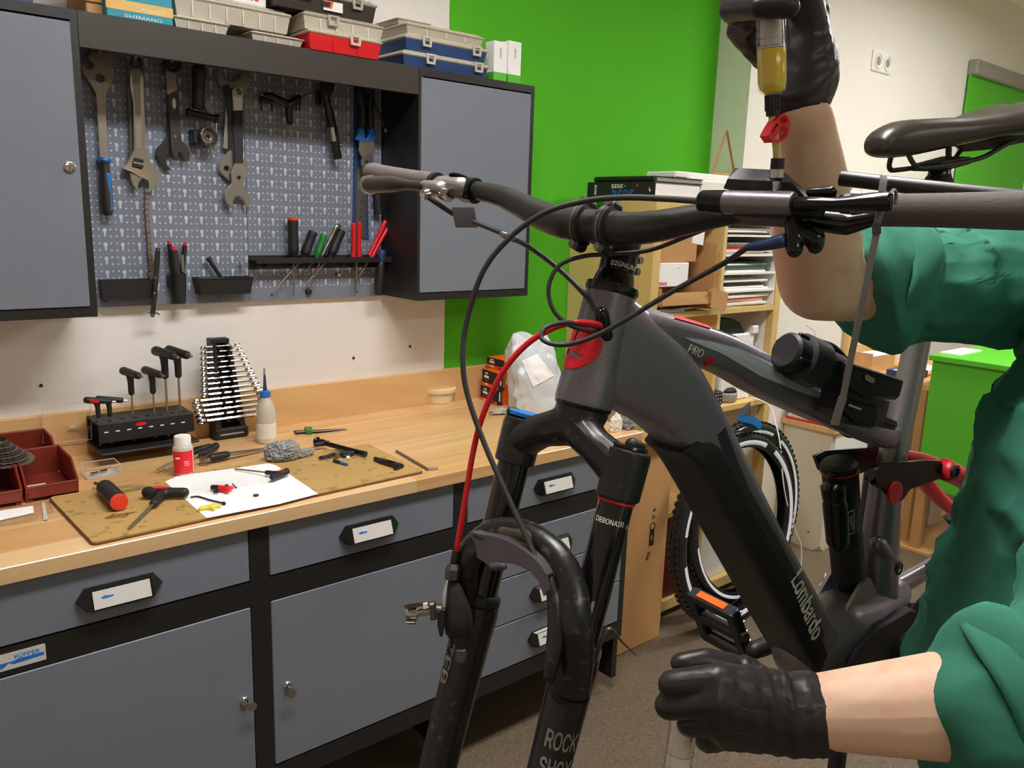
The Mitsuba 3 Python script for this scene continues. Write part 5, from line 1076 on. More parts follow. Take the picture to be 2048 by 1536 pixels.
solo('dark_case', blobmesh((3.31, 1.83, ct+.075), (.10, .095, .05), 12, .4, 3, ct+.0285, 3), 'dark_rubber', 'dark grey soft case lying on the folders on the low cabinet', 'case', True)
# desk further back: wooden letter rack and packs on a wooden box
t = thing('wooden_desk', 'wooden desk with a pale top half hidden behind the clamp', 'desk')
part(t, 'desk_top', box(3.66, 4.5, 1.50, 1.93, .715, .74, .002), 'plywood', False)
for x, y in ((3.68, 1.53), (3.68, 1.90), (4.46, 1.53), (4.46, 1.90)): part(t, 'leg', box(x-.018, x+.018, y-.018, y+.018, 0, .715, .002), 'cardboard', False)
solo('wooden_stick', box(3.672, 3.70, 1.90, 1.925, .7405, 1.02, .003), 'birch', 'upright pale wooden stick at the back of the desk', 'stick', False)
solo('wooden_tray', cat([box(3.72, 3.95, 1.80, 1.92, .7405, .747), box(3.72, 3.725, 1.80, 1.92, .747, .83), box(3.945, 3.95, 1.80, 1.92, .747, .83), box(3.725, 3.945, 1.915, 1.92, .747, .85), box(3.725, 3.945, 1.80, 1.805, .747, .81)]), 'plywood', 'open wooden tray on the desk behind the clamp', 'tray', False)
solo('white_sheets', box(3.73, 3.93, 1.81, 1.91, .811, .815), 'white_paper', 'white sheets lying across the wooden tray', 'papers', False)
t = thing('blue_pack', 'dark blue and white pack on the front of the desk', 'pack')
part(t, 'pack', box(3.70, 3.86, 1.60, 1.72, .7405, .775, .003), 'navy', False); part(t, 'white_field', box(3.70, 3.76, 1.63, 1.69, .7752, .7757), 'white_paper', False)
solo('white_envelope', hullp([(3.82, 1.58, .776), (3.95, 1.60, .776), (3.93, 1.74, .80), (3.80, 1.72, .80), (3.82, 1.58, .778), (3.95, 1.60, .778), (3.93, 1.74, .802), (3.80, 1.72, .802)]), 'white_paper', 'white envelope lying aslant on the blue pack', 'envelope', False)
solo('yellow_tape', bend_ring(.028, .011, V(3.99, 1.80, .752), UZ, 28, 8), 'box_yellow', 'roll of yellow tape at the right of the wooden tray', 'tape', True)
solo('wire_bundle', cat([tube([onY(x, y, 1.90) for x, y in L], .0012, 5, 6) for L in (((1602, 665), (1625, 690), (1640, 680)), ((1600, 700), (1620, 715), (1648, 690), (1655, 700)), ((1612, 650), (1630, 668), (1620, 700)))]), 'grey_plastic', 'thin tangled grey wires against the white wall beside the bookcase', 'wire', True, kind=None)
# green counter
t = thing('green_counter', 'green counter panel with a pale green top behind the seat tube', 'counter')
part(t, 'front_panel', box(3.60, 3.64, .55, 1.48, .30, .862, .002), 'green_board', False); part(t, 'counter_top', box(3.58, 4.15, .53, 1.49, .863, .886, .002), 'green_board', False)
part(t, 'shelf', box(3.66, 4.15, .56, 1.47, .29, .31), 'plywood', False)
for y in (.57, 1.46):
    for x in (3.615, 4.12): part(t, 'leg', box(x, x+.034, y-.02, y+.02, 0, .29 if x < 4 else .862), 'cardboard', False)
part(t, 'paper_edge', box(3.66, 3.90, 1.40, 1.48, .8865, .893), 'white_paper', False)
for i, (x, y) in enumerate(((3.70, 1.62), (3.79, 1.60), (3.90, 1.57), (4.00, 1.54))):
    t = thing('magazine_file', 'white magazine file on the floor by the counter, %s from the left' % ORD[i], 'magazine file')
    bd = prism(sbox(-.042, 0, .042, .30).difference(Point(0, .16).buffer(.013)), .004, frame((x, y, .012), (1, -.25, 0), (0, 0, 1)))
    part(t, 'front_panel', bd, 'white_plastic', False)
    M2 = frame((x, y, .012), (1, -.25, 0), (.25, 1, 0)); part(t, 'box_body', mv(cat([box(-.042, -.039, .004, .23, 0, .30), box(.039, .042, .004, .23, 0, .30), box(-.039, .039, .004, .23, 0, .004)]), M2), 'white_plastic', False)
    part(t, 'recess', mv(box(-.039, .039, .20, .204, .004, .29), M2), 'black_metal', False)
solo('floor_board', box(3.60, 4.4, 1.38, 1.86, 0, .0115), 'plywood', 'wooden floor board under the white magazine files', 'board', False)
t = thing('metal_chair', 'tubular chair with cream curved runners on the floor behind the bicycle', 'chair')
part(t, 'runner', tube([V(2.35, .98, .03), V(2.65, 1.05, .05), V(2.95, 1.0, .10), V(3.05, .9, .2)], .016, 10, 6), 'cream_paper', True); part(t, 'runner', tube([V(2.40, .72, .03), V(2.70, .74, .04), V(2.95, .80, .09), V(3.05, .9, .2)], .016, 10, 6), 'cream_paper', True)
part(t, 'pillar', cyl((3.05, .9, .18), (3.05, .9, .42), .022), 'chrome'); part(t, 'seat', box(2.86, 3.24, .72, 1.08, .42, .46, .02), 'dark_rubber', 30)
# ---------------------------------------------------------------- the bicycle (built in its own frame: x forward, y to its left, z up, origin at the cranks)
RBK = Ro.from_euler('ZYX', np.radians([-7.715, -8.806, -2.54])).as_matrix() @ np.array([[-1, 0, 0], [0, -1, 0], [0, 0, 1.]])
MBK = np.eye(4); MBK[:3, :3] = RBK; MBK[:3, 3] = 1.207, .534, .774
def W(p): return RBK@np.asarray(p, float)+MBK[:3, 3]
def bq(px, py, y):                      # where the sight line meets the bicycle's own plane at lateral distance y (measuring help)
    d = RBK.T@ray(px, py); o = RBK.T@(EYE-MBK[:3, 3]); t = (y-o[1])/d[1]; p = o+d*t; return np.array([p[0], y, p[2]])
HA = V(.447-.50, 0, .63-.515); HA /= np.linalg.norm(HA); HT = V(.447, 0, .63)
_d = .309
SF = math.cos(_d)*V(HA[2], 0, -HA[0])+math.sin(_d)*V(0, 1, 0); SL = -math.sin(_d)*V(HA[2], 0, -HA[0])+math.cos(_d)*V(0, 1, 0)
def S(f, l, a): return HT+SF*f+SL*l+HA*a
def WS(f, l, a): return W(S(f, l, a))
def loft(st, e=3., n=32):
    a = np.arange(n)/n*2*np.pi; C = []
    for c, u, hu, v, hv in st:
        cs, sn = np.cos(a), np.sin(a)
        C.append(np.asarray(c)+np.outer(np.sign(cs)*np.abs(cs)**(2/e)*hu, u)+np.outer(np.sign(sn)*np.abs(sn)**(2/e)*hv, v))
    m = rings(C, n)
    if m.volume < 0: m.invert()
    return m
def lofts(st, k=5, **q):                # smooth interpolation of stations given as (bottom xz, top xz, half width[, y])
    A = np.array([[*b, *t, w, *(r or [0])] for b, t, w, *r in [(s[0], s[1], s[2], *([[s[3]]] if len(s) > 3 else [])) for s in st]], float)
    A = spline(A, k); out = []
    for b0, b1, t0, t1, w, y in A:
        c = V((b0+t0)/2, y, (b1+t1)/2); u = V(t0-b0, 0, t1-b1); h = np.linalg.norm(u)/2; out.append((c, u/(2*h), h, V(0, 1, 0), w))
    return loft(out, **q)
def wrap(target, flat, M, lift=.0006, far=.15):
    """lays a thin flat mesh onto a surface along the frame's third axis"""
    v = np.asarray(flat.vertices); o = (M[:3, :3]@np.c_[v[:, :2], np.full(len(v), far)].T).T+M[:3, 3]; w = M[:3, 2]
    loc, ri, _ = target.ray.intersects_location(o, np.tile(-w, (len(v), 1)), multiple_hits=False)
    p = np.full((len(v), 3), np.nan); p[ri] = loc; ok = ~np.isnan(p[:, 0])
    from scipy.spatial import cKDTree
    if not ok.all():
        dd, jj = cKDTree(v[ok, :2]).query(v[~ok, :2]); hgt = ((p[ok]-M[:3, 3])@w)[jj]; p[~ok] = o[~ok]-w*(far-hgt[:, None])
    return trimesh.Trimesh(p+np.outer(v[:, 2]+lift, w), flat.faces, process=False)
def flat(p, th=.0006, edge=.006):
    m = prism(p, th); v, f = trimesh.remesh.subdivide_to_size(m.vertices, m.faces, edge); return trimesh.Trimesh(v, f, process=False)
def B(mesh): return mv(mesh, MBK)
def bp(parent, name, mesh, m, smooth=35, label=None): return part(parent, name, B(tm(mesh)), m, smooth, label)
def f_frame(p, n, uv): return mikit.mix(lin(128, 122, 130), lin(140, 134, 142), FB(p.x*300, p.y*300, p.z*300, octaves=2))
mat('frame_grey', 0, .34, metal=.55, spec=.5, fn=f_frame)
mat('frame_dark', (52, 50, 54), .42, metal=.2)
def f_dust(p, n, uv):
    c = mikit.mix(lin(24, 23, 23), lin(30, 28, 27), FB(p.x*90, p.y*90, p.z*90))
    return mikit.mix(c, lin(104, 96, 84), mikit.smoothstep(.60, .84, FB(p.x*150, p.y*150, p.z*150, octaves=2))*mikit.smoothstep(.4, .7, FB(p.x*18, p.y*18, p.z*18))*.55)
mat('fork_black', 0, .32, spec=.5, coat=.3, fn=f_dust)
mat('stanchion', (20, 19, 19), .16, spec=.6)
mat('hose', (54, 52, 52), .5); mat('stripe', (206, 210, 218), .35, metal=.2); mat('frame_red', (206, 30, 40), .35)
mat('alu', (150, 146, 142), .38, metal=.7)
bk = thing('mountain_bike', 'dark grey electric mountain bike without its front wheel, held in a repair clamp', 'bicycle')
# frame tubes
htB, htT = V(.50, 0, .515), V(.447, 0, .63); L = np.linalg.norm(htT-htB)
hm = lathe([(.0325, -.002), (.0335, .002), (.0325, .03), (.0305, L*.55), (.0290, L-.004), (.0275, L), (.02, L)], htB, HA, 48)
hk = bp(bk, 'head_tube', hm, 'frame_grey', 40)
F0 = V(HA[2], 0, -HA[0]); M = frame((htB+htT)/2+F0*.0+HA*-.004, -V(0, 1, 0), HA)   # facing forward
M[:3, 2] = F0; M[:3, 0] = np.cross(HA, F0)
bd = affinity.scale(Point(0, 0).buffer(1, 24), .0275, .0265)
inner = unary_union([Polygon([(-.014, -.010), (.012, -.014), (.016, -.009), (-.004, -.006), (-.013, -.004)]), Polygon([(-.006, -.002), (-.002, .018), (.002, .018), (.000, -.002)])])
bp(hk, 'badge', wrap(hm, flat(bd.difference(inner), .0008, .004), M), 'red_bright', True, 'red round head badge')
dt = lofts([((.490, .520), (.440, .632), .0290), ((.446, .488), (.392, .588), .0335), ((.408, .458), (.347, .532), .0370), ((.364, .405), (.305, .448), .0400), ((.313, .312), (.256, .344), .0415), ((.262, .210), (.204, .242), .0415), ((.205, .098), (.142, .128), .0430), ((.165, .020), (.098, .050), .0430)], 6, e=4.2)
dk = bp(bk, 'down_tube', dt, 'frame_grey', 40)
cov = lofts([((.392, .430), (.358, .447), .0380), ((.366, .398), (.326, .420), .0425), ((.317, .305), (.277, .326), .0440), ((.266, .205), (.226, .226), .0440), ((.207, .090), (.168, .109), .0455), ((.180, .040), (.145, .058), .0445)], 6, e=5)
ck = bp(dk, 'battery_cover', cov, 'black_plastic', 40, 'black battery cover')
band = [bq(*q, .04)[[0, 2]] for q in ((1322, 866), (1430, 884), (1516, 1043), (1607, 1240), (1625, 1290), (1560, 1300))]
bp(dk, 'side_cover', lofts([((.340, .440), (.322, .450), .0412), ((.317, .345), (.286, .362), .0428), ((.275, .262), (.240, .279), .0428), ((.215, .140), (.180, .158), .0442), ((.190, .080), (.155, .098), .0442)], 6, e=6), 'frame_dark', 40)
tt = lofts([((.452, .545), (.438, .620), .027), ((.392, .546), (.384, .598), .0300), ((.300, .505), (.292, .557), .0310), ((.232, .460), (.226, .519), .0300), ((.152, .412), (.148, .470), .0270), ((.062, .362), (.058, .410), .0250), ((-.030, .312), (-.030, .352), .0200), ((-.062, .306), (-.064, .338), .0150)], 6, e=3.4)
tk = bp(bk, 'top_tube', tt, 'frame_grey', 40)
MS = np.eye(4); MS[:3, 0] = -1, 0, 0; MS[:3, 1] = 0, 0, 1; MS[:3, 2] = 0, 1, 0     # left side of the bicycle, reading forward to rear
def side(pts, y=.03): return [(-bq(*q, y)[0], bq(*q, y)[2]) for q in pts]
bp(tk, 'silver_stripe', wrap(tt, flat(side([(1368, 675), (1425, 684), (1480, 698), (1550, 730), (1640, 780), (1692, 806), (1685, 816), (1655, 802), (1590, 780), (1520, 752), (1440, 706), (1385, 684)]), .0008, .008), MS), 'stripe', True, 'silver grey stripe')
MT = frame((.36, 0, .59), V(-.92, 0, -.39), V(0, 1, 0)); MT[:3, 2] = V(-.30, .80, .70)/np.linalg.norm(V(-.30, .80, .70)); MT[:3, 3] = .345, .010, .578; MT[:3, 0] -= MT[:3, 2]*(MT[:3, 0]@MT[:3, 2]); MT[:3, 0] /= np.linalg.norm(MT[:3, 0]); MT[:3, 1] = np.cross(MT[:3, 2], MT[:3, 0])
bp(tk, 'red_field', wrap(tt, flat(Polygon([(-.036, -.012), (.024, -.012), (.024, .010), (-.012, .010), (-.022, .004)]), .0008, .006), MT), 'red_bright', True, 'red top field')
bp(tk, 'hatching', wrap(tt, cat([flat(sbox(.030+i*.0042, -.010, .0318+i*.0042, .008), .0008, .02) for i in range(11)]), MT), 'frame_dark', False)
tx = meshkit.text_mesh('PRO', .0095, .0006)
q = bq(1397, 712, .034); M3 = MS.copy(); dd = V(-.86, 0, -.51); M3[:3, 0] = dd; M3[:3, 1] = np.cross(M3[:3, 2], dd); M3[:3, 3] = q*V(1, 0, 1)-dd*.016
bp(dk, 'model_print', wrap(cat([dt, tt]), tx, M3), 'print_white', False, 'PRO lettering'); t2 = flat(Polygon([(0, 0), (.010, -.006), (.014, .004), (.006, .008)]), .0006); M3b = M3.copy(); M3b[:3, 3] = M3[:3, 3]+dd*.034; bp(dk, 'model_print', wrap(cat([dt, tt]), t2, M3b), 'print_red', False)
tx = meshkit.text_mesh('Lombardo', .034, .0007, True); b_ = tx.bounds; tx.apply_translation([-(b_[0][0]+b_[1][0])/2, -(b_[0][1]+b_[1][1])/2, 0]); a0, a1 = bq(1592, 1150, .042), bq(1632, 1268, .042); dd = a1-a0; ln = np.linalg.norm(dd); dd /= ln
tx.apply_scale([ln/(b_[1][0]-b_[0][0]), .030/(b_[1][1]-b_[0][1]), 1]); M4 = MS.copy(); M4[:3, 0] = dd; M4[:3, 1] = np.cross(M4[:3, 2], dd); M4[:3, 3] = (a0+a1)/2*V(1, 0, 1)
bp(dk, 'brand_print', wrap(cat([dt, cov]), tx, M4, .0012), 'print_white', False, 'white Lombardo lettering')
# hose port
pq = bq(1209, 648, .028)
bp(hk, 'hose_port', flesh([[(V(pq[0], .024, pq[2]+.010), .0085), (V(pq[0]-.004, .024, pq[2]-.014), .0075)]], .004, 2), 'black_gloss', True, 'black hose port')
# seat tube, post, saddle
st = tube([V(-.035, 0, .12), V(-.055, 0, .26), V(-.125, 0, .45), V(-.150, 0, .56)], [.024, .0215, .0190, .0185], 28, 6)
sk = bp(bk, 'seat_tube', st, 'alu', 40)
bp(bk, 'lower_seat_tube', tube([V(-.02, 0, .06), V(-.03, 0, .16), V(-.050, 0, .262)], [.032, .027, .0235], 28, 6), 'frame_grey', 40)
g_ = [bq(1778, 1096, .03), bq(1800, 1130, .03), bq(1796, 1160, .03)]
gk_ = bp(bk, 'cable_guide', flesh([[(V(g_[0][0], .012, g_[0][2]), .014), (V(g_[1][0], .014, g_[1][2]), .016)], [(V(g_[1][0], .014, g_[1][2]), .016), (V(g_[2][0], .012, g_[2][2]), .013)]], .006, 3), 'frame_grey', True)
for i in range(3): bp(gk_, 'rubber_ring', bend_ring(.0085-.0015*i, .0009, V(g_[1][0]+.002, .0300, g_[1][2]-.004-.003*i), (0, 1, 0), 20, 6), 'black_plastic')
pk = bp(bk, 'seatpost', cat([cyl(V(-.148, 0, .54), V(-.180, 0, .690), .0145, n=28), balls((V(-.181, 0, .692), .017), (V(-.183, 0, .704), .014))]), 'black_gloss')
bp(pk, 'clamp', cat([hullp([V(x, y, z) for x in (-.225, -.150) for y in (-.022, .022) for z in (.706, .716)]+[V(-.185, 0, .700), V(-.19, 0, .722)]), cyl(V(-.205, 0, .700), V(-.205, 0, .735), .0042, n=12), lathe([(.020, -.006), (.021, 0), (.017, .008)], V(-.179, 0, .686), (-.2, 0, 1), 24)]), 'black_plastic')
sec = [(-.028, .752, .748, .004), (-.032, .763, .740, .018), (-.050, .773, .733, .026), (-.090, .780, .730, .031), (-.150, .779, .732, .036), (-.210, .776, .735, .044), (-.270, .777, .737, .060), (-.330, .784, .736, .080), (-.390, .788, .740, .092), (-.430, .782, .750, .088), (-.448, .772, .760, .070)]
n_ = 40; a_ = np.arange(n_)/n_*2*np.pi; C = []
for x, zt, zb, hw in spline(np.array(sec), 4):
    cs, sn = np.cos(a_), np.sin(a_); e = 2/2.6
    yy = np.sign(cs)*np.abs(cs)**e*hw; zz = (zt+zb)/2+np.sign(sn)*np.abs(sn)**e*(zt-zb)/2
    zz -= np.clip(1-np.abs(yy)/.02, 0, 1)*.006*(sn > 0)*min(1, max(0, (-x-.08)*10)); zz -= (np.abs(yy)/max(hw, .001))**2*.006*(hw/.09)
    C.append(np.c_[np.full(n_, x), yy, zz])
m = rings(C, n_); m.fix_normals(); mat('leather', (42, 36, 30), .33, spec=.5)
sd = bp(bk, 'saddle', m, 'leather', True)
for s in (-1, 1):
    bp(sd, 'rail', tube([V(-.085, s*.012, .735), V(-.092, s*.020, .716), V(-.120, s*.022, .711), V(-.240, s*.022, .711), V(-.285, s*.030, .722), V(-.345, s*.045, .742)], .0036, 10, 6), 'black_metal', True)
bp(sd, 'under_shell', hullp([V(x, y, z) for x, y, z in ((-.26, .03, .736), (-.26, -.03, .736), (-.37, .06, .738), (-.37, -.06, .738), (-.28, .02, .722), (-.28, -.02, .722), (-.34, .04, .726), (-.34, -.04, .726))]), 'black_plastic')
# motor and lower frame
hull_m = flesh([[(V(.150, 0, .045), .048), (V(.080, 0, .060), .050)], [(V(.080, 0, .060), .050), (V(.0, 0, .045), .046)], [(V(.0, 0, .045), .046), (V(-.06, 0, .055), .028)], [(V(.060, 0, .03), .050), (V(.02, 0, -.03), .050)], [(V(.02, 0, -.03), .050), (V(-.03, 0, .0), .042)]], .012, 6)
mk = bp(bk, 'motor_shell', hull_m, 'frame_grey', True)
cs_ = [V(*q) for q in ((.165, .045, .010), (.130, .046, .055), (.070, .047, .085), (.0, .045, .090), (-.045, .040, .070))]
bp(mk, 'side_plate', mv(prism(Polygon([(.140, .010), (.105, .050), (.055, .070), (-.02, .070), (-.055, .045), (-.06, .0), (-.03, -.05), (.04, -.075), (.11, -.06)]), .014, frame((0, .058, 0), (1, 0, 0), (0, 0, 1)), .004), np.eye(4)), 'frame_dark', 30)
bp(mk, 'axle_cap', lathe([(.034, 0), (.036, .004), (.030, .010), (.014, .012), (.012, .016), (0, .016)], V(-.002, .054, -.002), (0, 1, 0), 32), 'black_plastic')
for yy in (.026, -.026):
    bp(mk, 'shock_lug', hullp([V(x, yy+s*.003, z) for s in (-1, 1) for x, z in ((.085, .085), (.10, .092), (.055, .128), (.035, .130), (.02, .10))]), 'alu', False)
# chainring and drive side
q = lathe([(.030, 0), (.046, .0), (.046, .004), (.030, .004)], V(0, -.050, 0), (0, -1, 0), 40)
nt = 34; a = np.linspace(0, 2*np.pi, nt*4, endpoint=False); r = np.tile([.066, .070, .0705, .066], nt)*1.22
bp(bk, 'chainring', prism(Polygon(np.c_[r*np.cos(a), r*np.sin(a)]).difference(Point(0, 0).buffer(.05)), .004, frame((0, -.050, 0), (1, 0, 0), (0, 0, 1))), 'dark_steel', False)
bp(bk, 'chainring_spider', cat([q]+[balls((V(.04*math.cos(t), -.052, .04*math.sin(t)), .008), (V(.065*math.cos(t), -.052, .065*math.sin(t)), .006)) for t in np.arange(4)*1.57+.4]), 'black_metal')
kk = bp(bk, 'crank_arm', flesh([[(V(0, -.070, 0), .020), (V(.165, -.085, .012), .014)]], .008, 3), 'black_metal', True)
kk2 = bp(bk, 'crank_arm', flesh([[(V(-.004, .075, -.004), .018), (V(-.168, .085, -.012), .014)]], .008, 3), 'black_metal', True)
def pedal(c, sgn):
    c = np.asarray(c, float); k = bp(bk, 'pedal', cyl(c, c+V(0, sgn*.10, 0), .0085, n=16), 'black_metal')
    ex, ey, ez = V(.28, 0, .96), V(0, sgn, 0), V(-.96, 0, .28)
    o = c+ey*.055
    fr = sbox(-.046, -.046, .046, .046).buffer(.005).difference(unary_union([sbox(-.036, -.036, -.006, .036), sbox(.006, -.036, .036, .036)]))
    for h in (-.008, .006): bp(k, 'cage', prism(fr, .004, frame(o+ez*(h-.002), ex, np.cross(ez, ex))), 'black_plastic', False)
    for x in (-1, 1):
        bp(k, 'end_bar', mv(box(-.005, .005, -.048, .048, -.011, .011, .002), frame(o+ex*x*.046, ex, ey)), 'black_plastic', False)
        bp(k, 'reflector', mv(box(-.0012, .0012, -.030, .030, -.0065, .0065, .0005), frame(o+ex*x*.0520, ex, ey)), 'orange', False, 'orange reflector')
        bp(k, 'cross_bar', mv(box(-.042, .042, -.0035, .0035, -.010, .010, .001), frame(o+ey*x*.044, ex, ey)), 'black_plastic', False)
    for x in (-.040, -.02, .0, .02, .040):
        for y in (-.046, .046): bp(k, 'grip_pin', cyl(o+ex*x+ey*y+ez*.010, o+ex*x+ey*y+ez*.014, .0018, n=8), 'steel', False)
pedal(V(.170, -.096, .030), -1); pedal(V(-.170, .098, -.012), 1)
# shock, rocker, stays
sh = bp(bk, 'rear_shock', cat([lathe([(.012, 0), (.0240, .006), (.0245, .085), (.0215, .092), (.0215, .12), (.0245, .125), (.0255, .178), (.022, .188), (.013, .192)], V(.046, 0, .118), V(.016, 0, .196)/.1966, 32)]), 'black_plastic', 40)
ax = V(.016, 0, .196)/np.linalg.norm(V(.016, 0, .196))
bp(sh, 'air_shaft', cyl(V(.040, 0, .060), V(.047, 0, .130), .0165, n=28), 'stanchion')
bp(sh, 'red_ring', bend_ring(.0172, .0013, V(.0425, 0, .085), ax, 28, 8), 'red_plastic'); bp(sh, 'top_dome', lathe([(.026, 0), (.0265, .006), (.022, .012), (0, .013)], V(.062, 0, .306), ax, 28), 'black_plastic', 30)
bp(sh, 'red_trim', bend_ring(.0262, .0011, V(.0615, 0, .302), ax, 28, 8), 'red_plastic')
rk = bp(sh, 'reservoir', lathe([(0, 0), (.013, .002), (.0165, .010), (.0170, .070), (.0150, .078), (.0165, .080), (.0175, .098), (.010, .104), (0, .104)], V(.089, .016, .195), ax, 28), 'black_gloss', 40)
bp(rk, 'sticker', prism(sbox(-.007, -.018, .007, .018).difference(sbox(-.0055, -.0165, .0055, .0165)), .0006, frame(V(.0835, .0337, .238), V(-1, 0, 0), V(.08, 0, 1))), 'grey_plastic', False)
bp(rk, 'lettering', textc('LOCK', .006, V(.0835, .0338, .238), V(.08, 0, 1), V(1, 0, 0), .0006, True), 'grey_plastic', False)
bp(sh, 'lever', balls((V(.092, .010, .285), .006), (V(.094, .010, .306), .005), (V(.080, .0, .300), .006)), 'black_plastic', True)
for i, z in enumerate((.100, .106, .112, .118)): bp(sh, 'sag_mark', prism(sbox(-.005, -.0004, .005, .0004), .0005, frame(V(.034+.00*i, .0160, z), V(-1, 0, 0), V(0, 0, 1))), 'grey_plastic', False)
ro = [bq(*q, .045)[[0, 2]] for q in ((1735, 940), (1755, 928), (1850, 920), (1880, 922), (1880, 955), (1860, 962), (1815, 978), (1800, 1000), (1785, 1003), (1770, 985), (1745, 970))]
for y in (.045, -.045):
    rb = bp(bk, 'rocker_link', prism([(p[0], p[1]) for p in ro], .012, frame((0, y+.006, 0), (1, 0, 0), (0, 0, 1)), .003), 'black_gloss', 30)
    if y > 0:
        for (px, py), rr, m2 in (((1790, 985), .0165, 'red_bright'), ((1740, 949), .009, 'dark_steel')):
            q = bq(px, py, .052); bp(rb, 'pivot_ring', lathe([(rr*.55, 0), (rr, 0), (rr, .004), (rr*.55, .004)], q-V(0, .002, 0), (0, 1, 0), 28), m2)
            bp(rb, 'pivot_bolt', lathe([(rr*.55, 0), (rr*.5, .001), (rr*.25, -.003), (0, -.003)], q, (0, 1, 0), 6), 'black_metal', False)
q1, q2, q3 = bq(1888, 938, .045), bq(1935, 965, .045), bq(2010, 1010, .045)
for y in (.045, -.045):
    f = V(1, 0, 1); P = [q1*f+V(0, y, 0), q2*f+V(0, y, 0), V(-.30, y*1.25, .115), V(-.44, y*1.4, .02)]
    k = bp(bk, 'seat_stay', tube(P, [.017, .0155, .012, .012], 18, 6, 1.0), 'frame_red', True)
    if y > 0: bp(k, 'pivot_bolt', lathe([(.0105, 0), (.0105, .004), (.006, .005), (.005, .001), (0, .001)], q1*f+V(0, y+.0155, 0), (0, 1, 0), 24), 'black_metal')
    bp(bk, 'chain_stay', tube([V(-.055, y*.9, .035), V(-.16, y*1.1, .015), V(-.44, y*1.4, .005)], [.020, .016, .012], 18, 6), 'frame_grey', True)
    if y > 0:
        kp = bp(bk, 'main_pivot', lathe([(.022, 0), (.024, .004), (.024, .012), (.020, .014), (.012, .011), (0, .011)], V(-.060, .048, .047), (0, 1, 0), 28), 'frame_dark'); bp(kp, 'red_cap', lathe([(.013, .013), (.0195, .0145), (.0195, .0165), (.010, .0165), (.008, .013), (0, .013)], V(-.060, .048, .047), (0, 1, 0), 28), 'red_plastic', 30)
brd = tube([bq(1798, 912, 0), bq(1850, 922, 0), bq(1900, 945, 0)], [.012, .012, .012], 14, 5); bp(bk, 'stay_bridge', brd, 'frame_red', True)
# headset, stem, bar
bp(bk, 'headset_cover', lathe([(.0290, 0), (.0305, .004), (.0300, .010), (.022, .011)], htT-HA*.001, HA, 36), 'black_gloss', 40); bp(bk, 'crown_race', lathe([(.0305, -.006), (.0325, -.003), (.0322, .001), (.02, .001)], htB-HA*.001, HA, 36), 'black_gloss', 40)
bp(bk, 'spacer', lathe([(.0245, .009), (.0225, .018), (.0205, .024), (.0205, .0245)], htT, HA, 36), 'black_gloss', 40)
sa, sfw = .0599, .0603
stm = flesh([[(S(0, 0, .0275), .0195), (S(0, 0, .062), .0195)], [(S(.002, 0, .058), .019), (S(sfw-.004, 0, sa), .0185)]], .006, 4)
smk = bp(bk, 'stem', stm, 'black_plastic', True)
bp(smk, 'steerer_clamp', cat([lathe([(.0198, .0235), (.0208, .0245), (.0208, .050), (.0198, .051)], htT, HA, 36)]), 'black_gloss', 40)
vv = RBK.T@(-FWD); tg = np.cross(HA, vv); tg /= np.linalg.norm(tg)
sg = np.cross(tg, HA); sg = sg if sg@vv > 0 else -sg
M5 = np.eye(4); M5[:3, 0] = np.cross(HA, sg); M5[:3, 1] = HA; M5[:3, 2] = sg; M5[:3, 3] = htT+HA*.0285+M5[:3, 0]*.004
tx = meshkit.text_mesh('SIGNUM', .0052, .0006, True); b_ = tx.bounds; tx.apply_translation([-(b_[0][0]+b_[1][0])/2, 0, 0])
bp(smk, 'brand_print', wrap(lathe([(.0209, .015), (.0209, .055)], htT, HA, 48), tx, M5, .0007), 'print_white', False, 'SIGNUM lettering')
for z in (.031, .044): bp(smk, 'pinch_bolt', cyl(S(-.016, .0185, z), S(-.016, .0, z), .0042, n=14), 'steel')
def ringarc(l, w, R, a0, a1):
    C = []; 
    for t in np.linspace(a0, a1, 28):
        e = math.cos(t)*SF+math.sin(t)*HA; o = S(sfw, l, sa); C.append([o+e*R[0]-SL*w, o+e*R[1]-SL*w*.8, o+e*R[1]+SL*w*.8, o+e*R[0]+SL*w])
    return rings(C, 4)
for l in (-.0165, .0165):
    fp = bp(smk, 'face_clamp', ringarc(l, .0065, (.0172, .0225), -2.2, 2.2), 'frame_dark', 30)
    bp(fp, 'silver_edge', ringarc(l, .0009, (.0220, .0234), -1.6, 1.6), 'old_steel', 30)
    for a in (.0235, -.0235):
        bp(fp, 'bolt', cat([cyl(S(sfw-.004, l, sa+a), S(sfw+.009, l, sa+a), .0052, n=16), cyl(S(sfw+.009, l, sa+a), S(sfw+.0125, l, sa+a), .0040, n=16)]), 'steel' if a > 0 else 'alu')
        bp(fp, 'lug', balls((S(sfw-.006, l, sa+a*.95), .0070), (S(sfw+.003, l, sa+a*.95), .0066)), 'black_plastic', True)
half = [(0, 0, 0, .0175), (0, .030, 0, .0175), (0, .045, .0005, .0172), (-.001, .075, .006, .0160), (-.003, .115, .0175, .0140), (-.004, .150, .0265, .0124), (-.005, .185, .0305, .0114), (-.004, .240, .0335, .0111), (-.001, .392, .043, .0111)]
def bar(l, k): pass
pts = [(f, -l, a, r) for f, l, a, r in half[::-1]]+half[1:]
bar = tube([S(sfw+f, l, sa+a) for f, l, a, r in pts], [r for *_, r in pts], 28, 6)
bp(bk, 'handlebar', bar, 'frame_dark', True); mat('bar_black', (40, 38, 35), .35)
scene[bk+'__handlebar']['bsdf'] = {'type': 'ref', 'id': 'mat_bar_black'}
mat('grip_foam', (92, 84, 80), .85, bump=(lambda p, n, uv: N(p.x*700, p.y*700, p.z*700), .0004))
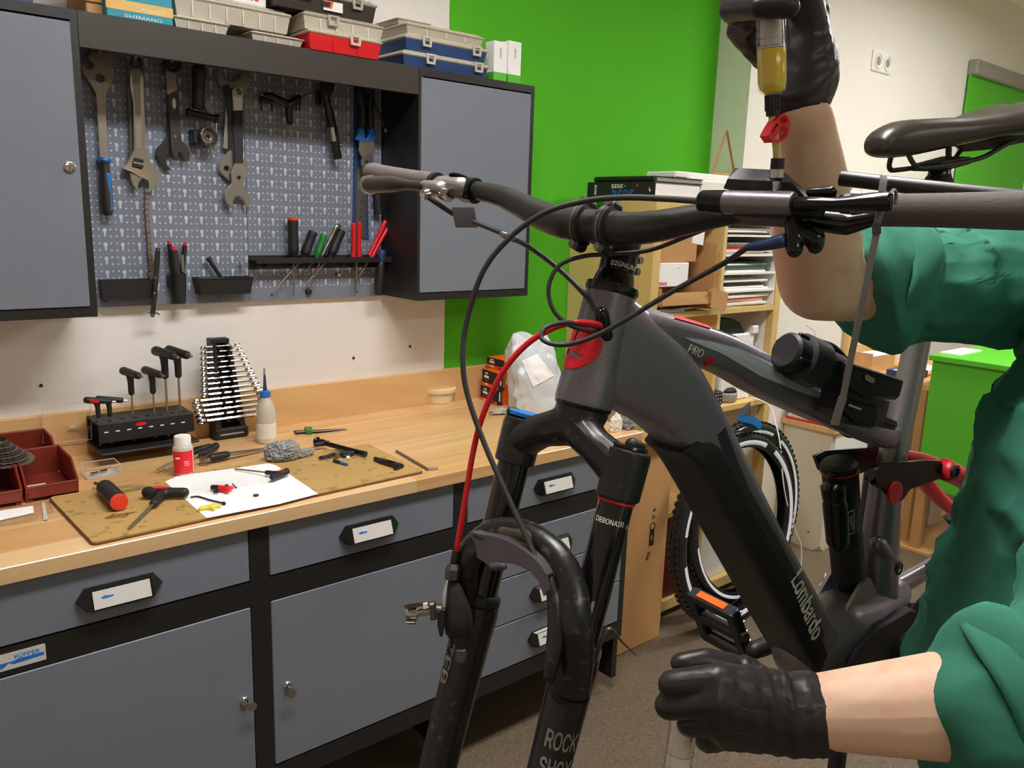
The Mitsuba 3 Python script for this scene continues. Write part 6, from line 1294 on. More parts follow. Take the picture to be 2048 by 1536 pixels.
for s in (-1, 1):
    g = lambda l, k=0: S(sfw-.0015, s*l, sa+.0335+(l-.24)*.0625)
    gk = bp(bk, 'grip', tube([g(.262), g(.264), g(.30), g(.345), g(.388), g(.390)], [.0125, .0138, .0136, .0140, .0150, .0140], 26, 6), 'grip_foam', True)
    bp(gk, 'end_plug', cyl(g(.389), g(.397), .0150, .0138, 24), 'black_plastic'); bp(gk, 'lock_ring', cyl(g(.256), g(.263), .0146, n=24), 'black_metal')
# left brake lever with bleed port (nearest the viewer) and display
def GP(l, f=0, a=0): return S(sfw+f, l, sa+.042+a)
lv = bp(bk, 'brake_lever', tube([GP(.160, .036, -.0182), GP(.162, .036, -.0182), GP(.2215, .035, -.0155), GP(.2245, .035, -.0155)], [.0098, .0106, .0106, .0098], 28, 0), 'frame_grey', 30)
bp(lv, 'end_boot', tube([GP(.1365, .0365, -.0188), GP(.139, .0365, -.0188), GP(.1605, .036, -.0182)], [.0088, .0102, .0110], 24, 0), 'black_gloss', 30)
bp(lv, 'lower_body', hullp([GP(l, f, a) for l in (.172, .222) for f in (.010, .036) for a in (-.030, -.022)]), 'black_plastic', 30)
bp(lv, 'perch', flesh([[(GP(.224, .030, -.017), .0095), (GP(.236, .004, -.012), .0130)], [(GP(.215, .030, -.018), .0085), (GP(.243, .030, -.018), .0080)]], .005, 3), 'black_gloss', True)
bp(lv, 'clamp_band', cyl(GP(.224, -.004, -.010), GP(.250, -.004, -.009), .0150, n=24), 'black_plastic')
bl = bp(lv, 'lever_blade', tube([GP(.228, .038, -.0165), GP(.242, .040, -.0160), GP(.262, .039, -.0145), GP(.288, .036, -.0105), GP(.303, .034, -.0085)], [.0070, .0072, .0064, .0088, .0092], 16, 6, .85), 'black_gloss', True)
bp(bl, 'silver_tip', bend_ring(.0086, .0013, GP(.3035, .034, -.0080), SL, 16, 8, -.4, 2.4), 'steel'); bp(lv, 'adjuster', balls((GP(.226, .010, .003), .0040), (GP(.243, .008, .005), .0052)), 'black_gloss', True)
bp(lv, 'bolt', cat([cyl(GP(.262, .012, .000), GP(.270, .010, .001), .0058, n=14)]), 'steel')
dp = bp(bk, 'display', hullp([GP(.143, .012, .002), GP(.215, .010, .002), GP(.143, .0, .026), GP(.190, -.004, .026), GP(.147, .016, .010), GP(.196, .014, .010), GP(.150, .006, .024), GP(.182, .004, .024), GP(.228, -.02, .000), GP(.15, -.045, .010), GP(.19, -.04, .012)]), 'frame_dark', 25)
bp(dp, 'button_strip', hullp([GP(.176, .017, .000), GP(.222, .012, -.001), GP(.181, .0155, .010), GP(.208, .013, .010), GP(.178, .008, .000), GP(.215, .006, .0)]), 'black_gloss', 25)
bp(dp, 'stalk', balls((GP(.165, .0, .002), .010), (GP(.175, -.004, -.010), .013)), 'black_plastic', True)
# remote under the left side
rm = bp(bk, 'dropper_remote', flesh([[(GP(.2235, .026, -.0260), .0078), (GP(.2320, .028, -.0530), .0074)], [(GP(.228, .026, -.036), .0075), (GP(.2440, .020, -.040), .0090)], [(GP(.2440, .020, -.040), .0090), (GP(.2450, .018, -.046), .0072)], [(GP(.226, .010, -.020), .010), (GP(.262, .006, -.022), .0095)], [(GP(.262, .006, -.022), .0095), (GP(.285, .004, -.014), .006)]], .0045, 3), 'black_gloss', True)
bp(rm, 'cable_boot', tube([GP(.2235, .030, -.046), GP(.2060, .030, -.0520), GP(.190, .030, -.056)], [.0062, .0052, .0032], 16, 5), 'navy', True)
# right lever, far side
def GR(l, f=0, a=0): return GP(-l, f, a)
l2 = bp(bk, 'brake_lever', flesh([[(GR(.226, .020, -.020), .0110), (GR(.246, .026, -.020), .0085)], [(GR(.208, .006, -.012), .0140), (GR(.232, .014, -.014), .0125)]], .005, 4), 'alu', True)
b2 = bp(l2, 'lever_blade', tube([GR(.244, .028, -.0195), GR(.270, .032, -.020), GR(.300, .032, -.0205), GR(.340, .028, -.0215), GR(.350, .027, -.0218)], [.0080, .0070, .0118, .0128, .0128], 16, 6, .85), 'brown_black', True)
bp(b2, 'ball_end', balls((GR(.3575, .026, -.0220), .0120), (GR(.349, .027, -.0218), .0126)), 'steel', True); bp(l2, 'clamp_band', cyl(GR(.190, -.004, -.012), GR(.208, -.004, -.011), .0155, n=24), 'black_gloss')
hn = bp(l2, 'hose_nut', lathe([(.0058, 0), (.0068, .001), (.0068, .008), (.004, .010)], GR(.230, .034, -.0290), V(*(SF*.6-HA*.45)), 16), 'chrome'); bp(l2, 'silver_barrel', cyl(GR(.226, .020, -.024), GR(.208, .018, -.026), .0080, n=18), 'chrome')
bp(l2, 'cap', lathe([(.0125, 0), (.0125, .002), (.011, .003), (0, .003)], GR(.214, .006, .0), HA, 24), 'black_gloss')
# hoses (measured along their sight lines, depths from the parts they join)
def hose(name, pts, r, m, label=None):
    P = [p if len(p) == 3 and not isinstance(p, tuple) else onD(*p) for p in pts]; return part(bk, name, tube(P, r, 12, 8), m, True, label)
hose('brake_hose', [W(GP(.137, .0365, -.0188)), (1340, 398, .79), (1250, 395, .825), (1170, 402, .85), (1090, 425, .865), (1020, 475, .88), (965, 545, .89), (932, 650, .90), (926, 730, .90), (938, 800, .90), (972, 895, .895), (1012, 985, .885), (1058, 1085, .868), (1075, 1125, .86)], .0031, 'hose')
hose('brake_hose', [(1212, 655, .892), (1190, 648, .878), (1150, 645, .872), (1105, 657, .876), (1052, 690, .885), (1003, 748, .895), (966, 830, .905), (947, 900, .912), (930, 1000, .92), (913, 1102, .93)], .0033, 'red_bright', 'red brake hose')
hose('gear_cable', [W(GR(.230, .040, -.033)), (905, 427, 1.005), (930, 437, .99), (1000, 465, .965), (1060, 495, .945), (1120, 540, .925), (1170, 590, .905), (1196, 630, .893), (1206, 655, .892)], .0030, 'hose')
hose('dropper_cable', [W(GP(.190, .030, -.056)), (1450, 525, .77), (1350, 580, .80), (1250, 640, .825), (1190, 672, .838), (1140, 688, .845), (1105, 688, .85), (1083, 676, .855), (1092, 655, .86), (1130, 645, .868), (1175, 650, .876), (1206, 652, .890)], .0026, 'hose')
hose('display_cable', [W(GP(.17, -.004, -.012)), (1380, 470, .82), (1300, 500, .86), (1230, 508, .875), (1170, 512, .885), (1120, 530, .89), (1098, 570, .89), (1104, 615, .89), (1135, 648, .89), (1180, 662, .89), (1205, 655, .893)], .0024, 'hose')
cj = part(bk, 'cable_joiner', hullp([onD(930, 436, .99)+RIGHT*(x*.0135+.0)+DOWN*y*.011+FWD*z*.009+RIGHT*(y*.002) for x in (-1, 1) for y in (-1, .9) for z in (-1, 1)]+[onD(950, 428, .98), onD(945, 422, .985)]), 'hose', 30)
for q in ((1006, 468, .963), (1022, 475, .958)): part(bk, 'cable_ferrule', balls((onD(*q), .0045), (onD(q[0]+7, q[1]+3, q[2]-.002), .0045)), 'alu', True)
# fork
def fk(l, f, a): return S(f, l, a)
LX, FX = .0732, .0027
cr = flesh([[(S(.0, 0, -.136), .031), (S(.002, 0, -.150), .027)], [(S(.004, 0, -.152), .024), (S(.012, .036, -.168), .0195)], [(S(.012, .036, -.168), .0195), (S(FX, LX, -.188), .0245)], [(S(FX, LX, -.180), .0245), (S(FX, LX, -.196), .0245)], [(S(.004, 0, -.152), .024), (S(.012, -.036, -.168), .0195)], [(S(.012, -.036, -.168), .0195), (S(FX, -LX, -.188), .0245)], [(S(FX, -LX, -.180), .0245), (S(FX, -LX, -.196), .0245)]], .007, 8)
fc = bp(bk, 'fork_crown', cr, 'fork_black', True)
for s in (-1, 1):
    bp(fc, 'leg_socket', lathe([(.0225, 0), (.0240, .002), (.0248, .046), (.0235, .052), (.0200, .054), (0, .054)], S(FX, s*LX, -.216), HA, 36), 'fork_black', 40)
    up = bp(bk, 'fork_stanchion', cyl(S(FX, s*LX, -.210), S(FX, s*LX, -.47), .0190, n=36), 'stanchion')
    lw = bp(bk, 'fork_lower_leg', lathe([(.018, -.02), (.0215, -.0), (.0225, .10), (.0232, .20), (.0245, .275), (.0255, .300), (.0245, .312), (.0205, .314)], S(FX, s*LX, -.70), HA, 36), 'fork_black', 40)
    bp(lw, 'dust_wiper', lathe([(.0240, 0), (.0248, .002), (.0240, .009), (.0200, .013)], S(FX, s*LX, -.387), HA, 36), 'black_plastic' if s < 0 else 'alu', 40)
    bp(lw, 'arch_boss', balls((S(FX+.020, s*(LX+.002), -.40), .016), (S(FX+.016, s*(LX+.004), -.425), .015)), 'fork_black', True)
    bp(lw, 'dropout', balls((S(FX+.02, s*LX, -.705), .022), (S(FX, s*LX, -.69), .02)), 'fork_black', True)
bp(fc, 'blue_dial', lathe([(.0150, 0), (.0205, .001), (.0205, .005), (.017, .007), (0, .0075)], S(FX, -LX, -.161), HA, 32), 'logo_blue', 30, 'blue damper dial'); bp(fc, 'dial_cover', balls((S(FX-.002, -LX-.018, -.158), .0055), (S(FX+.012, -LX-.014, -.158), .0055)), 'frame_dark', True)
bp(fc, 'top_cap', lathe([(.018, 0), (.0195, .001), (.0185, .004), (0, .005)], S(FX, LX, -.162), HA, 32), 'black_gloss', 30); bp(fc, 'valve_cap', balls((S(FX, LX+.002, -.157), .008), (S(FX-.01, LX+.006, -.157), .006)), 'black_plastic', True)
bp(bk, 'travel_ring', bend_ring(.0196, .0016, S(FX, LX, -.219), HA, 36, 8), 'red_bright', 35, 'red travel ring')
vleg = np.cross(np.cross(HA, vv), HA); vleg /= np.linalg.norm(vleg)
def legprint(s, l, h, a, m, R, wd=None, vert=False, turn=0., lift=.0007):
    w = math.cos(turn)*vleg+math.sin(turn)*np.cross(HA, vleg); M6 = np.eye(4); x = np.cross(HA, w)
    M6[:3, 0], M6[:3, 1] = (x, HA) if not vert else (-HA, x); M6[:3, 2] = w; M6[:3, 3] = S(FX, l, a)
    tx = meshkit.text_mesh(s, h, .0006, True); b = tx.bounds; tx.apply_translation([-(b[0][0]+b[1][0])/2, -(b[0][1]+b[1][1])/2, 0])
    if wd: tx.apply_scale([wd/(b[1][0]-b[0][0]), 1, 1])
    return wrap(cyl(S(FX, l, a-.06), S(FX, l, a+.06), R, n=64), tx, M6, lift), m
for (s, l, h, a, m, R, wd, vt, tn) in (('DEBONAIR', LX, .0052, -.240, 'print_white', .0190, .030, False, -.25), ('DU', LX, .0050, -.242, 'grey_plastic', .0190, .006, False, .95), ('ROCK', LX, .0185, -.475, 'grey_plastic', .0236, .034, False, .15), ('SHOX', LX, .0185, -.505, 'grey_plastic', .0233, .034, False, .15), ('ZEB', -LX, .011, -.46, 'grey_plastic', .0238, .05, True, -.9)):
    q, mm = legprint(s, l, h, a, m, R, wd, vt, tn); bp(bk, 'fork_print', q, mm, False)
tx = None
for a0, a1 in ((-.34, -.345), (-.36, -.365)): pass
M7 = np.eye(4); w = math.cos(.1)*vleg+math.sin(.1)*np.cross(HA, vleg); M7[:3, 0] = np.cross(HA, w); M7[:3, 1] = HA; M7[:3, 2] = w; M7[:3, 3] = S(FX, LX, -.345)
bp(bk, 'fork_print', wrap(cyl(S(FX, LX, -.40), S(FX, LX, -.29), .0190, n=64), cat([flat(sbox(-.0125, -.028, -.0115, .024), .0006, .01), flat(sbox(-.004, -.028, -.003, .020), .0006, .01), flat(sbox(-.004, .006, -.001, .020), .0006, .01)]), M7), 'grey_plastic', False)
# arch with small mudguard
ar = [S(.020, l, a) for l, a in ((-.080, -.425), (-.082, -.385))]+[S(.040, l, a) for l, a in ((-.076, -.335), (-.054, -.298), (-.020, -.283), (.018, -.283), (.048, -.295), (.068, -.318), (.081, -.347))]+[S(.030, .088, -.380), S(.018, .088, -.425)]
bp(bk, 'fork_arch', tube(ar, [.018, .018, .018, .0165, .0155, .0155, .0165, .0185, .0195, .0190, .0180], 24, 8, .8), 'fork_black', True)
bp(bk, 'arch_rib', tube([S(.052, l, a) for l, a in ((.030, -.302), (.055, -.322), (.068, -.350), (.074, -.378), (.076, -.410))], [.006, .008, .009, .009, .006], 14, 6), 'fork_black', True)
mat('mudguard', (74, 67, 72), .5); mat('mud', (84, 76, 62), .9)
gq = [(-.0641, -.2972), (-.0477, -.2954), (-.0192, -.2905), (.0099, -.2915), (.0359, -.2974), (.0520, -.3066), (.0590, -.3200), (.0540, -.3280), (.0440, -.3160), (.0290, -.3095), (.0083, -.3096), (-.0084, -.3132), (-.0082, -.3181), (-.0194, -.3243), (-.0314, -.3217), (-.0432, -.3202), (-.0486, -.3088), (-.0571, -.3019)]
Mg = np.eye(4); Mg[:3, 0] = SL; Mg[:3, 1] = HA; Mg[:3, 2] = np.cross(SL, HA); Mg[:3, 3] = S(.063, 0, 0)
if Mg[:3, 2]@SF < 0: Mg[:3, 3] = S(.0655, 0, 0)
mg = bp(bk, 'mudguard', prism(gq, .0025, Mg, .0006), 'mudguard', False)
tp = [(-.0600, -.2962), (-.0477, -.2950), (-.0192, -.2900), (.0099, -.2910), (.0359, -.2970), (.0520, -.3062)]
C = []
for l, a in spline(np.array(tp), 4): C.append([S(.0655, l, a), S(.0655, l, a-.003), S(.022, l*.92, a+.006), S(.022, l*.92, a+.0095)])
bp(mg, 'top_shell', rings(C, 4), 'mudguard', 30)
bp(mg, 'mud_top', flesh([[(S(.046, -.030, -.2860), .008), (S(.044, .004, -.2810), .010)], [(S(.044, .004, -.2810), .010), (S(.042, .036, -.2880), .007)]], .006, 3), 'mud', True)
bp(mg, 'slot_edge', hullp([S(.0662, l, a) for l, a in ((-.056, -.2975), (-.040, -.2968), (-.040, -.2985), (-.052, -.2995))]+[S(.0668, l, a) for l, a in ((-.056, -.2975), (-.040, -.2985))]), 'black_plastic', False)
bp(mg, 'clip', balls((S(.066, -.018, -.3215), .0045), (S(.066, -.004, -.3165), .004)), 'mudguard', True)
tie = tube([WS(FX+.01, LX+.026, -.395), onD(1215, 1258, .85), onD(1245, 1285, .86), onD(1274, 1312, .87)], [.003, .0028, .0024, .0010], 8, 5, .5); part(bk, 'cable_tie', tie, 'dark_steel', True, 'grey cable tie end')
# brake caliper hanging on the red hose
cl = onD(912, 1104, .93)
ck_ = thing('brake_caliper', 'black brake caliper with chrome pads hanging on the red hose beside the fork leg', 'brake caliper')
def CQ(px, py, dz=0): return onD(px, py, .93+dz)
def cpoly(pts, d0, th, bev=.002): return prism([((x-905)*.93/FPX, -(y-1200)*.93/FPX) for x, y in pts], th, frame(onD(905, 1200, .93+d0), RIGHT, -DOWN), bev)
part(ck_, 'hose_boot', tube([CQ(912, 1102), CQ(909, 1118), CQ(907, 1130)], [.0040, .0046, .0040], 14, 4), 'black_plastic')
part(ck_, 'hex_nut', lathe([(.0060, -.001), (.0086, .001), (.0088, .012), (.0068, .017), (.0060, .018)], CQ(904, 1159), CQ(907, 1128)-CQ(904, 1159), 6), 'dark_steel', False)
C = []
for y, xl, xr, th in spline(np.array([(1160, 897, 912, .004), (1170, 895, 922, .0085), (1190, 893, 931, .0115), (1215, 891, 940, .0135), (1240, 889, 945, .0140), (1258, 889, 946, .0130), (1270, 893, 944, .010), (1276, 902, 938, .005)]), 4):
    a_ = np.arange(28)/28*2*np.pi; cx, hw = (xl+xr)/2, (xr-xl)/2; cs, sn = np.cos(a_), np.sin(a_)
    C.append([onD(cx+hw*np.sign(c)*abs(c)**.8, y, .93+.004-th*np.sign(q)*abs(q)**.75) for c, q in zip(cs, sn)])
bm = rings(C, 28); bm.fix_normals(); part(ck_, 'body', bm, 'dark_rubber', True)
part(ck_, 'side_wing', cpoly([(886, 1214), (892, 1214), (891, 1240), (886, 1268), (881, 1268), (876, 1245), (877, 1228)], -.004, .010, .001), 'black_plastic', False)
part(ck_, 'white_print', cpoly([(893, 1161), (897, 1160), (895, 1180), (897, 1192), (892, 1200), (894, 1208), (889, 1216), (884, 1212), (886, 1200), (885, 1190), (888, 1176)], .012, .0025, .0003), 'print_white', False)
part(ck_, 'pad_holder', cat([cpoly([(861, 1200), (872, 1199), (876, 1232), (864, 1234)], -.008, .016, .002), cyl(CQ(884, 1222, .0), CQ(866, 1222, .0), .0085, n=18)]), 'dark_steel', 30)
part(ck_, 'piston', lathe([(0, -.0045), (.0052, -.0035), (.0082, 0), (.0086, .005), (.0086, .0095), (.0052, .010), (.0052, .034)], CQ(818, 1227, -.004), CQ(866, 1220, -.002)-CQ(818, 1227, -.004), 24), 'chrome', 40)
part(ck_, 'pad_spring', cat([cpoly([(809, 1210), (816, 1206), (842, 1203), (862, 1201), (862, 1206), (842, 1210), (818, 1216), (812, 1214)], -.007, .006, .0008), cpoly([(813, 1238), (833, 1238), (833, 1243), (818, 1242)], -.008, .012, .0008)]), 'dark_steel', False)
part(ck_, 'white_clip', cpoly([(847, 1206), (856, 1204), (857, 1215), (848, 1217)], -.012, .004, .0005), 'white_plastic', False)
part(ck_, 'banjo_bolt', cat([cyl(CQ(926, 1270, .006), CQ(924, 1292, .006), .0085, n=16), cyl(CQ(924, 1286, .004), CQ(923, 1300, .004), .0070, n=16)]), 'black_plastic')
part(ck_, 'mount_plate', cpoly([(912, 1297), (918, 1295), (932, 1295), (934, 1305), (933, 1318), (928, 1324), (916, 1324), (911, 1316)], .004, .008, .002), 'mudguard', False)
part(ck_, 'wire_clip', tube([CQ(902, 1276), CQ(902, 1290), CQ(897, 1300), CQ(901, 1308)], .0016, 8, 4), 'black_plastic', True)
# ---------------------------------------------------------------- repair stand clamp
rs = thing('repair_stand', 'black repair stand with a clamp gripping the bicycle at the seat tube', 'repair stand')
def bpoly(pts, y): return [(bq(*q, y)[0], bq(*q, y)[2]) for q in pts]
def bprism(pts, y0, y1, bev=.003): return B(prism(bpoly(pts, (y0+y1)/2 if 0 else y1), y1-y0, frame((0, y1, 0), (1, 0, 0), (0, 0, 1)), bev))
hd = part(rs, 'clamp_body', bprism([(1690, 724), (1702, 725), (1811, 760), (1802, 795), (1796, 801), (1758, 799), (1735, 795), (1692, 770)], .030, .085, .004), 'black_plastic', 30)
part(hd, 'grey_badge', bprism([(1730, 750), (1735, 749), (1749, 757), (1750, 764), (1745, 767), (1731, 760)], .086, .0865, 0), 'grey_plastic', False)
part(hd, 'raised_edge', bprism([(1700, 726), (1808, 761), (1807, 765), (1699, 730)], .085, .088, .001), 'frame_dark', False)
jw = part(rs, 'jaw', bprism([(1693, 772), (1740, 790), (1757, 803), (1757, 838), (1745, 856), (1712, 852), (1690, 832), (1684, 822), (1690, 800)], .038, .078, .004), 'black_plastic', 30)
part(jw, 'white_stripe', bprism([(1699, 808), (1723, 817), (1722, 821), (1698, 812)], .0785, .0792, 0), 'silver_label', False)
part(jw, 'seam', bprism([(1694, 795), (1752, 812), (1752, 815), (1693, 798)], .0782, .0795, 0), 'black_gloss', False)
part(rs, 'jaw', bprism([(1700, 775), (1790, 800), (1790, 850), (1745, 858), (1700, 850)], -.065, -.030, .004), 'black_plastic', 30)
part(rs, 'jaw_pad', bprism([(1757, 803), (1778, 835), (1800, 845), (1795, 862), (1768, 850), (1745, 858), (1745, 830)], .020, .050, .004), 'frame_dark', 30)
a, b = W(bq(1578, 704, .045)), W(bq(1665, 745, .052)); d = (b-a)/np.linalg.norm(b-a)
kn = part(rs, 'knob', lathe([(0, -.012), (.021, -.012), (.0245, -.008), (.0245, .012), (.0225, .016)], a+d*.004, d, 36), 'black_plastic', 40)
part(kn, 'collar', lathe([(.021, .014), (.031, .018), (.0315, .050), (.028, .052), (.027, .020)], a, d, 36), 'frame_dark', 40)
part(kn, 'cylinder', lathe([(.0255, .040), (.0255, .085), (.022, .088), (.0, .088)], a, d, 36), 'black_plastic', 40)
for t_ in (0.4, 1.9, 3.4, 4.9): u, v, _ = basis(d); e = math.cos(t_)*u+math.sin(t_)*v; part(kn, 'grip_notch', balls((a+e*.0245, .004), (a+e*.0245+d*.012, .004)), 'black_gloss', True)
part(rs, 'lever', tube([a+d*.05+UZ*.030, a+d*.085+UZ*.031, a+d*.125+UZ*.014, b+d*.04], [.004, .0045, .004, .004], 10, 6), 'black_metal', True)
part(rs, 'spindle', cyl(a+d*.02, b+d*.03, .016, n=24), 'black_metal')
P0 = W(V(-.045, -.060, .33)); P1 = bq(1766, 1000, -.13); P1[2] = .30; P1 = W(P1); col = V(P1[0], P1[1], 0)
part(rs, 'arm', tube([P0, (P0+P1)/2, P1], [.020, .020, .020], 24, 0), 'black_metal')
part(rs, 'column', cyl(col+UZ*.02, col+UZ*(P1[2]+.03), .016, n=28), 'black_metal'); part(rs, 'base_plate', lathe([(0, 0), (.30, 0), (.30, .008), (.05, .014), (.03, .05), (.0, .05)], col+UZ*.0005, UZ, 40), 'black_metal', 30)
# black tube tied to the grip, with its long grey strap
t = thing('hollow_tube', 'slim black hollow tube tied along the nearest handlebar grip', 'tube')
a, b = onD(1682, 357, .752), onD(2075, 400, .655); d = (b-a)/np.linalg.norm(b-a)
part(t, 'wall', lathe([(.0052, .05), (.0052, 0), (.0068, 0), (.0068, np.linalg.norm(b-a)), (.0, np.linalg.norm(b-a))], a, d, 28), 'bar_black', 40)
part(t, 'dark_bore', lathe([(.0051, .03), (0, .03)], a, d, 20), 'black_gloss')
t = thing('cable_tie', 'long grey cable tie binding tube, lever and grip, its tail hanging down', 'cable tie')
def strip(pts, w, th=.0012, side=RIGHT):
    P = spline(np.array(pts), 6); tg = np.gradient(P, axis=0); tg /= np.linalg.norm(tg, axis=1)[:, None]; C = []
    for p, q in zip(P, tg):
        n = FWD-q*(FWD@q); n /= np.linalg.norm(n); s = np.cross(q, n); C.append([p+s*w/2-n*th/2, p-s*w/2-n*th/2, p-s*w/2+n*th/2, p+s*w/2+n*th/2])
    return rings(C, 4)
mat('tie_grey', (120, 116, 114), .5)
part(t, 'tail', strip([onD(1754, 462, .672), onD(1738, 540, .675), (onD(1722, 620, .682)), onD(1703, 710, .695), onD(1686, 795, .71)], .0055), 'tie_grey', False); part(t, 'end_tab', strip([onD(1686, 794, .7085), onD(1677, 822, .7125), onD(1669, 850, .717)], .0068, .0016), 'tie_grey', False)
part(t, 'buckle', hullp([onD(x, y, z) for x in (1744, 1762) for y in (447, 467) for z in (.668, .680)]), 'black_plastic', 25)
part(t, 'loop', cat([strip([onD(1767, 352, .712), onD(1767, 362, .708), onD(1764, 384, .706)], .006, .0016), strip([onD(1763, 414, .668), onD(1758, 432, .668), onD(1754, 450, .671)], .006, .0016)]), 'tie_grey', False)
# bleed syringe on the lever
PL = GP(.150, .034, .018); a = W(PL)
def SY(px, py): return onD(px, py, .735-(383-py)/363*.034)
sy = thing('bleed_syringe', 'bleed syringe with yellow fluid screwed onto the brake lever', 'syringe')
scene['mat_barrel'] = {'type': 'thindielectric', 'int_ior': 1.45}
mat('barrel_inner', (196, 194, 186), .3, spec=.5); mat('fluid', (232, 204, 44), .18, spec=.6); mat('fluid_dark', (206, 182, 60), .2, spec=.6)
q0, q1 = SY(1545, 192), SY(1541, -30); d = (q1-q0)/np.linalg.norm(q1-q0); H = np.linalg.norm(SY(1542, 24)-q0); HL = np.linalg.norm(SY(1543, 99)-q0)
R_ = .0124
part(sy, 'fluid', lathe([(0, .002), (.006, .002), (R_-.002, .006), (R_-.0006, .012), (R_-.0006, HL), (0, HL)], q0, d, 36), 'fluid', True, 'yellow brake fluid'); part(sy, 'barrel', lathe([(.004, 0), (.007, .0005), (R_-.0012, .004), (R_, .010), (R_, H+.03)], q0, d, 40), 'barrel', True)
part(sy, 'plunger', cat([cyl(q0+d*(HL+.0005), q0+d*(HL+.003), R_-.0008, n=36), cyl(q0+d*(HL+.003), q0+d*(H+.10), R_-.0035, n=30)]), 'barrel_inner', 40); part(sy, 'flange', cyl(q0+d*(H+.026), q0+d*(H+.029), .021, n=24), 'white_plastic')
for h in (.052, .058): part(sy, 'graduation_ring', bend_ring(R_+.0001, .00025, q0+d*(H-.028+h-.052), d, 24, 5, -2.0, .2, u0=-FWD), 'grey_plastic')
part(sy, 'print_mark', strip([q0+d*(H-.010)+RIGHT*.003-FWD*(R_), q0+d*(H-.0105)+RIGHT*.0065-FWD*(R_-.0012)], .001, .0006), 'print_black', False)
part(sy, 'nozzle', lathe([(.0042, -.008), (.0046, .004)], q0, d, 18), 'barrel_inner')
e0, e1 = SY(1545, 232), SY(1545, 190); dd = (e1-e0)/np.linalg.norm(e1-e0); u, v, _ = basis(dd); Lc = np.linalg.norm(e1-e0)
part(sy, 'luer_collar', cat([cyl(e0, e1, .0056, .0060, 20)]+[cyl(e0+(.0058)*(math.cos(t_)*u+math.sin(t_)*v)+dd*Lc*.25, e1+.0060*(math.cos(t_)*u+math.sin(t_)*v), .0009, n=6) for t_ in np.arange(14)*2*np.pi/14]), 'black_plastic', 40)
tb = [SY(1545, 232), SY(1548, 262), SY(1553, 292), SY(1555, 325)]
mat('tubing', (214, 192, 120), .2, spec=.6)
part(sy, 'tubing', tube(tb, .0036, 16, 8), 'tubing', True, 'clear tubing with yellow fluid')
e0, e1 = SY(1554, 339), SY(1556, 317); dd = (e1-e0)/np.linalg.norm(e1-e0)
part(sy, 'black_nut', cyl(e0, e1, .0060, n=14), 'black_plastic', False); e2 = SY(1553, 356); part(sy, 'silver_collar', lathe([(.0042, -.003), (.0064, 0), (.0064, np.linalg.norm(e0-e2)), (.005, np.linalg.norm(e0-e2)+.001)], e2, e0-e2, 28), 'chrome')
part(sy, 'silver_stem', cyl(SY(1551, 388), e2, .0028, .0042, 20), 'chrome')
# red pinch clamp on the tubing
c0 = SY(1548, 258); ux, uy = RIGHT, -DOWN
def CL(x, y): return ((x-1548)*.735/FPX*.98, -(y-258)*.735/FPX*.98)
o = [CL(*q) for q in ((1538, 238), (1545, 230), (1553, 229), (1561, 234), (1566, 244), (1567, 256), (1565, 268), (1558, 277), (1547, 281), (1533, 283), (1528, 278), (1521, 272), (1524, 264), (1530, 252))]
i1 = [CL(*q) for q in ((1540, 240), (1546, 233), (1554, 233), (1560, 239), (1556, 247), (1546, 247))]; i2 = [CL(*q) for q in ((1546, 251), (1556, 250), (1563, 258), (1561, 267), (1553, 275), (1540, 279), (1534, 277), (1544, 262))]
i3 = [CL(*q) for q in ((1536, 247), (1541, 249), (1530, 264), (1526, 267))]
pc = Polygon(o).buffer(.0004).difference(unary_union([Polygon(i1), Polygon(i2), Polygon(i3)]))
t = solo('pinch_clamp', prism(pc, .010, frame(c0-FWD*.0085+FWD*.0, RIGHT, -DOWN), .0006) if 0 else prism(pc, .013, frame(c0-FWD*.0 + FWD*.004, RIGHT*math.cos(.3)+FWD*math.sin(.3), -DOWN*math.cos(.25)-FWD*math.sin(.25)), 0), 'red_bright', 'red plastic pinch clamp on the syringe tubing', 'tube clamp', False)
# ---------------------------------------------------------------- the mechanic
D = onD
ps = thing('person', 'mechanic in a green work jacket and black gloves holding a syringe above the brake lever', 'person')
def f_skin(p, n, uv):
    c = mikit.mix(lin(224, 182, 152), lin(236, 198, 168), FB(p.x*30, p.y*30, p.z*30)); return mikit.mix(c, lin(220, 160, 136), mikit.smoothstep(.5, .85, FB(p.x*55+4, p.y*55, p.z*55))*.5)
mat('skin', 0, .5, spec=.35, fn=f_skin)
def f_jacket(p, n, uv):
    c = mikit.mix(lin(54, 116, 96), lin(66, 128, 106), FB(p.x*9, p.y*9, p.z*9)); w = N(p.x*900, p.y*900, p.z*900)
    c = mikit.mix(c, lin(46, 104, 88), w*.35)
    return mikit.mix(c, lin(52, 84, 66), mikit.smoothstep(.70, .84, FB(p.x*34+2, p.y*34, p.z*34))*.5)
mat('jacket', 0, .9, spec=.15, fn=f_jacket, sheen=.4)
def f_glove(p, n, uv): return mikit.mix(lin(34, 31, 32), lin(44, 40, 41), FB(p.x*60, p.y*60, p.z*60))
mat('glove', 0, .40, spec=.45, fn=f_glove)
mat('trousers', (30, 36, 54), .9); mat('hair', (62, 46, 34), .7); mat('shoe', (34, 30, 28), .6)
RSH, LSH = D(2125, 545, 1.01), D(2440, 760, .70)
REL, RWR = D(1640, 560, .935), D(1608, 232, .775)
LEL, LWR = D(2150, 1400, .63), D(1612, 1424, .655)
NK = (RSH+LSH)/2+UZ*.05; CH = (RSH+LSH)/2-UZ*.16+RIGHT*.055; BL = D(2205, 1130, .98); PV = D(2215, 1500, .97); face = -RIGHT-.25*DOWN*0; face = V(face[0], face[1], 0); face /= np.linalg.norm(face)
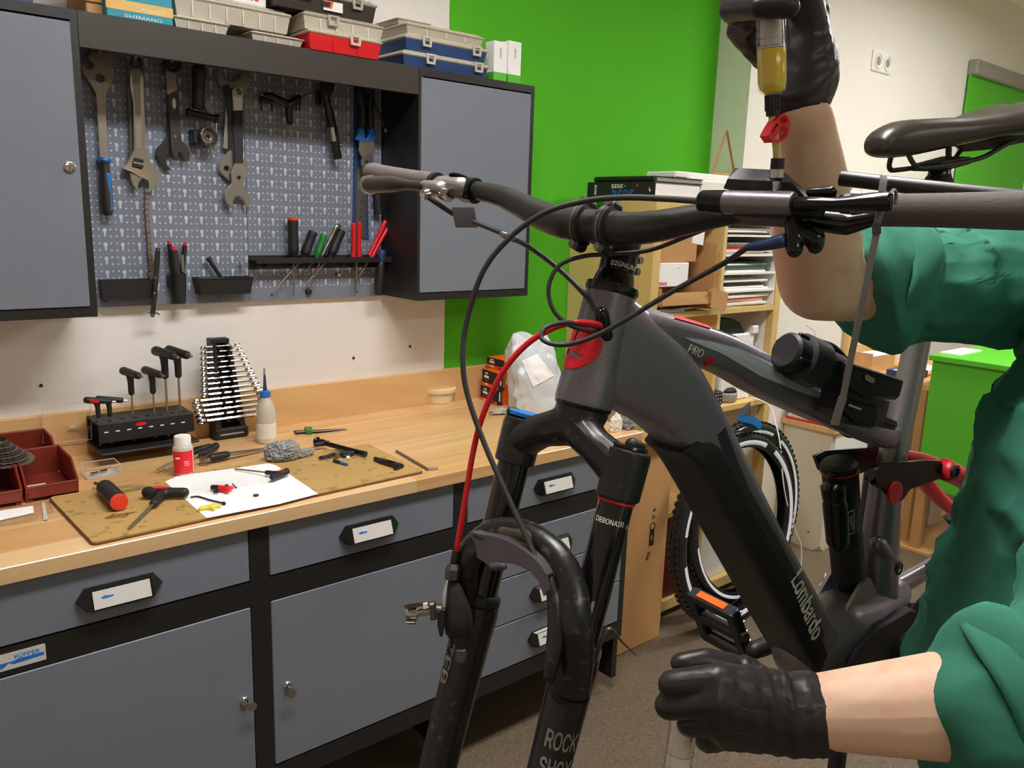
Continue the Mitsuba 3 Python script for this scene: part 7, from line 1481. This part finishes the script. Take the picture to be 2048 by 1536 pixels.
HD = NK+UZ*.150+RIGHT*.045+face*.02; sdv = np.cross(UZ, face)   # to his left
hipL, hipR = PV-sdv*-.09, PV+sdv*-.09
footR, footL = V(PV[0]+.02, PV[1]+.06, 0)-sdv*.10, V(PV[0]+.05, PV[1]-.02, 0)+sdv*.11
kneeR, kneeL = (hipR+footR)/2+face*.05, (hipL+footL)/2+face*.04
body = flesh([
    [(CH+sdv*.09, .10), (CH-sdv*.09, .10), (BL, .125)], [(BL, .125), (PV+sdv*.05, .12), (PV-sdv*.05, .12)], [(CH+UZ*.05, .11), (NK-UZ*.03, .065)], [(CH+UZ*.08, .09), (RSH, .058)], [(CH+UZ*.08, .09), (LSH, .058)],
    [(NK-UZ*.03, .060), (HD-UZ*.08, .055)], [(HD+UZ*.02, .088), (HD-UZ*.03+face*.02, .082)], [(HD-UZ*.05+face*.045, .055), (HD-UZ*.085+face*.06, .030)], [(HD+UZ*.01+face*.085, .012), (HD-UZ*.02+face*.112, .013)],
    [(HD+sdv*.088-UZ*.01, .016), (HD+sdv*.088-UZ*.03, .012)], [(HD-sdv*.088-UZ*.01, .016), (HD-sdv*.088-UZ*.03, .012)],
    [(RSH, .056), (REL+(RSH-REL)*.15, .050)], [(REL+(RSH-REL)*.15, .050), (REL, .047)], [(REL, .047), (REL*.72+RWR*.28, .0475)], [(REL*.72+RWR*.28, .0475), (REL*.35+RWR*.65, .036)], [(REL*.35+RWR*.65, .036), (RWR, .0255)],
    [(LSH, .056), (LEL, .046)], [(LEL, .046), (LEL*.72+LWR*.28, .0465)], [(LEL*.72+LWR*.28, .0465), (LEL*.30+LWR*.70, .0355)], [(LEL*.30+LWR*.70, .0355), (LWR, .0275)],
    [(hipR, .095), (kneeR, .06)], [(kneeR, .06), (footR+UZ*.09, .042)], [(hipL, .095), (kneeL, .06)], [(kneeL, .06), (footL+UZ*.09, .042)]], .013, 10)
bodyk = part(ps, 'body', body, 'skin', True, 'bare forearms')
for s in (-1, 1):
    e = HD+face*.083+sdv*s*.032+UZ*.018; part(bodyk, 'eye', balls((e, .0125), (e+face*.001, .0125)), 'white_plastic', True); part(bodyk, 'eyebrow', balls((e+UZ*.022-sdv*.014, .005), (e+UZ*.022+sdv*.014, .005)), 'hair', True)
part(bodyk, 'mouth', balls((HD+face*.094-UZ*.055-sdv*.016, .006), (HD+face*.094-UZ*.055+sdv*.016, .006)), 'print_red', True)
part(ps, 'hair', flesh([[(HD+UZ*.045-face*.012, .090), (HD-face*.03+UZ*.01, .085)], [(HD+UZ*.05-face*.0, .088), (HD+UZ*.068+face*.035, .055)]], .012, 4), 'hair', True)
part(ps, 'trousers', flesh([[(PV+sdv*.06, .135), (PV-sdv*.06, .135)], [(hipR, .112), (kneeR, .078)], [(kneeR, .078), (footR+UZ*.09, .062)], [(hipL, .112), (kneeL, .078)], [(kneeL, .078), (footL+UZ*.09, .062)]], .02, 8), 'trousers', True)
for f in (footR, footL): part(ps, 'shoe', flesh([[(f+UZ*.042-face*.06, .040), (f+UZ*.040+face*.05, .040)], [(f+UZ*.040+face*.05, .040), (f+UZ*.034+face*.14, .033)], [(f+UZ*.05-face*.04, .042), (f+UZ*.10-face*.03, .045)]], .012, 6), 'shoe', True)
# jacket: trunk and sleeves in one skin, with folds
sR = REL+(RSH-REL)*.30; sL = LEL+(LWR-LEL)*.25; sL0 = LEL
hemc = PV+UZ*.02
jk = [[(CH+sdv*.09, .128), (CH-sdv*.09, .128), (BL, .158)], [(BL, .158), (BL+face*.045, .13), (hemc+sdv*.06+face*.05, .150), (hemc-sdv*.06+face*.06, .150)], [(CH+UZ*.05, .12), (NK-UZ*.03, .075)], [(CH+UZ*.08, .10), (RSH, .074)], [(CH+UZ*.08, .10), (LSH, .074)],
      [(RSH, .078), (sR, .066)], [(sR, .066), (sR+(REL-RSH)*.035, .068)], [(LSH, .078), (LEL, .066)], [(LEL, .066), (sL, .060)], [(sL, .062), (sL+(LWR-LEL)*.02, .062)]]
m = flesh(jk, .0085, 10); m.fix_normals()
v = np.array(m.vertices); nrm = m.vertex_normals
def folds(v, f, seed): return 1-np.abs(meshkit.noise(v*f, seed)-.5)*2
axU = (RSH-REL)/np.linalg.norm(RSH-REL)
tU = (v-REL)@axU; arm = np.exp(-(np.linalg.norm((v-REL)-np.outer(tU, axU), axis=1)/.11)**4)*(tU > -.05)
axF = (LWR-LEL)/np.linalg.norm(LWR-LEL); tF = (v-LEL)@axF; armL = np.exp(-(np.linalg.norm((v-LEL)-np.outer(tF, axF), axis=1)/.12)**4)
q = v.copy(); big = folds(q*V(1, 1, .55)+.1*meshkit.noise(q*9, 3)[:, None], 11, 5)**3; mid = folds(q*V(1, 1, .7), 24, 9)**3
warp = .06*(meshkit.fbm(v*8, 3, 4)-.5)
strU = folds(np.c_[(tU+warp)*26, v[:, 2]*5+v[:, 0]*3, v[:, 1]*3], 1.0, 21)**2.5
strF = folds(np.c_[(tF+warp)*24, v[:, 2]*5, v[:, 0]*4], 1.0, 22)**2.5
low = meshkit.fbm(v*5, 3, 2)-.5
disp = .022*big+.007*mid+.022*low+.016*strU*arm+.014*strF*armL
m.vertices = v+nrm*(disp-.014)[:, None]
m = trimesh.smoothing.filter_taubin(m, iterations=2)
jkk = part(ps, 'jacket', m, 'jacket', True, 'green work jacket with rolled sleeves')
def cuff(c, ax, r, w, seed):
    u, v_, d = basis(ax); a = np.linspace(0, 2*np.pi, 64, endpoint=False); C = []
    for h, k in ((-.4, .93), (-.5, 1.0), (-.2, 1.06), (.1, 1.07), (.4, 1.05), (.5, 1.0), (.46, .92), (.2, .90)):
        rr = r*k*(1+.05*(meshkit.noise(np.c_[np.cos(a)*2+seed, np.sin(a)*2, np.full(64, h*2)], seed)-.5)*2)
        C.append(c+np.outer(rr*np.cos(a), u)+np.outer(rr*np.sin(a), v_)+np.outer(h*w+.008*np.sin(a*2+seed), d))
    return rings(C, 64)
part(jkk, 'rolled_cuff', cuff(sR+(REL-RSH)*.045, REL-RSH, .068, .040, 3), 'jacket', True); part(jkk, 'rolled_cuff', cuff(sL+(LWR-LEL)*.005, LWR-LEL, .064, .045, 5), 'jacket', True)
# placket line and button of the jacket
# gloves
def glove(bones, name, label, edge=.0042, sm=9, wr=None):
    g = flesh(bones, edge, sm); g.fix_normals(); v = np.array(g.vertices); n = g.vertex_normals
    if wr is not None:
        c, ax, L = wr; t = (v-c)@ax; k = np.exp(-((t)/L)**2); wv = meshkit.noise(np.c_[t*260, v[:, 2]*22, v[:, 0]*22], 6)-.5; v = v+n*(k*wv*.006)[:, None]
    wv2 = meshkit.fbm(v*120, 2, 8)-.5; g.vertices = v+n*(wv2*.0008)[:, None]
    return part(ps, name, g, 'glove', True, label)
T = lambda p, q, t: p*(1-t)+q*t
# raised right hand round the syringe barrel
wr = D(1608, 214, .772)
mi_, mm_, mr_, mp_ = D(1590, -45, .765), D(1580, -10, .772), D(1568, 30, .777), D(1560, 72, .780)
bn = [[(D(1598, 186, .773), .0300), (D(1612, 150, .770), .0300)], [(D(1612, 150, .770), .029), (D(1612, 110, .768), .0275), (D(1588, 112, .775), .024)], [(D(1612, 110, .768), .027), (mi_, .0155), (mm_, .0150)], [(D(1588, 112, .775), .024), (mr_, .0145), (mp_, .0140)], [(D(1612, 90, .766), .023), (mm_, .015), (mr_, .0145)],
      [(D(1620, 30, .760), .018), (D(1612, 90, .764), .021)], [(D(1632, 165, .770), .017), (D(1640, 172, .770), .013)], [(D(1562, 200, .777), .014), (D(1600, 165, .772), .022)], [(D(1480, 62, .778), .0115), (D(1520, 108, .785), .0120), (D(1575, 120, .780), .020)],
      [(D(1622, 60, .757), .017), (D(1600, -60, .735), .0135)], [(D(1600, -60, .735), .0135), (D(1575, -125, .715), .0115)], [(D(1575, -125, .715), .0115), (D(1552, -165, .705), .0095)]]
for mc, dy in ((mi_, -58), (mm_, -24), (mr_, 10)):
    k = {-58: 0, -24: 1, 10: 2}[dy]
    p1, p2, p3 = D(1478, 22+dy*1.0, .765), D(1462, 8+dy, .722), D(1520, 4+dy, .683)
    bn += [[(mc, .0140), (p1, .0118)], [(p1, .0118), (p2, .0108)], [(p2, .0108), (p3, .0100)], [(p3, .0100), (D(1578, 4+dy, .676), .0092)]]
bn += [[(mp_, .0135), (D(1508, 88, .782), .0112)], [(D(1508, 88, .782), .0112), (D(1474, 62, .762), .0102)], [(D(1474, 62, .762), .0102), (D(1500, 44, .738), .0092)]]
glove(bn, 'glove', 'black nitrile glove on the raised hand', wr=(wr, (RWR-REL)/np.linalg.norm(RWR-REL), .05))
# lowered left hand, back of the hand to the viewer
wl = D(1585, 1424, .652)
I0, M0, R0, P0_ = D(1436, 1362, .632), D(1428, 1402, .628), D(1436, 1440, .634), D(1456, 1468, .646)
bn = [[(D(1612, 1424, .655), .0310), (D(1560, 1420, .652), .0300)], [(D(1560, 1420, .652), .0295), (D(1530, 1395, .648), .0255), (D(1530, 1445, .650), .0245)], [(D(1530, 1395, .648), .0240), (I0, .0140), (M0, .0142)], [(D(1530, 1445, .650), .0230), (R0, .0140), (P0_, .0130)], [(D(1530, 1420, .645), .022), (M0, .0142), (R0, .0140)],
      [(D(1550, 1392, .665), .0190), (D(1480, 1345, .668), .0150)], [(D(1480, 1345, .668), .0140), (D(1412, 1322, .662), .0105)], [(D(1412, 1322, .662), .0105), (D(1362, 1327, .660), .0088)],
      [(I0, .0135), (D(1346, 1368, .640), .0112)], [(D(1346, 1368, .640), .0112), (D(1340, 1372, .672), .0100)], [(D(1340, 1372, .672), .0100), (D(1385, 1372, .690), .0088)],
      [(M0, .0135), (D(1338, 1411, .642), .0112)], [(D(1338, 1411, .642), .0112), (D(1334, 1413, .676), .0100)], [(D(1334, 1413, .676), .0100), (D(1382, 1412, .694), .0088)],
      [(R0, .0132), (D(1384, 1448, .652), .0106)], [(D(1384, 1448, .652), .0106), (D(1376, 1450, .682), .0096)], [(D(1376, 1450, .682), .0096), (D(1412, 1446, .694), .0088)],
      [(P0_, .0124), (D(1416, 1482, .664), .0096)], [(D(1416, 1482, .664), .0096), (D(1412, 1482, .684), .0090)], [(D(1412, 1482, .684), .0090), (D(1440, 1478, .694), .0082)],
      [(D(1622, 1455, .656), .024), (D(1560, 1452, .654), .024)]]
glove(bn, 'glove', 'black nitrile glove on the lowered hand', wr=(wl, (LWR-LEL)/np.linalg.norm(LWR-LEL), .05))
# second syringe held in the fist
t = thing('spare_syringe', 'translucent white syringe barrel held in the lowered gloved hand', 'syringe')
a, b = D(1375, 1400, .684), D(1338, 1640, .690); d = (b-a)/np.linalg.norm(b-a)
part(t, 'barrel', lathe([(.0105, 0), (.0118, .002), (.0118, .088), (.009, .092), (.004, .094)], a, d, 36), 'barrel', True)
part(t, 'plunger_rod', cyl(a+d*.004, a+d*.060, .0090, n=24), 'white_plastic')
for h in (.045, .056): part(t, 'graduation_ring', bend_ring(.0119, .0003, a+d*h, d, 28, 5), 'grey_plastic')
